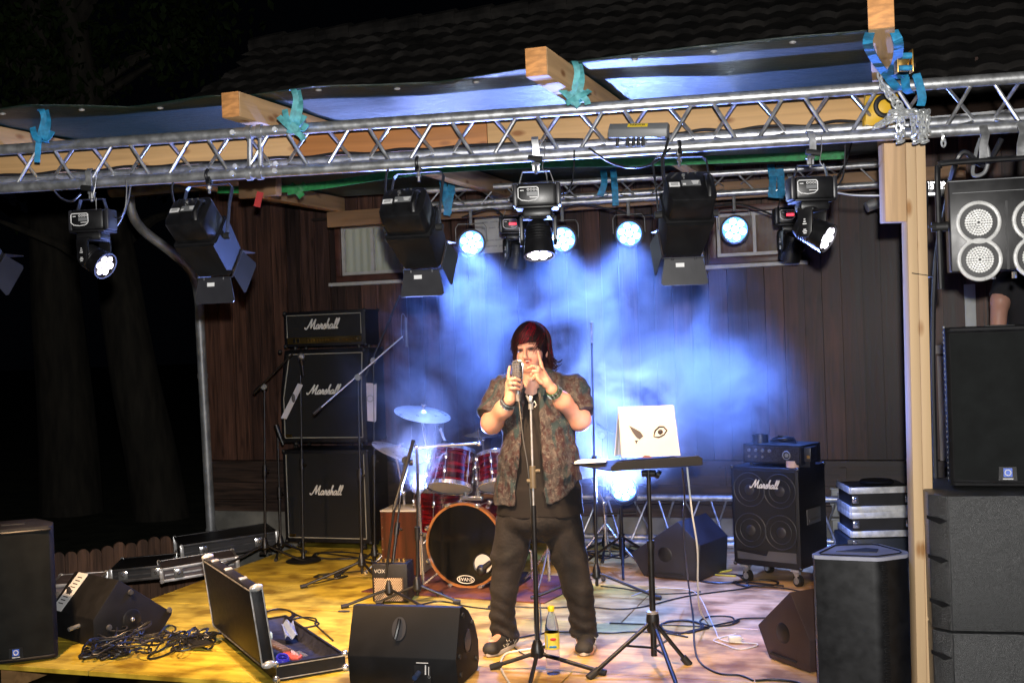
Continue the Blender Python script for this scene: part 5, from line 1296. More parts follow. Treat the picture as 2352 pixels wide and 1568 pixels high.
bd = [(0,.62),(.05,.60),(.085,.63),(.13,.60),(.145,.66),(.12,.74),(.11,.80),(.14,.87),(.12,.95),(.0+.03,.98),(-.03,.95),(-.075,.88),(-.05,.80),(-.055,.73),(-.09,.66),(-.075,.58),(-.04,.60)]
m = MB(); m.prism([(x*.75,y*.8-.02,0) for x,y in bd], (0,0,.035), bev=.006); m.build('body', mat('pale_blue_lacquer',(.35,.5,.6),.2,coat=.5), gt_)
m = MB(); m.prism([(-.021,.03,.03),(.021,.03,.03),(.027,.53,.03),(-.027,.53,.03)], (0,0,.016), bev=.002); nk = m.build('neck', mat('rosewood',(.13,.07,.045),.4), gt_)
m = MB()
for k in range(20): m.box((0,.035+.49*(1-.94**k)/(1-.94**20),.0475),(.045,.003,.002))
m.build('frets', M_alu, nk)
m = MB(); 
for k in range(6): m.cyl((-.0145+.0058*k,.03,.05),(-.02+.008*k,.64,.05),.0008,seg=4)
m.build('strings', M_alu, gt_)
m = MB(); m.prism([(-.022,.035,.022),(.022,.035,.022),(.03,0,.022),(.042,-.05,.022),(.03,-.10,.022),(.0,-.12,.022),(-.03,-.10,.022),(-.035,-.0,.022)], (0,0,.014), bev=.003); hs = m.build('headstock', mat('red_lacquer',(.5,.09,.06),.25,coat=.5), gt_)
for k in range(6):
    m = MB(); m.cyl((.015,-.0-.018*k,.036),(.015,-.0-.018*k,.05),.005,seg=8); m.cyl((.035,-.0-.018*k,.03),(.06,-.0-.018*k,.03),.006,seg=8); m.build('tuning_peg', M_chrome, hs)
m = MB(); m.box((.0,.49,.042),(.055,.02,.012),bev=.002); m.box((.0,.55,.042),(.055,.02,.012),bev=.002); m.build('pickup', M_ink, gt_)
m = MB(); bm = bmesh.new(); bmesh.ops.create_grid(bm, x_segments=10, y_segments=16, size=.5)
for v in bm.verts: x, y = v.co.x, v.co.y; v.co = Vector((x*.07+y*.03, y*.17, .02+.012*math.sin(x*9+y*4)+.05*(y+.5)))
m.addbm(bm); ob = m.build('polishing_cloth', mat('grey_blue_cloth',(.13,.17,.26),.8)); ob.matrix_world = Mg @ T(.27,.66,.04); tag(ob, 'grey blue cloth draped over the edge inside the guitar case', 'cloth')
md = ob.modifiers.new('s','SOLIDIFY'); md.thickness = .003
m = MB()
for k in range(3): MBt(m, T(.05,.05,.085+.008*k) @ RX(12*k), .028, .006, 20, 6)
ob = m.build('tape_coil', mat('blue_vinyl',(.03,.03,.35),.15,coat=.6)); ob.matrix_world = Mg; tag(ob, 'shiny blue coiled strap in the near corner of the guitar case', 'strap')

# ---------------- cajon, small amp, drum kit ----------------
cj = P(880,1283,8.45); cj.z = 0
t = thing('cajon', 'reddish brown box drum with white letters and a pale top', 'drum', T(cj+Vector((.0,0,.012))) @ RZ(-12))
m = MB(); m.box((.13,.15,.225),(.28,.30,.45),bev=.006); m.build('body', mat('dark_box_wood',(.05,.03,.02),.5), t)
m = MB(); m.box((.13,-.003,.225),(.27,.006,.44)); m.build('front_plate', wood('striped_red_wood',(.075,.017,.006),2,knots=False,var=.6,rough=.3,spec=.6), t, smooth=0)
m = MB(); m.box((.13,.15,.4535),(.282,.302,.009),bev=.002); m.build('top', mat('cajon_top',(.55,.52,.46),.5), t)
m = MB(); m.box((.273,.15,.225),(.008,.29,.44)); m.build('pale_side', mat('pale_birch',(.5,.38,.3),.5), t, smooth=0)
m = MB(); add_text(m, 'Sela', .085, T(.13,-.009,.055), ext=.001); m.build('lettering', M_logo, t, smooth=0)
m = MB()
for k in range(6):
    for x in (.005,.255): m.ball((x,-.007,.03+k*.077),.004,6)
m.build('screws', M_chrome, t)
for sx in (.03,.23):
    m = MB(); m.cyl((sx,.03,0),(sx,.03,-.012),.012,seg=8); m.cyl((sx,.27,0),(sx,.27,-.012),.012,seg=8); m.build('feet', M_rub, t)
va = Z(856,1385); 
t = thing('practice_amplifier', 'small practice amplifier with a diamond-pattern grille in front of the cajon', 'amplifier', T(va) @ RZ(-10))
W, H, D = .235, .245, .17
m = MB(); m.box((W/2,D/2,H/2+.008),(W,D,H),bev=.01); m.build('case', M_tolex, t)
m = MB(); m.box((W*.47,-.002,.09),(W*.82,.004,.15)); gr_ = m.build('grille', mat('brown_grille',(.05,.028,.018),.7), t, smooth=0)
m = MB(); gx0, gx1, gz0, gz1 = .018, .2, .017, .163
n = 13
for k in range(-n, n+1):
    for sgn in (1, -1):
        # clipped diagonals
        x0 = gx0+(gx1-gx0)*k/n; pts = []
        dx_, dz_ = (gx1-gx0), (gx1-gx0)*1.25*sgn
        zs = gz0 if sgn > 0 else gz1
        t0, t1 = 0.0, 1.0
        if x0 < gx0: t0 = (gx0-x0)/dx_
        if x0+dx_ > gx1: t1 = (gx1-x0)/dx_
        t1 = min(t1, (gz1-gz0)/abs(dz_))
        if t1-t0 < .03: continue
        m.tube([(x0+dx_*t0,-.006,zs+dz_*t0),(x0+dx_*t1,-.006,zs+dz_*t1)], .0016, 4)
m.build('grille_lattice', mat('grille_gold',(.6,.47,.33),.5), gr_)
m = MB(); add_text(m, 'VOX', .034, T(.055,-.004,.205), ext=.001); m.build('lettering', mat('dim_silver',(.45,.45,.45),.4), t, smooth=0)
m = MB(); m.box((W/2,D/2,H+.007),(W*.8,D*.5,.008)); m.build('top_panel', M_gold, t)
m = MB()
for k in range(6): m.cyl((.04+.03*k,D/2,H+.01),(.04+.03*k,D/2,H+.025),.009,seg=8)
m.build('knob', M_gold, t)

# drums
M_shell = mat('red_pearl_shell', (.02,.001,.002), .15, .0, vs=5, stretch=(1,1,9), base2=(.14,.003,.005), coat=1.0, detail=3, var=.5)
M_skin = mat('white_drum_skin', (.5,.5,.5), .45, var=.06)
M_hoop = mat('maple_hoop', (.30,.12,.04), .3, coat=.5)
bc = P(1068,1266,7.95); R = .285
Md = axisM((bc.x,bc.y,R+.004), NN*1.0+UU*.06)
bd_ = thing('bass_drum', 'bass drum with black front head and orange wooden hoop behind the singer', 'drum', Md)
m = MB(); m.lathe([(R-.018,0),(R-.018,.40)], T(0,.03,0) @ RX(-90), 48, cap=False); m.build('shell', M_shell, bd_)
m = MB(); m.lathe([(R-.016,-.006),(R,-.006),(R,.035),(R-.016,.035),(R-.016,-.006)], RX(-90), 56, cap=False); m.lathe([(R-.02,.42),(R,.42),(R,.46),(R-.02,.46),(R-.02,.42)], RX(-90), 48, cap=False); m.build('hoop', M_hoop, bd_)
m = MB(); ph = (.155,-.115); 
m.lathe([(.0001,.004),(R-.016,.004)], RX(-90), 56, cap=False); fh = m.build('front_head', mat('black_drum_head',(.006,.006,.006),.16,var=.3,vs=3), bd_)
m = MB(); m.lathe([(.0001,-.001),(.066,-.001)], T(.13,0,-.115) @ RX(-90), 32, cap=False)
m.build('port_hole', M_skin, fh)
m = MB(); m.lathe([(.062,-.002),(.07,-.006),(.07,.002)], T(.13,0,-.115) @ RX(-90), 32, cap=False); m.build('port_ring', M_blk, fh)
m = MB(); a_ = .062; m.tube([(a_*math.cos(t_),-.004,-.225+.026*math.sin(t_)) for t_ in [2*math.pi*k/28 for k in range(28)]], .0028, 5, closed=True); add_text(m, 'EVANS', .034, T(0,-.004,-.226), ext=.0006); m.build('head_logo', M_logo, fh)
for k in range(8):
    a = math.pi/8+k*math.pi/4; x, z = (R+.004)*math.cos(a), (R+.004)*math.sin(a)
    m = MB(); m.box((x,-.004,z),(.022,.05,.03),RY(-math.degrees(a)),bev=.004); m.cyl((x,.03,z),(x,.19,z),.005,seg=8); m.box((x*.98,.2,z*.98),(.03,.05,.03),RY(-math.degrees(a)),bev=.006); m.build('tension_claw', M_chrome, bd_)
for s in (-1,1):
    m = MB(); m.cyl((s*.2,.12,-.17),(s*.34,.05,-R-.0),.009,seg=8); m.build('spur', M_chrome, bd_)
m = MB(); m.box((-.0,.14,R+.012),(.16,.05,.03),bev=.006); 
for x in (-.045,.045): m.cyl((x,.14,R),(x,.15,R+.30),.0125,seg=12); m.cyl((x,.14,R+.02),(x,.14,R+.06),.02,seg=12)
for x in (-.045,.045): m.ball((x,.15,R+.27),.03,12); m.cyl((x,.15,R+.27),(x*2.6,.13,R+.25),.011,seg=10)
m.build('tom_mount', M_chrome, bd_)
def tom(label, c, r, h, axis, name='tom_drum'):
    M = axisM(c, Vector(axis).cross(Vector((1,0,0))).cross(Vector(axis)) if False else Vector((0,1,0)), axis)
    zax = Vector(axis).normalized(); xa = Vector((0,1,0)).cross(zax).normalized()*1.0; ya = zax.cross(xa)
    M = Matrix(((xa.x,ya.x,zax.x,c[0]),(xa.y,ya.y,zax.y,c[1]),(xa.z,ya.z,zax.z,c[2]),(0,0,0,1)))
    t = thing(name, label, 'drum', M, 'red drums of the kit')
    m = MB(); m.lathe([(r,-h/2),(r,h/2)], None, 40, cap=False); m.build('shell', M_shell, t)
    m = MB(); m.lathe([(.0001,-h/2-.006),(r-.003,-h/2-.006)], None, 40, cap=False); m.build('lower_head', M_skin, t)
    m = MB(); m.lathe([(.0001,h/2+.006),(r-.003,h/2+.006)], None, 40, cap=False); m.build('upper_head', M_skin, t)
    for s in (-1,1):
        m = MB(); z = s*h/2; m.lathe([(r+.002,z-.012),(r+.009,z-.012),(r+.009,z+.012),(r+.002,z+.012)], None, 40, cap=False); MBt(m, T(0,0,z+s*.012), r+.006, .0035, 40, 6); m.build('rim', M_chrome, t)
    for k in range(6):
        a = k*math.pi/3+.3; x, y = (r+.012)*math.cos(a), (r+.012)*math.sin(a)
        m = MB(); m.cyl((x,y,-h/2),(x,y,h/2),.0035,seg=6); m.box((x,y,h*.2),(.02,.02,.045),RZ(math.degrees(a)),bev=.005); m.box((x,y,-h*.2),(.02,.02,.045),RZ(math.degrees(a)),bev=.005); m.build('lug', M_chrome, t)
    return t
tom('red rack tom with its white lower skin showing, left of the singer', P(1036,1078,8.05), .148, .24, (.12,.42,1))
tom('second rack tom half hidden behind the singer\'s arm', P(1142,1082,8.05), .135, .2, (-.05,.45,1))
tom('red floor tom low behind the bass drum rim', P(1014,1172,8.55), .19, .3, (.05,.05,1), 'floor_tom')
M_brass = mat('bright_cymbal', (.8,.78,.72), .3, .6, var=.12, vs=12, stretch=(1,1,1), bump=.1, bs=60)
def cymbal(label, c, r, axis, foot, tripod=True):
    zax = Vector(axis).normalized(); xa = Vector((0,1,0)).cross(zax).normalized(); ya = zax.cross(xa)
    c = Vector(c); foot = Vector(foot)
    t = thing('cymbal_stand', label, 'cymbal', T(foot), 'cymbals of the drum kit')
    M = T(-foot) @ Matrix(((xa.x,ya.x,zax.x,c.x),(xa.y,ya.y,zax.y,c.y),(xa.z,ya.z,zax.z,c.z),(0,0,0,1)))
    m = MB(); m.M = M; m.lathe([(.006,.022),(.03,.018),(.045,.006),(.055,.004),(r*.6,-.006),(r,-.018),(r,-.0195),(r*.6,-.0078),(.055,.002),(.04,.002),(.006,.018)], None, 48, cap=False)
    for k in range(8): MBt(m, T(0,0,-.003-.0018*k), .06+(r-.07)*k/8, .0006, 48, 4)
    m.build('cymbal', M_brass, t)
    m = MB(); cl = c-foot; m.M = Matrix.Identity(4); top = cl+zax*.05
    m.cyl(cl-zax*.06, top, .005, seg=8); m.cyl(cl+zax*.018, cl+zax*.035, .014, seg=10)
    for s in (-1,1): m.ribbon([cl+zax*.04, cl+zax*.055+xa*s*.02], .012, .004, ya)
    m.build('wing_nut', M_chrome, t)
    m = MB(); kn = Vector((0,0,cl.z*.62)); m.tube([cl-zax*.05, kn], .008, 10); m.ball(kn,.022,10); m.ball(cl-zax*.05,.02,10); m.build('boom_arm', M_chrome, t)
    m = MB(); m.cyl(kn,(0,0,.12),.012,seg=12); m.cyl((0,0,cl.z*.35),(0,0,cl.z*.39),.019,seg=12); m.build('pole', M_chrome, t)
    if tripod:
        for a in (80,200,320): m = MB(); m.tube([(0,0,.30),(.13*math.cos(RAD(a)),.13*math.sin(RAD(a)),.16),(.30*math.cos(RAD(a)),.30*math.sin(RAD(a)),.012)], .008, 8); m.cyl((.30*math.cos(RAD(a)),.30*math.sin(RAD(a)),.0),(.31*math.cos(RAD(a)),.31*math.sin(RAD(a)),.02),.014,seg=8); m.build('leg', M_chrome, t)
    return t
f = P(998,1330,8.5); f.z = 0; cymbal('shining crash cymbal tilted above the red tom', P(971,945,8.15), .195, (.20,-.22,1), f)
f = P(935,1330,8.7); f.z = 0; cymbal('steeply tilted blue-lit cymbal left of the toms', P(915,1032,8.35), .19, (.42,-.12,1), f)
f = P(1125,1330,8.8); f.z = 0; cymbal('thin cymbal seen edge-on behind the elbow of the singer', P(1108,993,8.6), .13, (.02,-.05,1), f)
f = P(1395,1340,8.6); f.z = 0; cymbal('cymbal glowing in the fog right of the singer', P(1352,1075,8.4), .2, (-.15,-.12,1), f)
# horizontal chrome bar across the toms
m = MB(); a, b = P(957,1026,7.9), P(1100,1018,7.9); m.cyl(a-a,b-a,.008,seg=10)
for q in (a, b): m.ball(q-a, .02, 10)
m.cyl(b-a,(b-a)+Vector((0,0,.1)),.006,seg=8); m.cyl(a-a,Vector((.01,0,-a.z+.02)),.010,seg=10)
ob = m.build('drum_bar', M_chrome); ob.location = a; tag(ob, 'chrome bar clamped across in front of the red toms', 'drum hardware')
t = thing('drum_microphone', 'dark clip microphone perched on the rim of the red tom', 'microphone', T(P(1022,1012,8.0)))
m = MB(); m.cyl((0,0,-.06),(.0,0,.0),.022,seg=12); m.ball((0,0,-.02),.03,10,(1,.8,1)); m.build('body', M_blk, t)
m = MB(); m.cyl((0,0,0),(-.03,0,.085),.011,seg=10); m.build('plug', M_chrome, t)
m = MB(); m.tube(cr([(-.03,0,.085),(-.05,0,.11),(-.065,0,.08),(-.07,0,-.05)],5),.004,6); m.build('lead', M_cable, t)
# snare / pedal hardware seen between the singer's legs
f = Z(1262,1348); t = thing('snare_stand', 'chrome snare stand with crossing legs seen between the legs of the singer', 'stand', T(f))
m = MB(); m.cyl((0,0,.04),(0,0,.5),.011,seg=10); m.build('pole', M_chrome, t)
for a in (10,130,250): m = MB(); m.tube([(0,0,.26),(.12*math.cos(RAD(a)),.12*math.sin(RAD(a)),.13),(.26*math.cos(RAD(a)),.26*math.sin(RAD(a)),.01)],.007,8); m.build('leg', M_chrome, t)
m = MB(); 
for a in (0,120,240): m.tube([(0,0,.42),(.12*math.cos(RAD(a)),.12*math.sin(RAD(a)),.5),(.14*math.cos(RAD(a)),.14*math.sin(RAD(a)),.54)],.006,8)
m.build('basket', M_chrome, t)
ob = tom('snare drum mostly hidden behind the trousers of the singer', f+Vector((0,0,.61)), .17, .13, (0,0,1), 'snare_drum')
t = thing('bass_pedal', 'black bass drum pedal behind the bass drum', 'pedal', T(Z(1190,1340)) @ SM)
m = MB(); m.box((0,0,.012),(.09,.3,.012)); m.box((0,-.0,.03),(.07,.26,.01),RX(10)); m.build('footboard', M_blk, t)
m = MB(); m.cyl((-.06,.12,0),(-.06,.12,.2),.008,seg=8); m.cyl((.06,.12,0),(.06,.12,.2),.008,seg=8); m.cyl((-.06,.12,.2),(.06,.12,.2),.008,seg=8); m.build('frame', M_chrome, t)
m = MB(); ma = Z(1010,1392); mb_ = Z(1190,1405)
# drum rug
rg = MB(); c = [Z(830,1358,.004), Z(1250,1385,.004), Z(1360,1330,.004), Z(1010,1298,.004)]
rg.prism([(p.x,p.y,.002) for p in c], (0,0,.006)); ob = rg.build('drum_rug', mat('magenta_orange_rug',(.07,.012,.05),.9,var=.5,vs=3.5,base2=(.20,.06,.02),bump=.5,bs=200), smooth=0, origin=c[0]); tag(ob, 'worn red and purple rug under the drum kit', 'rug')

t = thing('kick_microphone', 'black microphone on a short boom in front of the bass drum port', 'microphone', T(P(1106,1308,7.62)))
m = MB(); m.ball((0,0,0),.034,14,(1,1,1)); m.cyl((.0,.0,.0),(.06,-.02,.05),.022,.016,seg=12); m.build('body', M_blk, t)
m = MB(); e_ = Z(1150,1395)-t.location; m.cyl((.05,-.02,.04),(.13,-.03,.12),.008,seg=8); m.cyl((.13,-.03,.12),e_+Vector((0,0,.02)),.009,seg=8); m.build('boom_arm', M_blk, t)
m = MB(); m.lathe([(.0001,0),(.08,0),(.08,.012),(.02,.02)], T(e_), 20); m.build('round_base', M_blk, t)
# ---------------- microphone stands ----------------
def tripod(t, h0, r, angs, mt=None, leg_r=.009, hub=.02, foot=True):
    m = MB(); m.lathe([(hub,-.045),(hub*1.5,-.03),(hub*1.35,.0),(hub*.9,.035),(.012,.05)], T(0,0,h0), 16); m.build('hub', mt or M_blk, t)
    for a in angs:
        d = Vector((math.cos(RAD(a)), math.sin(RAD(a)), 0)); m = MB(); m.cyl(Vector((0,0,h0-.01))+d*.015, d*r+Vector((0,0,.014)), leg_r, seg=10); lg = m.build('leg', mt or M_blk, t)
        if foot: m = MB(); m.cyl(d*(r-.035)+Vector((0,0,.018)), d*(r+.012)+Vector((0,0,.013)), .0135, seg=10); m.build('rubber_foot', M_rub, lg)
def stand(label, foot, top_px, dtop, boom=None, angs=(10,130,250), r=.3, h0=.11, pr=.0085, base='tripod', mt=None, mic=None, knob=True):
    foot = Vector(foot); foot.z = 0
    t = thing('microphone_stand', label, 'microphone stand', T(foot), 'microphone stands')
    tp_ = P(top_px[0], top_px[1], dtop)-foot
    m = MB(); mid = tp_*.48; mid.z = tp_.z*.48; b0 = Vector((0,0,.06))
    m.cyl(b0, b0.lerp(tp_, .5), pr*1.25, seg=12); m.build('lower_tube', mt or M_blk, t)
    m = MB(); m.cyl(b0.lerp(tp_,.5), tp_, pr*.8, seg=12); m.build('upper_tube', mt or M_blk, t)
    m = MB(); c = b0.lerp(tp_,.5); d = (tp_-b0).normalized(); m.cyl(c-d*.035, c+d*.045, pr*2.1, seg=12); m.cyl(c+Vector((.02,-.01,0)), c+Vector((.035,-.015,0)), .009, seg=8); m.build('clutch', M_blk, t)
    if base == 'tripod': tripod(t, h0, r, angs, mt)
    else: m = MB(); m.lathe([(.0001,.004),(.13,.004),(.135,.01),(.12,.02),(.02,.03),(.014,.07)], None, 32); m.build('round_base', M_blk, t)
    if boom:
        q0, q1 = [P(*q)-foot for q in boom]
        m = MB(); m.cyl(q0, q1, .0068, seg=10); bo = m.build('boom_arm', M_chrome if mt is None and boom_chrome else M_blk, t)
        m = MB(); d = (q1-q0).normalized(); m.cyl(q0, q0+d*.07, .012, seg=10); m.build('counterweight', M_blk, bo)
        if knob: m = MB(); m.cyl(tp_+Vector((0,-.022,0)), tp_+Vector((0,.022,0)), .022, seg=16); m.cyl(tp_+Vector((0,-.028,0)), tp_+Vector((0,-.02,0)), .012, seg=12); m.build('boom_knob', M_grey, t)
    return t, foot
def vocal_mic(label, head, tail, wire=True, grill=None):
    h = Vector(head); tl = Vector(tail); d = (h-tl).normalized(); M = axisM(h, Vector((0,1,.001)), d)
    z = d; x = z.orthogonal().normalized(); y = z.cross(x); M = Matrix(((x.x,y.x,z.x,h.x),(x.y,y.y,z.y,h.y),(x.z,y.z,z.z,h.z),(0,0,0,1)))
    t = thing('microphone', label, 'microphone', M)
    L_ = (h-tl).length; m = MB(); m.lathe([(.006,-L_),(.011,-L_),(.012,-L_*.6),(.02,-.035),(.024,-.025)], None, 16); m.build('handle', M_blk, t)
    m = MB(); m.ball((0,0,0),.027,16,(1,1,1.05)); m.build('grille_ball', grill or mat('mic_mesh',(.35,.35,.36),.4,.8,bump=1,bs=900), t)
    return t
boom_chrome = False
f1 = Z(610,1290); stand('leftmost black boom stand with its arm pointing up to the right', f1, (607,888), f1.y, boom=((583,902,f1.y-.02),(672,812,f1.y-.1)), angs=(-20,215,95), r=.34, h0=.14)
m_ = P(686,803,f1.y-.12)
f2 = Z(700,1281); f2.y = max(f2.y, 8.9); f2 = P(697,1281,9.15); f2.z=0
stand('round-base stand in front of the stack holding a ball-head microphone', f2, (690,862), 9.15, base='round')
vocal_mic('ball-head microphone on the round-base stand before the upper cabinet', P(692,818,9.1), P(696,862,9.12))
t = thing('set_list', 'folded paper with a round stamp clipped to the left stand', 'paper', T(P(670,920,9.05)))
m = MB(); a, b, c, d = [P(x,y,9.05)-P(670,920,9.05) for x,y in ((684,880),(696,884),(658,962),(645,960))]; m.prism([a,b,c,d], (0,.004,0)); m.build('sheet', mat('grey_paper',(.38,.38,.42),.6), t, smooth=0)
m = MB(); m.ball(P(674,914,9.045)-P(670,920,9.05), .024, 12, (.6,.1,1.4)); m.build('stamp', M_ink, t)
f3 = P(645,1265,9.4); f3.z = 0; stand('short stand with a drooping head between stand and stack', f3, (638,1002), 9.4, r=.2, angs=(30,150,270), h0=.12)
m = MB(); q = P(634,975,9.38); m.cyl((0,0,0),(.03,0,-.1),.02,seg=12); m.cyl((.03,0,-.1),(.05,0,-.16),.012,seg=10); ob = m.build('microphone', M_blk); ob.location = q; tag(ob, 'dark microphone hanging from the short stand left of the stack', 'microphone')
boom_chrome = True
f4 = Z(832,1322); f4 = P(832,1318,8.3); f4.z = 0
stand('boom stand with a long chrome arm crossing before the upper cabinet', f4, (822,866), 8.3, boom=((720,950,8.2),(925,772,8.4)), angs=(200,60,300), r=.42, h0=.15)
m = MB(); tt = P(933,765,8.4); m.cyl((0,0,.11),(0,0,-.09),.008,seg=10); m.tube(cr([(0,0,.11),(-.02,0,.14),(-.03,0,.1),(-.035,0,0),(-.02,0,-.05)],4),.003,6); m.ball((0,0,-.09),.011,8); ob = m.build('overhead_microphone', M_grey); ob.location = tt; tag(ob, 'slim overhead microphone dangling at the end of the chrome arm', 'microphone')
boom_chrome = False
f5 = P(862,1316,8.7); f5.z = 0; stand('tall stand with a black arm rising beside the fog', f5, (858,828), 8.7, boom=((838,866,8.7),(918,678,8.75)), angs=(100,220,340), r=.33, h0=.14)
t = thing('notice_sheets', 'two long white sheets with a round stamp clipped to the tall stand', 'paper', T(P(850,925,8.6)))
o_ = t.location.copy()
m = MB(); m.prism([P(x,y,8.6)-o_ for x,y in ((841,879),(857,880),(858,968),(844,966))], (0,.003,0)); m.build('sheet', mat('lilac_paper',(.55,.5,.6),.6), t, smooth=0)
m = MB(); m.prism([P(x,y,8.62)-o_ for x,y in ((858,884),(865,880),(864,966),(860,970))], (0,.003,0)); m.build('sheet', mat('lilac_paper',(.55,.5,.6),.6), t, smooth=0)
m = MB(); MBt(m, T(P(850,915,8.595)-o_) @ RX(90), .022, .004, 20, 5); m.build('stamp', mat('grey_stamp',(.3,.3,.33),.6), t)
f6 = Z(960,1388); stand('dark tripod stand right of the small amplifier', f6, (958,1085), f6.y, angs=(-5,170,60), r=.26, h0=.13)
f7 = P(893,1330,7.6); f7.z = 0
t, ff = stand('slanted black stand leaning from the small amplifier to the toms', f7, (928,1070), 7.75, angs=(200,100,320), r=.3, h0=.1)
m = MB(); a = P(950,1010,7.7)-ff; b = P(905,1170,7.6)-ff; m.cyl(a,b,.013,seg=10); m.cyl(b, Vector((-.02,0,.16)), .009, seg=10); m.build('boom_arm', M_blk, t)
m = MB(); c = P(932,1056,7.7)-ff; m.cyl(c+Vector((0,-.03,0)),c+Vector((0,.03,0)),.024,seg=16); m.build('boom_knob', M_rub, t)
m = MB(); c = P(927,1062,7.7)-ff; m.cyl(c,c+Vector((.06,0,.0)),.02,seg=10); m.build('clip', M_blk, t)
f8 = Z(1372,1366); stand('tall thin stand right of the singer reaching above the shoulder', f8, (1359,780), f8.y, angs=(-28,190,80), r=.42, h0=.15)
m = MB(); tq = P(1359,762,f8.y); m.cyl((0,0,-.07),(0,0,.05),.009,seg=10); m.ball((0,0,.055),.013,10); ob = m.build('pencil_microphone', M_alu); ob.location = tq; tag(ob, 'slim pencil microphone pointing up at the top of the tall thin stand', 'microphone')
f9 = P(1392,1290,8.9); f9.z=0; stand('fog-lit stand with a short side arm behind the tall thin stand', f9, (1382,1000), 8.9, boom=((1370,975,8.9),(1425,1002,8.9)), angs=(20,140,260), r=.25, h0=.12)
# ---- the singer's own stand ----
fm = Z(1236,1537); t = thing('microphone_stand', 'straight microphone stand in front of the singer, its clip empty', 'microphone stand', T(fm), 'microphone stands')
ax = P(1219,930,fm.y)-fm
ax.y *= 0.0
tri = [P(1142,1523,fm.y-.0), None]
def legto(x, y, nm='leg'):
    q = Z(x, y, .014)-fm; s = Vector((0,0,.085)); m = MB(); m.cyl(s+q*.02, q, .0105, seg=12); lg = m.build('leg', M_blk, t); m = MB(); d = (q-s).normalized(); m.cyl(q-d*.04, q+d*.015, .017, seg=12); m.build('rubber_foot', M_rub, lg)
legto(1133,1530); legto(1385,1543); legto(1210,1600)
m = MB(); m.lathe([(.022,-.03),(.036,-.02),(.034,.01),(.022,.05),(.016,.06)], T(0,0,.09), 20); m.cyl((.02,-.02,.12),(.05,-.03,.12),.008,seg=8); m.build('hub', M_blk, t)
k_ = ax.normalized(); z1 = (P(1226,1160,fm.y)-fm).length; z0 = (P(1228,1120,fm.y)-fm).length
m = MB(); m.cyl(k_*.08, k_*(z1), .0125, seg=16); m.build('lower_tube', M_blk, t)
m = MB(); m.cyl(k_*z1, k_*ax.length*.985, .0062, seg=12); m.build('upper_tube', M_alu2, t)
m = MB(); zc = (P(1225,1095,fm.y)-fm).length; m.cyl(k_*(zc-.055), k_*(zc+.055), .0165, seg=14); m.cyl(k_*(zc+.03)+Vector((.012,0,0)), k_*(zc+.03)+Vector((.038,0,0)), .009, seg=8); m.cyl(k_*(zc-.02)+Vector((-.012,0,0)), k_*(zc-.02)+Vector((-.03,0,0)), .011, seg=8); m.build('clutch', mat('olive_clutch',(.1,.085,.06),.4), t)
m = MB(); tt = k_*ax.length; m.cyl(tt-k_*.02, tt+k_*.005, .013, seg=10); m.tube([tt, tt+Vector((-.012,0,.03)), tt+Vector((-.02,0,.05))], .005, 8); m.tube([tt, tt+Vector((.02,0,.018)), tt+Vector((.028,0,.0)), tt+Vector((.018,0,-.012))], .004, 8); m.box(tt+Vector((-.0,-.005,.03)),(.02,.02,.035),RY(15),bev=.004); m.build('clip', M_alu, t)
# ---- music stand ----
fs2 = Z(1503,1528)
t = thing('music_stand', 'black music stand with a solid desk in front of the LED lamp', 'music stand', T(fs2))
def lt(x, y):
    q = Z(x,y,.014)-fs2; s = Vector((0,0,.22)); m = MB(); m.cyl(s+Vector((q.x,q.y,0))*.04, q, .0105, seg=12); lg = m.build('leg', M_blk, t); m = MB(); d = (q-s).normalized(); m.cyl(q-d*.03, q+d*.02, .019, seg=12); m.build('rubber_foot', M_rub, lg)
    m = MB(); mid = s.lerp(q,.45); m.cyl(mid, Vector((0,0,.09)), .006, seg=8); m.build('brace', M_blk, t)
lt(1358,1551); lt(1578,1519); lt(1568,1610)
dk = P(1489,1078,fs2.y)-fs2
m = MB(); m.lathe([(.03,-.06),(.034,0),(.03,.03),(.018,.035)], T(0,0,.23), 16); m.build('hub', M_blk, t)
m = MB(); m.lathe([(.028,0),(.03,.012),(.02,.016)], T(0,0,.262), 16); m.build('collar', M_alu, t)
kk = dk.normalized(); m = MB(); m.cyl(kk*.05, kk*dk.length*.62, .0155, seg=16); m.cyl(kk*dk.length*.6, kk*dk.length*.64, .019, seg=16); m.build('lower_tube', M_blk, t)
m = MB(); m.cyl(kk*dk.length*.62, kk*dk.length, .0105, seg=16); m.build('upper_tube', M_blk, t)
m = MB(); m.cyl(dk+Vector((-.03,.02,-.02)),dk+Vector((.035,.0,-.02)),.018,seg=12); m.cyl(dk+Vector((.04,0,-.02)),dk+Vector((.055,0,-.03)),.022,seg=12); m.build('tilt_joint', M_blk, t)
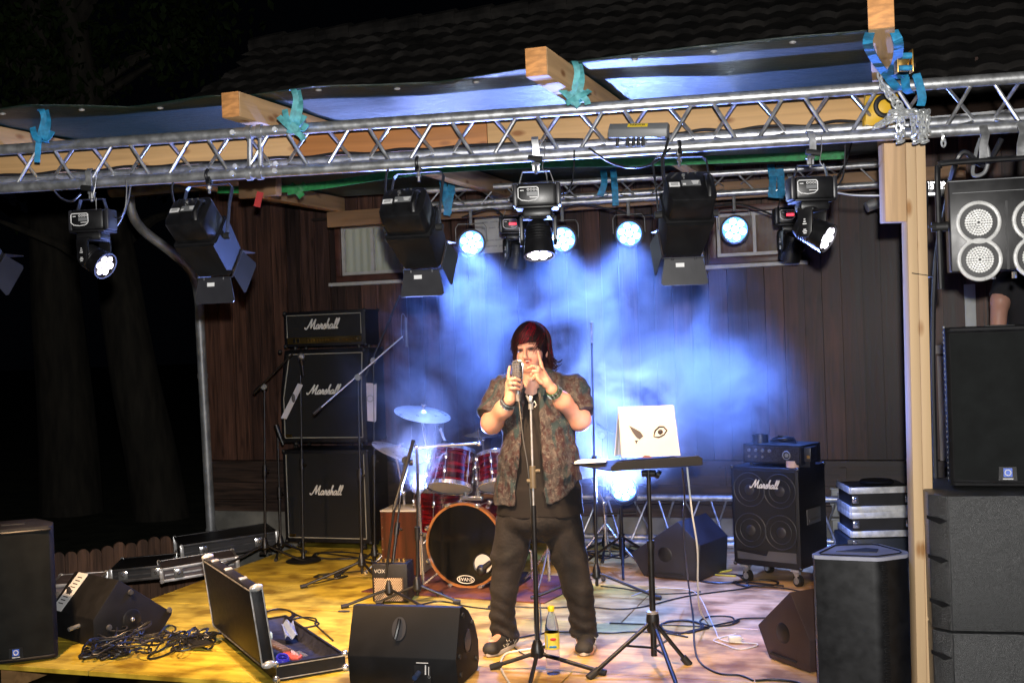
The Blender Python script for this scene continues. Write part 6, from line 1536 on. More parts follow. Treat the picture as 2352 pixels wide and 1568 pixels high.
# desk: lip towards the camera (we look at its back from the audience side)
DL = P(1403,1072,fs2.y-.05)-fs2; DR = P(1614,1058,fs2.y-.06)-fs2
xx = (DR-DL).normalized(); m = MB(); Wk = (DR-DL).length
Mk = Matrix(((xx.x,-xx.y,0,DL.x),(xx.y,xx.x,0,DL.y),(xx.z,0,1,DL.z),(0,0,0,1)))
m.M = Mk; m.prism([(0,0,-.022),(Wk-.0,0,-.022),(Wk,0,.012),(Wk-.02,0,.027),(.03,0,.022),(.0,0,.0)], (0,.006,0), bev=.002)
m.prism([(.0,.004,-.022),(Wk,.004,-.022),(Wk-.01,.24,.01),(-.11,.24,.0),(-.19,.20,.008),(-.18,.16,.004)], (0,0,.004)); m.build('desk', M_blkm, t, smooth=0)
m = MB(); m.M = Mk; m.box((-.09,.17,.015),(.16,.1,.004),RZ(-8)); m.box((-.1,.175,.02),(.13,.09,.003),RZ(-14)); ob = m.build('sheet_music', mat('bright_paper',(.75,.75,.76),.6), smooth=0); ob.matrix_world = T(fs2); tag(ob, 'loose white sheets lying on the left wing of the music stand', 'paper')
# white sleeve standing on the desk
sl = P(1492,1052,fs2.y+.05); t2 = thing('record_sleeve', 'white square sleeve with dark brown brush marks leaning open on the music stand', 'record sleeve', T(sl) @ RZ(-3))
sv = t2.matrix_world.inverted()
pts = [sv @ P(x,y,fs2.y+.03) for x,y in ((1429,1052),(1563,1046),(1549,932),(1421,937))]
pts[0].z -= .0; base = [pts[0],pts[1],pts[2],pts[3]]
m = MB(); m.prism([(p.x, .0+.05*max(0,(p.z-pts[0].z))/.25, p.z) for p in base], (0,.004,0)); fr_ = m.build('front_cover', mat('sleeve_white',(.50,.48,.45),.5,var=.05), t2, smooth=0)
m = MB(); m.prism([(pts[3].x,.055,pts[3].z),(pts[3].x+.004,.06,pts[3].z),(pts[0].x-.02,.12,pts[0].z),(pts[0].x-.035,.11,pts[0].z)], (0.004,0,0)); m.prism([(pts[3].x+.006,.052,pts[3].z-.002),(pts[2].x-.006,.052,pts[2].z-.002),(pts[1].x-.02,.13,pts[1].z),(pts[0].x-.02,.13,pts[0].z)], (0,.004,0)); m.build('back_cover', mat('sleeve_white',(.50,.48,.45),.5), t2, smooth=0)
def sp_(x, y): p = sv @ P(x,y,fs2.y+.03); return Vector((p.x, .05*max(0,(p.z-pts[0].z))/.25-.004, p.z))
m = MB()
m.prism([sp_(*q) for q in ((1446,979),(1458,985),(1472,993),(1479,1003),(1470,1010),(1462,1004),(1455,995))], (0,.002,0))
m.tube([sp_(*q) for q in ((1503,1003),(1506,990),(1516,981),(1526,981),(1533,989),(1526,999),(1514,1005))], .004, 6, closed=True)
m.ball(sp_(1518,993), .013, 12, (1,.15,1)); m.prism([sp_(*q) for q in ((1459,1012),(1467,1012),(1462,1021))], (0,.002,0))
m.build('brush_mark', mat('brown_ink',(.018,.007,.006),.5), fr_, smooth=0)
m = MB(); m.prism([sp_(*q) for q in ((1472,1052),(1482,1046),(1492,1047),(1500,1052))], (0,.002,0)); m.build('red_mark', mat('dark_red_ink',(.12,.012,.012),.5), fr_, smooth=0)
# ---- iced tea bottle ----
bt_ = Z(1271,1543)*1.0; bt_ = P(1272,1524,6.25); bt_ = Z(1271,1546)
t = thing('drink_bottle', 'clear plastic bottle with yellow cap and half full below its yellow label', 'bottle', T(bt_))
s_ = (P(1271,1390,bt_.y).z)
hB = s_
M_pet = mat('clear_plastic', (.9,.92,.95), .04, 0, var=.02, trans=1.0, rvar=.02, spec=.6); M_pet.node_tree.nodes['Principled BSDF'].inputs['IOR'].default_value = 1.08
k = hB/.36; r = .038*k*.98
m = MB(); m.lathe([(.02,.003),(r*.9,.0),(r,.02),(r,.10),(r*.94,.12),(r,.14),(r,.22),(r*.93,.25),(r*.7,.29),(.014,.32),(.013,.335)], T(0,0,.002) @ Matrix.Diagonal((1,1,k,1)), 28); m.build('body', M_pet, t)
m = MB(); m.lathe([(.0001,.33),(.016,.33),(.0165,.352),(.015,.356),(.0001,.357)], Matrix.Diagonal((1,1,k,1)), 20); m.build('cap', mat('yellow_cap',(.75,.55,.01),.35), t)
m = MB(); m.lathe([(r+.0012,.135),(r+.0012,.22)], Matrix.Diagonal((1,1,k,1)), 28, cap=False); lb_ = m.build('label', mat('yellow_label',(.75,.62,.08),.4,var=.1), t)
m = MB(); m.ball((.004,-r-.001,.19*k), .014, 12, (1.1,.12,.55)); m.build('red_oval', mat('label_red',(.65,.03,.03),.4), lb_)
m = MB(); m.ball((.002,-r+.001,.15*k), .015, 12, (1.3,.2,.5)); m.box((-.024,-r+.014,.178*k),(.006,.012,.06)); m.build('blue_patch', mat('label_blue',(.02,.2,.45),.4), lb_)
# ---------------- floor cables ----------------
GF = 'cables snaking over the stage floor'
def fcable(label, pts, r=.0045, m=None, z=.006):
    return cable('floor_cable', label, [Z(x,y,z if not isinstance(z,list) else z[0]) for x,y in pts], r, m, GF)
def coil(cx, cy, rx, ry, n, ph=0, jit=.08):
    return [(cx+rx*math.cos(ph+k*.62)*(1+jit*math.sin(k*1.7)), cy+ry*math.sin(ph+k*.62)*(1+jit*math.cos(k*2.1))) for k in range(n)]
fcable('black cable running past both feet of the singer', [(1160,1470),(1200,1462),(1260,1452),(1330,1450),(1400,1453),(1450,1450),(1520,1452),(1580,1462)])
fcable('black cable coiled in loops behind the music stand foot', [(1400,1430)]+coil(1565,1438,48,14,34,0)+coil(1650,1425,40,12,12)+[(1700,1420),(1770,1418)])
fcable('long black cable leaving to the right between the wedges', [(1180,1392),(1260,1395),(1340,1392),(1420,1398),(1480,1392),(1560,1372),(1620,1362),(1700,1352),(1740,1345),(1800,1350),(1850,1360)])
fcable('thin grey cable crossing the back of the stage floor', [(1380,1345),(1440,1352),(1500,1362),(1560,1362),(1610,1358)], .004)
fcable('white cable with a small plug winding on the right floor', [(1450,1368),(1500,1352),(1540,1350),(1600,1362),(1640,1440),(1660,1470),(1740,1478),(1700,1490),(1660,1478),(1640,1468),(1690,1455)], .0035, M_wcable)
fcable('pale thick cable looping round the foot of the front stand', [(1170,1568),(1150,1530),(1160,1502),(1190,1494),(1240,1486),(1252,1476)], .006, M_wcable)
fcable('black cable from the front stand curving behind the bottle', [(1238,1300),(1240,1380),(1242,1440),(1235,1480),(1222,1505),(1200,1500),(1178,1482),(1165,1466)], .0035)
fcable('looped black cable on the floor beyond the guitar case', [(575,1468)]+coil(640,1412,34,14,20)+[(690,1415)]+coil(700,1428,30,12,12)+[(765,1470)], .005)
fcable('black cable bow sticking out behind the guitar case lid', [(560,1470),(530,1455),(512,1450),(520,1466),(545,1474)], .004)
fcable('thin loops of cable by the long tripod leg', [(720,1340)]+coil(760,1322,34,6,16)+[(830,1310)], .004)
fcable('black cable on the floor in front of the bass drum', [(950,1392),(1010,1380),(1075,1392),(1130,1398),(1180,1400)], .0045)
fcable('thin dark cables under the tall stack', [(680,1282)]+coil(780,1275,60,8,26,1)+[(860,1285)], .006)
fcable('black cable running along the front right floor', [(1580,1330),(1592,1420),(1595,1480),(1608,1520),(1650,1545),(1700,1550),(1730,1562)], .005)
fcable('short black lead at the lower right edge', [(1735,1562),(1780,1560),(1830,1566),(1860,1580)], .006)
fcable('heap of black cable in front of the bass cabinet', coil(1660,1328,60,10,30)+coil(1740,1338,50,7,24,2)+[(1800,1345)], .006)
fcable('yellow cable among the black ones at the back', [(1600,1310),(1640,1300),(1660,1312),(1680,1308),(1640,1318),(1690,1322)], .006, mat('yellow_cable',(.5,.42,.03),.5))
fcable('tangled black cables along the back behind the drum stands', coil(1400,1262,60,16,26,0,.3)+coil(1480,1250,60,18,26,1,.3)+[(1540,1230)], .005)
fcable('black cables lying along the floor truss', [(1380,1218),(1440,1226),(1500,1214),(1560,1222),(1600,1216),(1650,1228),(1700,1222)], .006)
def hang(label, pts, r, m=None): return cable('hanging_cable', label, [P(*q) for q in pts], r, m, 'cables hanging from the music stand')
hang('black cable hanging behind the music stand desk', [(1567,1075,6.05),(1572,1130,6.2),(1570,1200,6.4),(1575,1280,6.8),(1580,1330,7.2)], .005)
hang('white cable hanging from the music stand to the floor', [(1578,1072,6.05),(1582,1110,6.05),(1590,1180,6.05),(1602,1260,6.1),(1603,1340,6.2),(1608,1400,6.4),(1632,1440,6.9)], .005, M_wcable)
mc = cable('microphone_cable', 'grey cable hanging from the held microphone down beside the stand', [P(1190,905,6.10),P(1196,955,6.05),P(1202,1010,6.02),P(1212,1070,6.0),P(1218,1140,6.0),P(1222,1200,6.0),P(1226,1300,6.0),P(1228,1420,5.98),P(1232,1500,5.97)], .0038, mat('grey_cable',(.035,.035,.035),.5))
t = thing('power_adapter', 'small white power adapter lying on the floor right of the music stand', 'adapter', T(Z(1688,1474,.002)) @ RZ(5))
m = MB(); m.box((0,0,.018),(.068,.04,.034),bev=.008); m.build('body', M_wcable, t); m = MB(); m.cyl((.034,0,.016),(.046,0,.016),.006,seg=8); m.build('strain_relief', M_wcable, t)
m = MB(); c = Z(790,1403,.004); m.box((0,0,.001),(.07,.03,.002),RZ(-10)); ob = m.build('tape_scrap', M_ink, smooth=0); ob.location = c; tag(ob, 'scrap of dark tape stuck on the floor in the middle', 'tape')
# cable pile at the left
random.seed(21)
m = MB()
def clump(cx, cy, rx, ry, hgt, n, r=.0052):
    for k in range(n):
        c = Z(cx+random.uniform(-.5,.5)*rx, cy+random.uniform(-.5,.5)*ry, 0); R1 = random.uniform(.06,.13); R2 = R1*random.uniform(.25,.6); a0 = random.uniform(0,3.14); z0 = random.uniform(.006,hgt); tl = random.uniform(-.35,.35)
        pts = []
        for q in range(random.choice((16,24,32))):
            a = q*.42; x = R1*math.cos(a)*(1+.02*q*random.uniform(-.1,.3)); y = R2*math.sin(a)
            pts.append(c+Vector((x*math.cos(a0)-y*math.sin(a0), x*math.sin(a0)+y*math.cos(a0), max(.006, z0+x*tl+.006*math.sin(q*1.3)))))
        m.tube(cr(pts,2), r, 6)
clump(330,1490,200,40,.09,26); clump(245,1505,70,14,.05,14,.006)
pile = m.build('cable_pile', M_cable, origin=Z(320,1490)); tag(pile, 'big heap of black cables on the left front floor', 'cable heap')
m = MB(); clump(450,1478,60,14,.05,12,.006)
for k in range(6): m.tube([Z(430+k*3,1470+k*2,.03), Z(480+k*2,1472+k,.05), Z(440,1482+k,.02)], .007, 6)
ob = m.build('cable_bundle', M_cable, origin=Z(450,1478)); tag(ob, 'tied bundle of black cable right of the big heap', 'cable heap')
m = MB()
for x, y in ((345,1512),(382,1500),(418,1506),(300,1478),(268,1497)):
    c = Z(x,y,.02); m.cyl(c, c+Vector((.04,-.02,.0)), .009, seg=8)
ob = m.build('cable_plugs', M_alu, origin=Z(345,1512)); tag(ob, 'metal plugs poking out of the cable heap', 'plug')
# ---------------- the singer ----------------
class SDF:
    """signed distance field on a grid, meshed with surface nets"""
    def __init__(s, lo, hi, h):
        s.lo = np.array(lo, float); s.h = h; s.n = np.ceil((np.array(hi)-s.lo)/h).astype(int)+1
        s.ax = [s.lo[i]+h*np.arange(s.n[i]) for i in range(3)]
        s.f = np.full(tuple(s.n), 9.0, np.float32)
    def _sub(s, lo, hi):
        sl = []
        for i in range(3):
            a = int(max(0, math.floor((lo[i]-s.lo[i])/s.h))); b = int(min(s.n[i], math.ceil((hi[i]-s.lo[i])/s.h)+1))
            if b <= a: return None, None
            sl.append(slice(a, b))
        g = np.meshgrid(*[s.ax[i][sl[i]] for i in range(3)], indexing='ij', sparse=True)
        return tuple(sl), g
    def _comb(s, sl, d, k, op):
        a = s.f[sl]
        if op == 'sub': a, d = -a, d
        if k > 0:
            hh = np.clip(.5+.5*(a-d)/k, 0, 1); r = a*(1-hh)+d*hh - k*hh*(1-hh)
        else: r = np.minimum(a, d)
        if op == 'sub': r = -r
        s.f[sl] = r
    def cap(s, a, b, r0, r1=None, k=.02, op='add', fy=1.0, flat=False):
        a = np.array(a, float); b = np.array(b, float); r1 = r0 if r1 is None else r1; R = max(r0, r1)+k+.02
        sl, g = s._sub(np.minimum(a,b)-R, np.maximum(a,b)+R)
        if sl is None: return
        ab = b-a; L2 = max(1e-9, (ab**2).sum())
        px, py, pz = g[0]-a[0], g[1]-a[1], g[2]-a[2]
        t = (px*ab[0]+py*ab[1]+pz*ab[2])/L2; tc_ = np.clip(t, 0, 1)
        dx, dy, dz = px-tc_*ab[0], (py-tc_*ab[1])/fy, pz-tc_*ab[2]
        d = np.sqrt(dx*dx+dy*dy+dz*dz)-(r0+(r1-r0)*tc_)
        if flat:
            L_ = math.sqrt(L2); d = np.maximum(d, np.maximum(t-1, -t)*L_)
        s._comb(sl, d.astype(np.float32), k, op)
    def ell(s, c, r, k=.02, op='add', rot=None):
        c = np.array(c, float); r = np.array(r, float); R = r.max()+k+.02
        sl, g = s._sub(c-R, c+R)
        if sl is None: return
        x, y, z = g[0]-c[0], g[1]-c[1], g[2]-c[2]
        if rot is not None:
            m = np.array(rot); x, y, z = (m[0,0]*x+m[0,1]*y+m[0,2]*z, m[1,0]*x+m[1,1]*y+m[1,2]*z, m[2,0]*x+m[2,1]*y+m[2,2]*z)
        k0 = np.sqrt((x/r[0])**2+(y/r[1])**2+(z/r[2])**2); k1 = np.sqrt((x/r[0]**2)**2+(y/r[1]**2)**2+(z/r[2]**2)**2)+1e-9
        d = k0*(k0-1)/k1
        s._comb(sl, d.astype(np.float32), k, op)
    def mesh(s, name, m, parent, disp=None):
        f = s.f
        if disp is not None:
            g = np.meshgrid(*s.ax, indexing='ij', sparse=True); f = f+disp(*g).astype(np.float32)
        ins = f < 0
        cells = np.zeros(tuple(s.n-1), bool); allin = np.ones_like(cells)
        cr_ = [(i,j,k) for i in (0,1) for j in (0,1) for k in (0,1)]
        S = lambda A, c: A[c[0]:A.shape[0]-1+c[0], c[1]:A.shape[1]-1+c[1], c[2]:A.shape[2]-1+c[2]]
        for c in cr_: q = S(ins, c); cells |= q; allin &= q
        act = cells & ~allin; idx = np.argwhere(act); vid = -np.ones(act.shape, np.int64); vid[act] = np.arange(len(idx))
        acc = np.zeros((len(idx),3)); cnt = np.zeros(len(idx))
        for c in cr_:
            for a in range(3):
                if c[a] == 1: continue
                e = list(c); e[a] = 1
                v0 = f[idx[:,0]+c[0], idx[:,1]+c[1], idx[:,2]+c[2]]; v1 = f[idx[:,0]+e[0], idx[:,1]+e[1], idx[:,2]+e[2]]
                m_ = (v0 < 0) != (v1 < 0); t = np.where(m_, v0/(v0-v1+1e-12), 0)
                p = np.tile(np.array(c, float), (len(idx),1)); p[:,a] += t
                acc[m_] += p[m_]; cnt[m_] += 1
        V = s.lo+(idx+acc/cnt[:,None])*s.h; F_ = []
        for a in range(3):
            b, c = (a+1)%3, (a+2)%3
            A = [slice(None)]*3; B = [slice(None)]*3; A[a] = slice(0,-1); B[a] = slice(1,None)
            ch = ins[tuple(A)] != ins[tuple(B)]; e = np.argwhere(ch)
            e = e[(e[:,b] > 0) & (e[:,c] > 0) & (e[:,b] < s.n[b]-1) & (e[:,c] < s.n[c]-1)]
            def vv(db, dc):
                q = e.copy(); q[:,b] -= db; q[:,c] -= dc; return vid[q[:,0],q[:,1],q[:,2]]
            qd = np.stack([vv(1,1),vv(0,1),vv(0,0),vv(1,0)], 1); inn = ins[e[:,0],e[:,1],e[:,2]]
            qd[~inn] = qd[~inn][:, ::-1]; F_.append(qd)
        Fq = np.concatenate(F_); Fq = Fq[(Fq >= 0).all(1)]
        me = bpy.data.meshes.new(name); me.vertices.add(len(V)); me.vertices.foreach_set('co', V.astype(np.float32).ravel())
        me.loops.add(len(Fq)*4); me.loops.foreach_set('vertex_index', Fq.astype(np.int32).ravel()); me.polygons.add(len(Fq))
        me.polygons.foreach_set('loop_start', np.arange(0, len(Fq)*4, 4, dtype=np.int32)); me.update(calc_edges=True); me.validate()
        me.polygons.foreach_set('use_smooth', [True]*len(me.polygons)); me.materials.append(m)
        # keep only the largest connected piece
        bm = bmesh.new(); bm.from_mesh(me); bm.verts.ensure_lookup_table(); seen = set(); comps = []
        for v in bm.verts:
            if v.index in seen: continue
            st_ = [v]; seen.add(v.index); comp = []
            while st_:
                w = st_.pop(); comp.append(w)
                for e_ in w.link_edges:
                    o = e_.other_vert(w)
                    if o.index not in seen: seen.add(o.index); st_.append(o)
            comps.append(comp)
        comps.sort(key=len, reverse=True); kill = [v for c_ in comps[1:] if len(c_) < len(comps[0])*.12 for v in c_]
        bmesh.ops.delete(bm, geom=kill, context='VERTS'); 
        bmesh.ops.smooth_vert(bm, verts=bm.verts[:], factor=.5, use_axis_x=True, use_axis_y=True, use_axis_z=True)
        bmesh.ops.recalc_face_normals(bm, faces=bm.faces[:]); bm.to_mesh(me); bm.free()
        ob = bpy.data.objects.new(name, me); COL.objects.link(ob); ob.parent = parent
        return ob
PD = 6.37
PO = P(1240,1489,PD); PO.z = 0
def B(x, y, dd=0.0): v = P(x, y, PD+dd)-PO; return (v.x, v.y, v.z)
person = thing('person', 'singer in an open patterned shirt holding a chrome microphone, index finger raised', 'person', T(PO))
# ---- skin material with make-up and lips placed by position ----
def skin_mat():
    m = bpy.data.materials.new('skin'); m.use_nodes = True; nt = m.node_tree; N = nt.nodes; Lk = nt.links; b = N['Principled BSDF']
    tc = N.new('ShaderNodeTexCoord'); nz = N.new('ShaderNodeTexNoise'); nz.inputs['Scale'].default_value = 18; Lk.new(tc.outputs['Object'], nz.inputs['Vector'])
    cr1 = N.new('ShaderNodeValToRGB'); e = cr1.color_ramp.elements; e[0].position=.3; e[1].position=.7; e[0].color=(.50,.245,.175,1); e[1].color=(.58,.30,.22,1); Lk.new(nz.outputs['Fac'], cr1.inputs[0]); out = cr1.outputs[0]
    def spotc(c, r, col, amt, hard=1.5):
        nonlocal out
        s = N.new('ShaderNodeVectorMath'); s.operation='SUBTRACT'; Lk.new(tc.outputs['Object'], s.inputs[0]); s.inputs[1].default_value = c
        d = N.new('ShaderNodeVectorMath'); d.operation='DIVIDE'; Lk.new(s.outputs[0], d.inputs[0]); d.inputs[1].default_value = r
        l = N.new('ShaderNodeVectorMath'); l.operation='LENGTH'; Lk.new(d.outputs[0], l.inputs[0])
        mr = N.new('ShaderNodeMapRange'); mr.interpolation_type='SMOOTHSTEP'; Lk.new(l.outputs['Value'], mr.inputs['Value']); mr.inputs['From Min'].default_value=1.0+.2*hard; mr.inputs['From Max'].default_value=1.0-.3*hard; mr.inputs['To Max'].default_value=amt
        mx = N.new('ShaderNodeMix'); mx.data_type='RGBA'; Lk.new(mr.outputs[0], mx.inputs[0]); Lk.new(out, mx.inputs[6]); mx.inputs[7].default_value = L(col); out = mx.outputs[2]
    for c in EYES: spotc(c, (.020,.03,.0125), (.06,.022,.02), .85)
    spotc(MOUTH, (.026,.03,.019), (.42,.09,.07), .8, 1.0)
    for c in CHEEKS: spotc(c, (.03,.05,.03), (.72,.30,.22), .35, 2.2)
    for c in BROWS: spotc(c, (.02,.03,.004), (.06,.03,.025), .8, 1.2)
    Lk.new(out, b.inputs['Base Color']); b.inputs['Roughness'].default_value=.48; b.inputs['Subsurface Weight'].default_value=.12; b.inputs['Subsurface Radius'].default_value=(.02,.008,.004); b.inputs['Subsurface Scale'].default_value=.3
    return m
EYES = [B(1194,804,-.085), B(1219,801,-.09)]; MOUTH = B(1212,831,-.10); CHEEKS = [B(1192,822,-.07), B(1232,818,-.08)]; BROWS = [B(1193,794,-.09), B(1221,790,-.09)]
s = SDF((-.36,-.36,-.01), (.33,.26,1.80), .0048)
# trunk and legs (under the clothes)
s.ell(B(1240,1180,.0), (.16,.11,.085)); s.ell(B(1240,1090,.01), (.155,.11,.2), k=.05); s.ell(B(1240,970,.01), (.16,.10,.17), k=.04)
s.cap(B(1165,902,0), B(1316,905,0), .06, k=.05); s.cap(B(1226,905,.0), B(1221,845,-.0), .064, .056, k=.03)
s.cap(B(1187,1215,0), B(1162,1330,-.01), .085, .058, k=.03); s.cap(B(1162,1330,-.01), B(1156,1448,.03), .056, .042, k=.03)
s.cap(B(1290,1215,0), B(1325,1335,-.025), .085, .058, k=.03); s.cap(B(1325,1335,-.025), B(1341,1462,.0), .056, .042, k=.03)
s.cap(B(1158,1462,.03), B(1130,1478,-.08), .035, .03, k=.02); s.cap(B(1343,1475,.0), B(1352,1492,-.13), .035, .03, k=.02)
# head
s.ell(B(1221,795,.01), (.074,.092,.098), k=.02); s.ell(B(1216,826,-.028), (.058,.062,.058), k=.03); s.ell(B(1214,846,-.055), (.026,.026,.022), k=.02)
s.ell(B(1199,819,-.052), (.024,.028,.026), k=.03); s.ell(B(1233,815,-.052), (.026,.028,.028), k=.02)
s.cap(B(1206,802,-.086), B(1205,818,-.104), .008, .0115, k=.012); s.ell(B(1205.5,821,-.102), (.0165,.011,.0095), k=.008)
s.cap(B(1193,796,-.076), B(1226,793,-.080), .011, .011, k=.02)
for e in (B(1194,804,-.092), B(1219,801,-.097)): s.ell(e, (.0165,.013,.0095), k=.009, op='sub')
for e in (B(1194,804.5,-.076), B(1219,801.5,-.080)): s.ell(e, (.0135,.0135,.0105), k=.002)
s.ell(B(1212,825,-.091), (.021,.012,.0062), k=.006); s.ell(B(1212,839,-.088), (.018,.012,.0065), k=.006)
s.ell(B(1211.5,831.5,-.104), (.0165,.024,.0088), k=.004, op='sub')
s.cap(B(1255,803,.0), B(1254,817,.0), .012, .010, k=.008)
# arms
s.cap(B(1152,903,.01), B(1132,966,-.055), .058, .052, k=.03); s.cap(B(1128,974,-.065), B(1158,938,-.165), .0495, .039, k=.05); s.cap(B(1158,938,-.165), B(1171,918,-.215), .040, .027, k=.045)
s.cap(B(1320,905,.01), B(1330,960,-.055), .058, .053, k=.03); s.cap(B(1331,964,-.07), B(1292,921,-.17), .0495, .039, k=.05); s.cap(B(1292,921,-.17), B(1268,894,-.225), .040, .027, k=.045)
s.ell(B(1332,968,-.06), (.036,.040,.034), k=.04)
# left-hand side hand, wrapped round the microphone
s.cap(B(1171,916,-.215), B(1174,893,-.222), .0275, .024, k=.012); s.cap(B(1169,902,-.212), B(1168,881,-.222), .020, .0175, k=.012); s.cap(B(1176,902,-.212), B(1178,885,-.215), .019, .016, k=.012)
def finger(pts, r, k=.0035):
    for i in range(len(pts)-1): s.cap(pts[i], pts[i+1], r[i], r[i+1], k=k if i else .008)
finger([B(1169,883,-.225), B(1168,864,-.232), B(1169,852,-.236), B(1170.5,842,-.236)], [.0115,.0098,.0088,.0072])          # index up along the mic
finger([B(1167,880,-.228), B(1172,871,-.262), B(1183,869,-.274), B(1194,873,-.262)], [.0108,.0100,.0092,.0078])
finger([B(1167,887,-.226), B(1173,881,-.262), B(1184,880,-.272), B(1194,884,-.258)], [.0108,.0100,.0092,.0078])
finger([B(1168,895,-.224), B(1174,891,-.256), B(1184,891,-.266), B(1193,894,-.252)], [.010,.0092,.0085,.0072])
finger([B(1179,905,-.212), B(1190,898,-.205), B(1197,888,-.208), B(1199,878,-.214)], [.013,.0115,.0105,.0085])                # thumb behind
# right-hand side hand, index raised
s.cap(B(1267,893,-.225), B(1256,878,-.238), .028, .024, k=.012); s.cap(B(1258,876,-.238), B(1249,858,-.240), .019, .0165, k=.012); s.cap(B(1252,882,-.242), B(1243,868,-.246), .018, .015, k=.012)
finger([B(1249,857,-.240), B(1243,836,-.235), B(1239,820,-.230), B(1235.5,806,-.226)], [.0118,.0100,.0088,.0070])
finger([B(1247,859,-.246), B(1237,844,-.268), B(1224,840,-.272), B(1211,846,-.262)], [.0112,.0102,.0092,.0075])
finger([B(1245,865,-.248), B(1235,852,-.274), B(1225,852,-.272), B(1219,862,-.258)], [.0108,.0100,.0090,.0074])
finger([B(1243,872,-.248), B(1234,862,-.268), B(1228,864,-.264), B(1225,871,-.25)], [.0098,.0088,.0082,.0070])
finger([B(1255,884,-.246), B(1243,878,-.262), B(1236,870,-.268), B(1231,860,-.27)], [.0135,.0118,.0105,.0085])
body = s.mesh('body', skin_mat(), person)
# eyes, teeth
for c, n_ in ((B(1194,804.4,-.0805), 0), (B(1219,801.3,-.0850), 1)):
    m = MB(); m.ball(Vector(c)+Vector((0,.0022,0)), .0098, 14); ey = m.build('eye', mat('eye_white',(.30,.27,.26),.3), person)
    v = Vector(c)+Vector((.001,-.0064,.0005)); m = MB(); m.ball(v, .0050, 12, (1,.5,1)); m.build('iris', mat('dark_iris',(.03,.02,.015),.1), ey)
    m = MB(); c_ = Vector(c); m.tube([c_+Vector((-.0125+.0050*k, -.009-.0015*math.sin(k*math.pi/5), .0062*math.sin(math.pi*k/5)-.001)) for k in range(6)], .0017, 5); m.build('eyelashes', M_ink, ey)
m = MB(); m.ball(B(1212,828.5,-.088), .011, 12, (1.2,.7,.36)); m.build('teeth', mat('teeth',(.75,.72,.65),.25), person)
m = MB(); m.ball(B(1211.5,833,-.078), .0125, 12, (1,.7,.6)); m.build('mouth_inside', mat('mouth_dark',(.12,.02,.02),.5), person)
# ---- shirt ----
def folds(amp, fx, fz, seed=0.0):
    def f(x, y, z):
        w = np.sin(x*fx+1.7*np.sin(z*fz*.5+seed)+seed)*.5+np.sin((x+y)*fx*.6+z*fz+seed*2)*.35+np.sin(z*fz*1.9-x*fx*.4+y*7+seed)*.25
        return amp*w
    return f
s = SDF((-.36,-.30,.72), (.33,.26,1.56), .006)
s.ell(B(1240,1120,-.0), (.238,.185,.17), k=.05); s.ell(B(1237,1060,-.01), (.222,.188,.2), k=.05); s.ell(B(1238,965,0), (.211,.155,.2), k=.05)
s.cap(B(1166,903,.0), B(1314,905,.0), .084, k=.05); s.cap(B(1206,880,.02), B(1252,878,.02), .07, k=.05)
s.cap(B(1158,895,.015), B(1126,958,-.055), .078, .083, k=.02, flat=True); s.cap(B(1314,895,.015), B(1336,952,-.058), .078, .085, k=.02, flat=True); s.ell(B(1157,898,.01), (.085,.085,.078), k=.02); s.ell(B(1317,898,.01), (.085,.085,.078), k=.02); s.cap(B(1190,886,.015), B(1160,892,.015), .07, .074, k=.04); s.cap(B(1262,882,.015), B(1314,894,.015), .07, .074, k=.04)
s.cap(B(1241,1118,0), B(1242,1150,0), .230, .250, k=.03, fy=.78, flat=True)
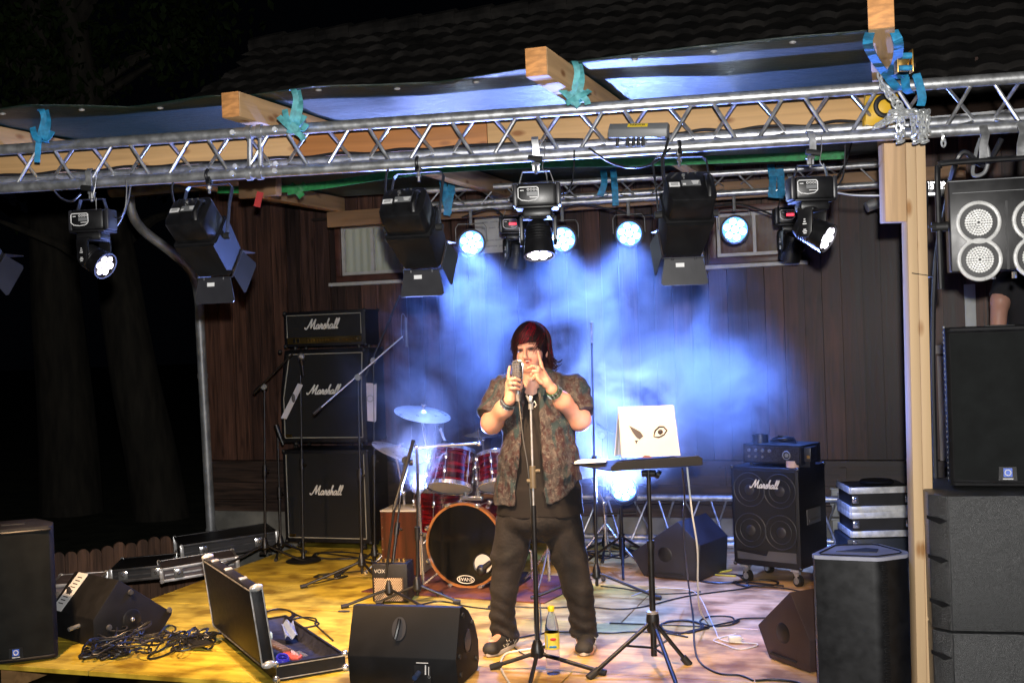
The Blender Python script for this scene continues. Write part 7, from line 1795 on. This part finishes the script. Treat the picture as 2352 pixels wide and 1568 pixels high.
# cut: hem, sleeve ends, neck, open front
s.cap(B(1224,905,-.03), B(1222,820,-.03), .062, .075, k=.01, op='sub')
def opening(x, y, z):
    # wedge shaped opening down the front, widening towards the hem
    t = (1.40-z)/.62; xl = B(1208,890)[0]+t*(B(1181,1150)[0]-B(1208,890)[0]); xr = B(1234,890)[0]+t*(B(1249,1150)[0]-B(1234,890)[0])
    return xl, xr
g = np.meshgrid(*s.ax, indexing='ij', sparse=True); xl, xr = opening(*g)
cut = np.maximum(np.maximum(xl-g[0], g[0]-xr), g[1]+.02); s.f = np.maximum(s.f, -cut.astype(np.float32))
hem = B(1240,1150)[2]; hz = hem + .10*np.clip((g[0]-.08)/.14, 0, 1)**1.5 + .035*np.clip((-.03-g[0])/.1, -.3, .6)*0
s.f = np.maximum(s.f, (hz-g[2]).astype(np.float32))
def shirt_mat():
    m = mat('patterned_shirt', (.1,.08,.07), .85, var=.3, bump=.6, bs=28, bd=.012)
    nt = m.node_tree; N = nt.nodes; Lk = nt.links; b = N['Principled BSDF']; tc = N.new('ShaderNodeTexCoord')
    def lay(sc_, lo, hi, w=0.0, stz=1.0):
        mp = N.new('ShaderNodeMapping'); mp.inputs['Location'].default_value = (w,w*2,w*3); mp.inputs['Scale'].default_value=(1,1,stz); Lk.new(tc.outputs['Object'], mp.inputs[0])
        n = N.new('ShaderNodeTexNoise'); n.inputs['Scale'].default_value = sc_; n.inputs['Detail'].default_value = 6; n.inputs['Distortion'].default_value = 1.2; Lk.new(mp.outputs[0], n.inputs['Vector'])
        r = N.new('ShaderNodeMapRange'); r.inputs['From Min'].default_value = lo; r.inputs['From Max'].default_value = hi; Lk.new(n.outputs['Fac'], r.inputs['Value']); return r.outputs[0]
    def mix(f, a, c):
        x = N.new('ShaderNodeMix'); x.data_type='RGBA'; Lk.new(f, x.inputs[0]); 
        if isinstance(a, tuple): x.inputs[6].default_value = L(a)
        else: Lk.new(a, x.inputs[6])
        x.inputs[7].default_value = L(c); return x.outputs[2]
    o = mix(lay(45,.45,.6), (.034,.030,.032), (.066,.057,.056)); o = mix(lay(32,.50,.55,3.1,.6), o, (.026,.010,.012)); o = mix(lay(13,.54,.62,7.7,.4), o, (.013,.030,.036)); o = mix(lay(70,.60,.66,5.5), o, (.09,.078,.074))
    Lk.new(o, b.inputs['Base Color'])
    return m
s.f = s.f.astype(np.float32)
shirt = s.mesh('shirt', shirt_mat(), person, disp=lambda x,y,z: folds(.006, 34, 11, .6)(x,y,z)+.0028*np.sin(x*95+z*22+3*np.sin(z*14+x*9))+.002*np.sin(z*90-x*60+y*40))
# collar flaps and button placket
m = MB()
for sx in (-1, 1):
    x0 = 1206 if sx < 0 else 1236
    q = [Vector(B(x0+sx*2,884,-.115)), Vector(B(x0+sx*13,868,-.075)), Vector(B(x0+sx*24,866,-.03)), Vector(B(x0+sx*26,886,-.105)), Vector(B(x0+sx*8,915,-.155))]
    m.prism([q[0],q[1],q[2],q[3],q[4]], (0,-.006,0)) 
m.build('collar', MATS['patterned_shirt'], shirt, smooth=0)
for k in range(7):
    t = k/6; x = 1181-6+(1208-1181)*(1-t)*.9; y = 960+t*175; m = MB(); m.ball(B(x, y, -.183+.03*abs(t-.5)), .0055, 8, (1,.4,1)); m.build('button', M_ink, shirt)
# ---- t-shirt ----
s = SDF((-.26,-.24,.60), (.27,.20,1.50), .0065)
s.ell(B(1240,1120,-.0), (.218,.166,.19), k=.05); s.ell(B(1240,1050,-.01), (.195,.156,.2), k=.05); s.ell(B(1240,965,0), (.188,.128,.2), k=.05); s.cap(B(1180,905,.0), B(1300,907,.0), .068, k=.05)
s.cap(B(1240,1120,0), B(1241,1180,0), .218, .236, k=.03, fy=.74, flat=True); s.cap(B(1224,900,-.03), B(1222,820,-.03), .058, .075, k=.01, op='sub')
tee = s.mesh('t_shirt', mat('black_cotton', (.004,.0025,.003), .9, var=.3, vs=20, bump=.2, bs=300), person, disp=folds(.0045, 30, 8, 2.0))
# ---- trousers ----
s = SDF((-.32,-.26,.06), (.36,.24,.95), .006)
s.ell(B(1238,1185,.0), (.222,.172,.118), k=.05)
def leg(pts, rs):
    for i in range(len(pts)-1): s.cap(pts[i], pts[i+1], rs[i], rs[i+1], k=.02, fy=1.05)
leg([B(1183,1205,0), B(1169,1276,-.005), B(1158,1350,-.01), B(1154,1410,.015), B(1158,1458,.04)], [.106,.090,.072,.066,.070])
leg([B(1292,1205,0), B(1306,1276,-.02), B(1328,1350,-.03), B(1339,1420,-.01), B(1343,1464,.0)], [.110,.092,.078,.069,.072])
g = np.meshgrid(*s.ax, indexing='ij', sparse=True)
zl, zr = B(1154,1461)[2], B(1341,1466)[2]; cutz = np.where(g[0] < 0, zl, zr)+.01*np.sin(g[0]*60)
s.f = np.maximum(s.f, (cutz-g[2]).astype(np.float32))
def tf(x, y, z):
    lo = np.clip((.42-z)/.3, 0, 1); w = np.sin(z*95+x*22+np.sin(x*34)*1.5+y*14)*.0050*lo**1.5 + np.sin(z*60+np.sin(x*25)*2+y*20)*.003*np.exp(-((z-.50)/.07)**2) + np.sin(z*55+x*30)*.003*np.exp(-((z-.80)/.06)**2) + np.sin(x*60+z*7+np.sin(z*9)*2)*.0026 + np.sin((z-x)*30+y*20)*.0016 + np.sin(z*22-x*26)*.0016
    return w
tr = s.mesh('trousers', mat('washed_black_denim', (.006,.005,.0055), .85, var=.35, vs=9, bump=.35, bs=60, bd=.01, base2=(.013,.0105,.011)), person, disp=tf)
# ---- shoes ----
def shoe(heel, toe, w, lab):
    h_, t_ = Vector(heel), Vector(toe); h_.z = 0; t_.z = 0; d = (t_-h_).normalized(); Ls = (t_-h_).length
    q = SDF((min(h_.x,t_.x)-.1, min(h_.y,t_.y)-.1, -.01), (max(h_.x,t_.x)+.1, max(h_.y,t_.y)+.1, .2), .005)
    V = lambda a, z: tuple(h_+d*(Ls*a)+Vector((0,0,z)))
    q.cap(V(.05,.055), V(.35,.062), .045*w, .047*w, k=.02); q.cap(V(.35,.055), V(.85,.038), .045*w, .040*w, k=.03); q.ell(V(.9,.035), (.046*w,.046*w,.030), k=.02); q.cap(V(.14,.06), V(.20,.14), .050*w, .050*w, k=.02)
    q.cap(V(.14,.10), V(.17,.19), .034, .036, k=.005, op='sub')
    g = np.meshgrid(*q.ax, indexing='ij', sparse=True); q.f = np.maximum(q.f, (.012-g[2]).astype(np.float32))
    so = q.mesh('shoe', mat('black_suede', (.012,.012,.013), .7, var=.3), person)
    M = Matrix(((d.x,-d.y,0,h_.x),(d.y,d.x,0,h_.y),(0,0,1,0),(0,0,0,1)))
    m = MB(); n = 28; pts = []
    for k in range(n):
        a = 2*math.pi*k/n; x = Ls*.48+Ls*.58*math.cos(a); y = (.044 if math.cos(a) < 0 else .051)*w*math.sin(a)*(1-.12*math.cos(a)**4); pts.append(M @ Vector((x,y,.003)))
    m.prism(pts, (0,0,.024), bev=.004); m.build('rubber_sole', mat('offwhite_rubber',(.42,.38,.34),.6), so)
    m = MB(); m.M = M
    for k in range(5): m.cyl((Ls*(.36+.08*k),-.022,.098-.009*k),(Ls*(.40+.08*k),.022,.098-.009*k),.0035,seg=6)
    m.build('laces', M_ink, so)
    m = MB(); m.M = M
    rr = random.Random(9)
    for k in range(14):
        x0, z0 = Ls*rr.uniform(.12,.75), rr.uniform(.04,.07)
        for sd in (-1,1): m.ribbon([(x0,sd*.0515*w*(1-.1*(z0>.06)),z0),(x0+rr.uniform(.006,.02),sd*.0525*w,z0+rr.uniform(-.012,.012))], .004, .002, Vector((0,0,1)))
    m.build('white_print', mat('shoe_print',(.45,.45,.42),.6), so)
shoe(B(1178,1480,.10), B(1122,1489,-.12), .98, '')
shoe(B(1352,1478,.10), B(1341,1500,-.17), 1.02, '')
# ---- hair ----
M_hair = mat('dark_brown_hair', (.018,.006,.007), .55, var=.5, vs=30, stretch=(6,6,1), spec=.22)
M_hred = mat('red_dyed_hair', (.16,.004,.010), .55, var=.7, vs=40, stretch=(6,6,1), spec=.2)
hc = Vector(B(1221,793,.012))
s = SDF((hc.x-.2,hc.y-.2,hc.z-.22), (hc.x+.2,hc.y+.2,hc.z+.17), .005)
s.ell(hc+Vector((0,.012,.012)), (.098,.108,.112), k=.02); s.ell(B(1228,825,.06), (.072,.055,.075), k=.04); s.cap(B(1252,800,.02), B(1262,850,.04), .024, .020, k=.02); s.cap(B(1187,800,.01), B(1184,820,.02), .017, .012, k=.02)
s.ell(B(1213,830,-.085), (.066,.075,.088), k=.008, op='sub'); s.cap(B(1222,860,-.06), B(1222,900,-.05), .07, .08, k=.01, op='sub')
hair = s.mesh('hair', M_hair, person, disp=lambda x,y,z: .003*np.sin(np.arctan2(x-hc.x, y-hc.y+.02)*38+z*30)+.002*np.sin(x*150+z*40))
rnd = random.Random(5); m = MB(); mr = MB()
top = hc+Vector((.012,.02,.122))
for k in range(620):
    az = rnd.uniform(-math.pi, math.pi); front = math.cos(az) > .45     # az=0 faces the camera (-Y)
    dirx, diry = math.sin(az), -math.cos(az)
    length = (rnd.uniform(.092,.138) if front else rnd.uniform(.165,.205) if math.sin(az) > .1 else rnd.uniform(.125,.165))
    if front and abs(math.sin(az)) > .62: length += .03
    pts = []; nseg = 8; rx, ry, rz = .100+rnd.uniform(-.003,.007), .112+rnd.uniform(-.003,.006), .112+rnd.uniform(0,.006)
    sw = rnd.uniform(-.25,.25); jt = rnd.uniform(-.12,.12)
    for q in range(nseg+1):
        t = q/nseg; arc = length*t*1.5; ph = min(1.62, arc/.12); down = max(0, arc-.12*1.62)
        a2 = az+sw*t*.6-((.75*t*t+jt*t) if front else jt*t)
        r_ = math.sin(ph); zz = math.cos(ph)*rz
        a2 += .05*math.sin(q*1.3+k)*t; x = math.sin(a2)*r_*rx; y = -math.cos(a2)*r_*ry
        fl = max(0, t-.8)*rnd.uniform(.0,.09) if not front else 0
        pts.append(hc+Vector((x+math.sin(a2)*fl, .012+y-math.cos(a2)*fl, .012+zz-down+(max(0,t-.85)*.12 if not front and k%3==0 else 0))))
    rr = [.0030*(1-.85*(q/nseg)**1.5) for q in range(nseg+1)]
    red = front and -.15 < math.sin(az)+rnd.uniform(-.15,.15) < .55 or (math.sin(az) > .75 and rnd.random() < .25)
    (mr if red and rnd.random() < .7 else m).tube(pts, rr, 5)
for k in range(46):   # curled ends over the shoulder and by the cheek
    if k < 32: c = Vector(B(1258+rnd.uniform(-6,8), 822+rnd.uniform(-14,14), rnd.uniform(-.01,.06))); e = c+Vector((rnd.uniform(.0,.05),rnd.uniform(-.02,.02),-rnd.uniform(.03,.07))); up = Vector((.02,0,.015))
    else: c = Vector(B(1186+rnd.uniform(-4,3), 812+rnd.uniform(-12,8), rnd.uniform(-.03,.03))); e = c+Vector((-rnd.uniform(.0,.02),0,-rnd.uniform(.03,.05))); up = Vector((-.014,0,.006))
    m.tube(cr([c+Vector((0,0,.03)), c, c.lerp(e,.6), e, e+up],3), [.0042*(1-.06*i) for i in range(13)], 5)
m.build('hair_strands', M_hair, hair); mr.build('red_fringe', M_hred, hair)
# ---- bracelets and rings ----
def bangle(c, ax_, R, r, mt, name):
    z = Vector(ax_).normalized(); x = z.orthogonal().normalized(); y = z.cross(x); M = Matrix(((x.x,y.x,z.x,c[0]),(x.y,y.y,z.y,c[1]),(x.z,y.z,z.z,c[2]),(0,0,0,1)))
    m = MB(); MBt(m, M, R, r, 28, 8); ob = m.build(name, mt, person); return ob, M
ax1 = Vector(B(1171,918,-.215))-Vector(B(1148,955,-.13)); ax2 = Vector(B(1268,894,-.225))-Vector(B(1305,935,-.14))
for k, (x, y, dd, R) in enumerate(((1168,922,-.206,.0335),(1165,927,-.196,.035))):
    b_, M = bangle(B(x,y,dd), ax1, R, .0075, M_blk, 'bracelet')
    m = MB()
    for q in range(14): a = 2*math.pi*q/14; m.ball(M @ Vector(((R+.0065)*math.cos(a),(R+.0065)*math.sin(a),0)), .0022, 6)
    m.build('stud', M_chrome, b_)
for k, (x, y, dd, R, mt) in enumerate(((1270,897,-.222,.033,mat('green_bangle',(.015,.05,.015),.3)),(1273,900,-.214,.034,M_blk),(1276,903,-.207,.036,mat('green_bangle',(.015,.05,.015),.3)))):
    b_, M = bangle(B(x,y,dd), ax2, R, .0055, mt, 'bracelet')
    m = MB()
    for q in range(12): a = 2*math.pi*q/12+k; m.ball(M @ Vector(((R+.005)*math.cos(a),(R+.005)*math.sin(a),0)), .0028, 6)
    m.build('bead', M_chrome, b_)
for c, ax_ in ((B(1178,881.5,-.268),(1,-.3,0)), (B(1171,884,-.25),(.6,-.9,.1)), (B(1232,846,-.27),(-1,.2,.3))):
    bangle(c, ax_, .0108, .0026, M_chrome, 'ring')
# ---- the microphone in the hand ----
mh = B(1189,850,-.236); mt_ = B(1190,915,-.225)
z = (Vector(mh)-Vector(mt_)).normalized(); x = Vector((1,0,0)); x = (x-z*x.dot(z)).normalized(); y = z.cross(x); mo = Vector(mh)+PO
M = Matrix(((x.x,y.x,z.x,mo.x),(x.y,y.y,z.y,mo.y),(x.z,y.z,z.z,mo.z),(0,0,0,1))) @ RZ(-22)
t = thing('vintage_microphone', 'vintage chrome microphone with ribbed grille held in the hand of the singer', 'microphone', M)
m = MB(); bm = bmesh.new(); bmesh.ops.create_cube(bm, size=1)
for v in bm.verts: v.co = Vector((v.co.x*.052, v.co.y*.05, v.co.z*.096))
bmesh.ops.bevel(bm, geom=bm.edges[:], offset=.0195, segments=5, affect='EDGES', profile=.5); m.addbm(bm); m.build('inner_mesh', mat('mic_inner',(.05,.05,.05),.5,.5), t)
m = MB(); 
for k in range(9):
    z_ = -.036+.009*k; w_ = .027 if abs(z_) < .034 else .024
    m.tube([(-w_,-.012,z_),(-w_*.8,-.0255,z_),(w_*.8,-.0255,z_),(w_,-.012,z_)], .0016, 5)
for xk in (-.018,-.009,0,.009,.018): m.tube([(xk,-.0245,-.04),(xk,-.0275,-.03),(xk,-.0275,.03),(xk,-.0245,.042)], .0021, 6)
m.tube([(0,-.012,.0485),(0,-.024,.038)], .004, 6)
m.build('grille_ribs', M_chrome, t)
m = MB(); m.tube([(-.0265,0,-.045),(-.028,0,-.02),(-.028,0,.028),(-.022,0,.046),(0,0,.051),(.022,0,.046),(.028,0,.028),(.028,0,-.02),(.0265,0,-.045)], .0042, 8); m.box((0,0,-.048),(.046,.044,.012),bev=.005); m.build('frame', M_chrome, t)
ln = (Vector(mh)-Vector(mt_)).length; m = MB(); m.cyl((0,0,-.05),(0,0,-ln+.035),.0115,.0105,seg=14); m.build('neck', M_chrome, t)
m = MB(); m.cyl((0,0,-ln+.04),(0,0,-ln-.012),.0125,.0125,seg=16); m.build('plug_sleeve', M_alu, t); m = MB(); m.cyl((0,0,-ln-.01),(0,0,-ln-.04),.007,.0045,seg=10); m.build('strain_relief', M_rub, t)
# ---------------- side platform with a second, mostly hidden person ----------------
m = MB(); m.box((1.05, 7.75, -.0175), (1.7, 2.7, .035), bev=.003)
for u in (.3, 1.05, 1.8): m.box((u, 7.75, -.1), (.08, 2.6, .12))
for u in (.3, 1.8):
    for n in (6.5, 8.9): m.cyl((u,n,GZ),(u,n,-.16),.025,seg=10)
o = m.build('side_platform_floor', mat('platform_ply', (.2,.14,.08), .7, var=.3), smooth=0); o.matrix_world = Matrix.Rotation(-ANG, 4, 'Z'); tag(o, kind='structure')
q = P(2300, 715, 6.8); po2 = Vector((q.x+.215, q.y, .372))
m = MB(); m.box((po2.x, po2.y, .185), (.75, .6, .365), bev=.01); ob = m.build('standing_case', M_fc, origin=(po2.x, po2.y, 0)); tag(ob, 'low black case under the helper behind the right loudspeaker', 'case')
helper = thing('person', 'helper in black clothes behind the right loudspeaker, only a bare arm showing', 'person', T(po2))
s = SDF((-.42,-.3,-.01), (.42,.3,1.92), .009)
s.cap((-.09,0,.93),(-.10,0,.5),.085,.062,k=.03); s.cap((-.10,0,.5),(-.11,0,.08),.06,.042,k=.03); s.cap((.09,0,.93),(.10,0,.5),.085,.062,k=.03); s.cap((.10,0,.5),(.11,0,.08),.06,.042,k=.03)
s.cap((-.11,.03,.05),(-.12,-.14,.035),.04,.035,k=.02); s.cap((.11,.03,.05),(.12,-.14,.035),.04,.035,k=.02)
s.ell((0,0,.98),(.17,.13,.13),k=.05); s.ell((0,0,1.2),(.16,.12,.22),k=.05); s.ell((0,0,1.4),(.18,.12,.16),k=.05); s.cap((-.16,0,1.5),(.16,0,1.5),.06,k=.04)
s.cap((0,0,1.5),(0,-.01,1.66),.055,.05,k=.03); s.ell((0,-.01,1.76),(.075,.095,.115),k=.02); s.cap((0,-.1,1.77),(0,-.115,1.74),.01,.013,k=.01)
for e in ((-.032,-.09,1.78),(.032,-.09,1.78)): s.ell(e,(.017,.014,.01),k=.008,op='sub')
s.cap((-.19,0,1.49),(-.23,-.03,1.40),.052,.048,k=.03); s.cap((-.23,-.02,1.40),(-.24,-.0,1.22),.048,.044,k=.03); s.cap((-.24,0,1.22),(-.22,-.1,.98),.042,.028,k=.02)
for k in range(4): s.cap((-.205-.013*k,-.11,.95),(-.20-.016*k,-.13,.87+.01*abs(k-1.5)),.011,.008,k=.006)
s.cap((-.2,-.12,.96),(-.175,-.15,.91),.011,.009,k=.008); s.cap((-.22,-.105,.97),(-.22,-.115,.93),.034,.034,k=.01)
s.cap((.19,0,1.49),(.24,.0,1.22),.052,.044,k=.03); s.cap((.24,0,1.22),(.22,-.1,.98),.042,.028,k=.02)
for k in range(4): s.cap((.205+.013*k,-.11,.95),(.20+.016*k,-.13,.87+.01*abs(k-1.5)),.011,.008,k=.006)
s.cap((.2,-.12,.96),(.175,-.15,.91),.011,.009,k=.008); s.cap((.22,-.105,.97),(.22,-.115,.93),.034,.034,k=.01)
s.mesh('body', MATS.get('helper_skin') or mat('helper_skin', (.42,.22,.16), .5, var=.1), helper)
s = SDF((-.32,-.25,.85), (.34,.25,1.62), .01)
s.ell((0,0,1.0),(.19,.15,.14),k=.05); s.ell((0,0,1.2),(.18,.14,.23),k=.05); s.ell((0,0,1.4),(.2,.14,.16),k=.05); s.cap((-.16,0,1.49),(.16,0,1.49),.08,k=.04)
s.cap((-.18,0,1.5),(-.225,-.02,1.41),.072,.066,k=.02,flat=True); s.cap((.18,0,1.5),(.23,0,1.34),.072,.066,k=.02,flat=True)
s.mesh('t_shirt', mat('helper_cotton', (.006,.006,.008), .9), helper, disp=folds(.004,30,9,1.0))
s = SDF((-.25,-.2,.05), (.25,.2,1.05), .01)
s.ell((0,0,.95),(.185,.15,.1),k=.05)
for sx in (-1,1): s.cap((sx*.09,0,.93),(sx*.10,0,.5),.105,.08,k=.02); s.cap((sx*.10,0,.5),(sx*.11,0,.08),.08,.065,k=.02,flat=True)
s.mesh('trousers', MATS['helper_cotton'], helper)
m = MB(); m.ball((0,.012,1.79), .1, 16, (.85,1.05,1.1)); hr = m.build('hair', M_hair, helper)
for sx in (-1,1):
    m = MB(); m.tube([(sx*.11,.05,.04),(sx*.115,-.03,.045),(sx*.12,-.15,.035)], [.048,.052,.042], 12); m.build('shoe', M_blk, helper)
# ---------------- door with pale trim in the barn wall, right of the post ----------------
a = BI @ WN(2153,802,WALL-.02); b_ = BI @ WN(2300,802,WALL-.02); zb_ = 1.55
tr_ = mat('pale_door_trim', (.30,.26,.23), .6, var=.2, vs=14, stretch=(4,4,.5))
m = MB(); m.box(((a.x+b_.x)/2, -.03, (a.z+zb_)/2-.03), (b_.x-a.x-.1, .03, a.z-zb_-.02)); dr = m.build('hatch', M_hplank, barn, smooth=0)
m = MB(); m.box((a.x+.03,-.045,(a.z+zb_)/2-.03),(.07,.04,a.z-zb_-.04)); m.build('hatch_frame', tr_, dr, smooth=0)
m = MB(); m.box((b_.x-.03,-.045,(a.z+zb_)/2-.03),(.07,.04,a.z-zb_-.04)); m.build('hatch_frame', tr_, dr, smooth=0)
m = MB(); m.box(((a.x+b_.x)/2,-.05,a.z),(b_.x-a.x+.06,.06,.06)); m.build('hatch_frame', tr_, dr, smooth=0)
c = WN(2229,720,WALL-.12); m = MB(); m.box((0,0,0),(.075,.03,.42),bev=.003); ob = m.build('white_board', mat('whitewashed_board',(.5,.52,.5),.6,var=.1)); ob.location = c; ob.rotation_euler.z = -ANG; tag(ob, 'narrow white board seen between blinder lamp and right loudspeaker', 'board')
# ---------------- stage smoke ----------------
sm_c = SF(-2.1, 8.1, 1.25); sx_, sy_, sz_ = 3.9, 2.0, 2.3
m = MB(); m.box((0,0,0),(sx_,sy_,sz_)); smo = m.build('smoke', None, smooth=0)
smo.matrix_world = T(sm_c) @ RZ(-19)
tag(smo, kind='stuff')
sm = bpy.data.materials.new('stage_smoke'); sm.use_nodes = True; nt = sm.node_tree; N = nt.nodes; Lk = nt.links
N.remove(N['Principled BSDF']); pv = N.new('ShaderNodeVolumePrincipled'); Lk.new(pv.outputs[0], N['Material Output'].inputs['Volume'])
pv.inputs['Color'].default_value = (.85,.9,1,1); pv.inputs['Anisotropy'].default_value = 0.25
tc = N.new('ShaderNodeTexCoord')
def mth(op, a, b=None, c=None):
    n = N.new('ShaderNodeMath'); n.operation = op
    for i, v in enumerate((a, b, c)):
        if v is None: continue
        if isinstance(v, (int, float)): n.inputs[i].default_value = v
        else: Lk.new(v, n.inputs[i])
    return n.outputs[0]
SI = smo.matrix_world.inverted()
def blob(p, rad, amt):
    c = SI @ Vector(p); s = N.new('ShaderNodeVectorMath'); s.operation = 'SUBTRACT'; Lk.new(tc.outputs['Object'], s.inputs[0]); s.inputs[1].default_value = c
    d = N.new('ShaderNodeVectorMath'); d.operation = 'DIVIDE'; Lk.new(s.outputs[0], d.inputs[0]); d.inputs[1].default_value = rad
    l = N.new('ShaderNodeVectorMath'); l.operation = 'DOT_PRODUCT'; Lk.new(d.outputs[0], l.inputs[0]); Lk.new(d.outputs[0], l.inputs[1])
    e = mth('EXPONENT', mth('MULTIPLY', l.outputs['Value'], -1.0)); return mth('MULTIPLY', e, amt)
BL = [(P(1170,860,7.95), (.95,.5,.5), 1.9), (P(990,900,8.3), (.5,.35,.40), 1.1), (P(1400,770,7.9), (.4,.4,.38), .8), (P(1640,930,8.1), (.33,.4,.30), 4.6), (P(1070,650,8.0), (.24,.4,.34), .5), (P(1430,650,7.95), (.2,.4,.3), .55), (P(1290,680,7.95), (.3,.4,.35), .35)]
tot = None
for b in BL:
    o = blob(*b); tot = o if tot is None else mth('ADD', tot, o)
nz = N.new('ShaderNodeTexNoise'); nz.inputs['Scale'].default_value = 2.5; nz.inputs['Detail'].default_value = 6; nz.inputs['Roughness'].default_value = .6; nz.inputs['Distortion'].default_value = 1.1; Lk.new(tc.outputs['Object'], nz.inputs['Vector'])
f = mth('MULTIPLY', mth('MAXIMUM', mth('SUBTRACT', nz.outputs['Fac'], .40), 0.0), 8.5)
# fade to nothing at the box faces
sp = N.new('ShaderNodeSeparateXYZ'); Lk.new(tc.outputs['Object'], sp.inputs[0]); ed = None
for i, h in enumerate((sx_/2, sy_/2, sz_/2)):
    q = N.new('ShaderNodeMapRange'); q.interpolation_type = 'SMOOTHSTEP'; Lk.new(mth('ABSOLUTE', sp.outputs[i]), q.inputs['Value']); q.inputs['From Min'].default_value = h; q.inputs['From Max'].default_value = h-.4; ed = q.outputs[0] if ed is None else mth('MULTIPLY', ed, q.outputs[0])
Lk.new(mth('MULTIPLY', mth('MULTIPLY', mth('MULTIPLY', tot, f), ed), .42), pv.inputs['Density'])
smo.data.materials.append(sm)
# ---------------- more parts: wedge grilles, tarp eyelets ----------------
for nm in ('floor_monitor.002', 'floor_monitor.003'):
    o = bpy.data.objects.get(nm); c = [k for k in o.children if k.name.startswith('cabinet')][0]
    xs = [v.co for v in c.data.vertices]; x0, x1 = min(v.x for v in xs), max(v.x for v in xs); z1 = max(v.z for v in xs); d = max(v.y for v in xs)
    m = MB(); m.box(((x0+x1)/2, -.004, .035), ((x1-x0)*.5, .006, .01)); m.build('kick_strip', M_rub, o)
    m = MB(); xm = (x0+x1)/2; m.lathe([(.0001,.004),(.045,.004),(.052,0)], T(xm,-.001,z1*.42) @ RX(90), 24); m.build('pole_socket', M_blk, o)
tp_o = tarp
for k in range(6, 150, 12):
    p = Vector(tarp.data.vertices[k*(nn+1)+1].co); q = Vector(tarp.data.vertices[k*(nn+1)].co)
    m = MB(); MBt(m, T(p+(p-q)*.3+Vector((0,0,-.004))), .012, .003, 14, 5); m.build('eyelet', M_corner, tarp)
# ---------------- countable small parts become pieces of their own ----------------
SPLIT = ('clamp', 'end_cap', 'feet', 'tilt_knob', 'side_knob', 'foot_bolt', 'corner_cap', 'screws', 'foot_screw', 'switch', 'rubber_foot', 'knob', 'led', 'corner', 'cable_plugs', 'bracket', 'slots', 'pickup', 'trim', 'brush_mark')
REN = {'feet': 'foot', 'screws': 'screw', 'cable_plugs': 'plug', 'slots': 'slot'}
for ob in [o for o in bpy.data.objects if o.type == 'MESH' and o.name.split('.')[0] in SPLIT]:
    base = ob.name.split('.')[0]; me = ob.data; n = len(me.vertices); par_ = list(range(n))
    def fnd(a):
        while par_[a] != a: par_[a] = par_[par_[a]]; a = par_[a]
        return a
    for e in me.edges: a, b = fnd(e.vertices[0]), fnd(e.vertices[1]); par_[a] = b
    groups = {}
    for i in range(n): groups.setdefault(fnd(i), []).append(i)
    if len(groups) < 2: continue
    gl = list(groups.values()); bbs = []
    for g_ in gl:
        cs = [me.vertices[i].co for i in g_]; bbs.append((Vector((min(c.x for c in cs),min(c.y for c in cs),min(c.z for c in cs))), Vector((max(c.x for c in cs),max(c.y for c in cs),max(c.z for c in cs)))))
    # islands that touch stay together
    mg = list(range(len(gl)))
    def f2(a):
        while mg[a] != a: a = mg[a]
        return a
    for i in range(len(gl)):
        for j in range(i):
            if all(bbs[i][0][k]-.0005 <= bbs[j][1][k] and bbs[j][0][k]-.0005 <= bbs[i][1][k] for k in range(3)): mg[f2(i)] = f2(j)
    sets = {}
    for i in range(len(gl)): sets.setdefault(f2(i), []).extend(gl[i])
    if len(sets) < 2: continue
    nmn = REN.get(base, base); first = True
    for vs in sets.values():
        S_ = {v: i for i, v in enumerate(vs)}; m2 = bpy.data.meshes.new(nmn)
        m2.from_pydata([me.vertices[v].co[:] for v in vs], [], [[S_[v] for v in p.vertices] for p in me.polygons if p.vertices[0] in S_])
        m2.polygons.foreach_set('use_smooth', [True]*len(m2.polygons)); m2.set_sharp_from_angle(angle=RAD(35))
        for mm in me.materials: m2.materials.append(mm)
        q = bpy.data.objects.new(nmn, m2); COL.objects.link(q); q.parent = ob.parent; q.matrix_local = ob.matrix_local.copy()
        for kk in ('label', 'category', 'group'):
            if kk in ob.keys(): q[kk] = ob[kk]
        if base == 'cable_plugs': q['label'] = 'metal plug poking out of the black cable heap'; q['group'] = 'plugs of the cable heap'
    bpy.data.objects.remove(ob)
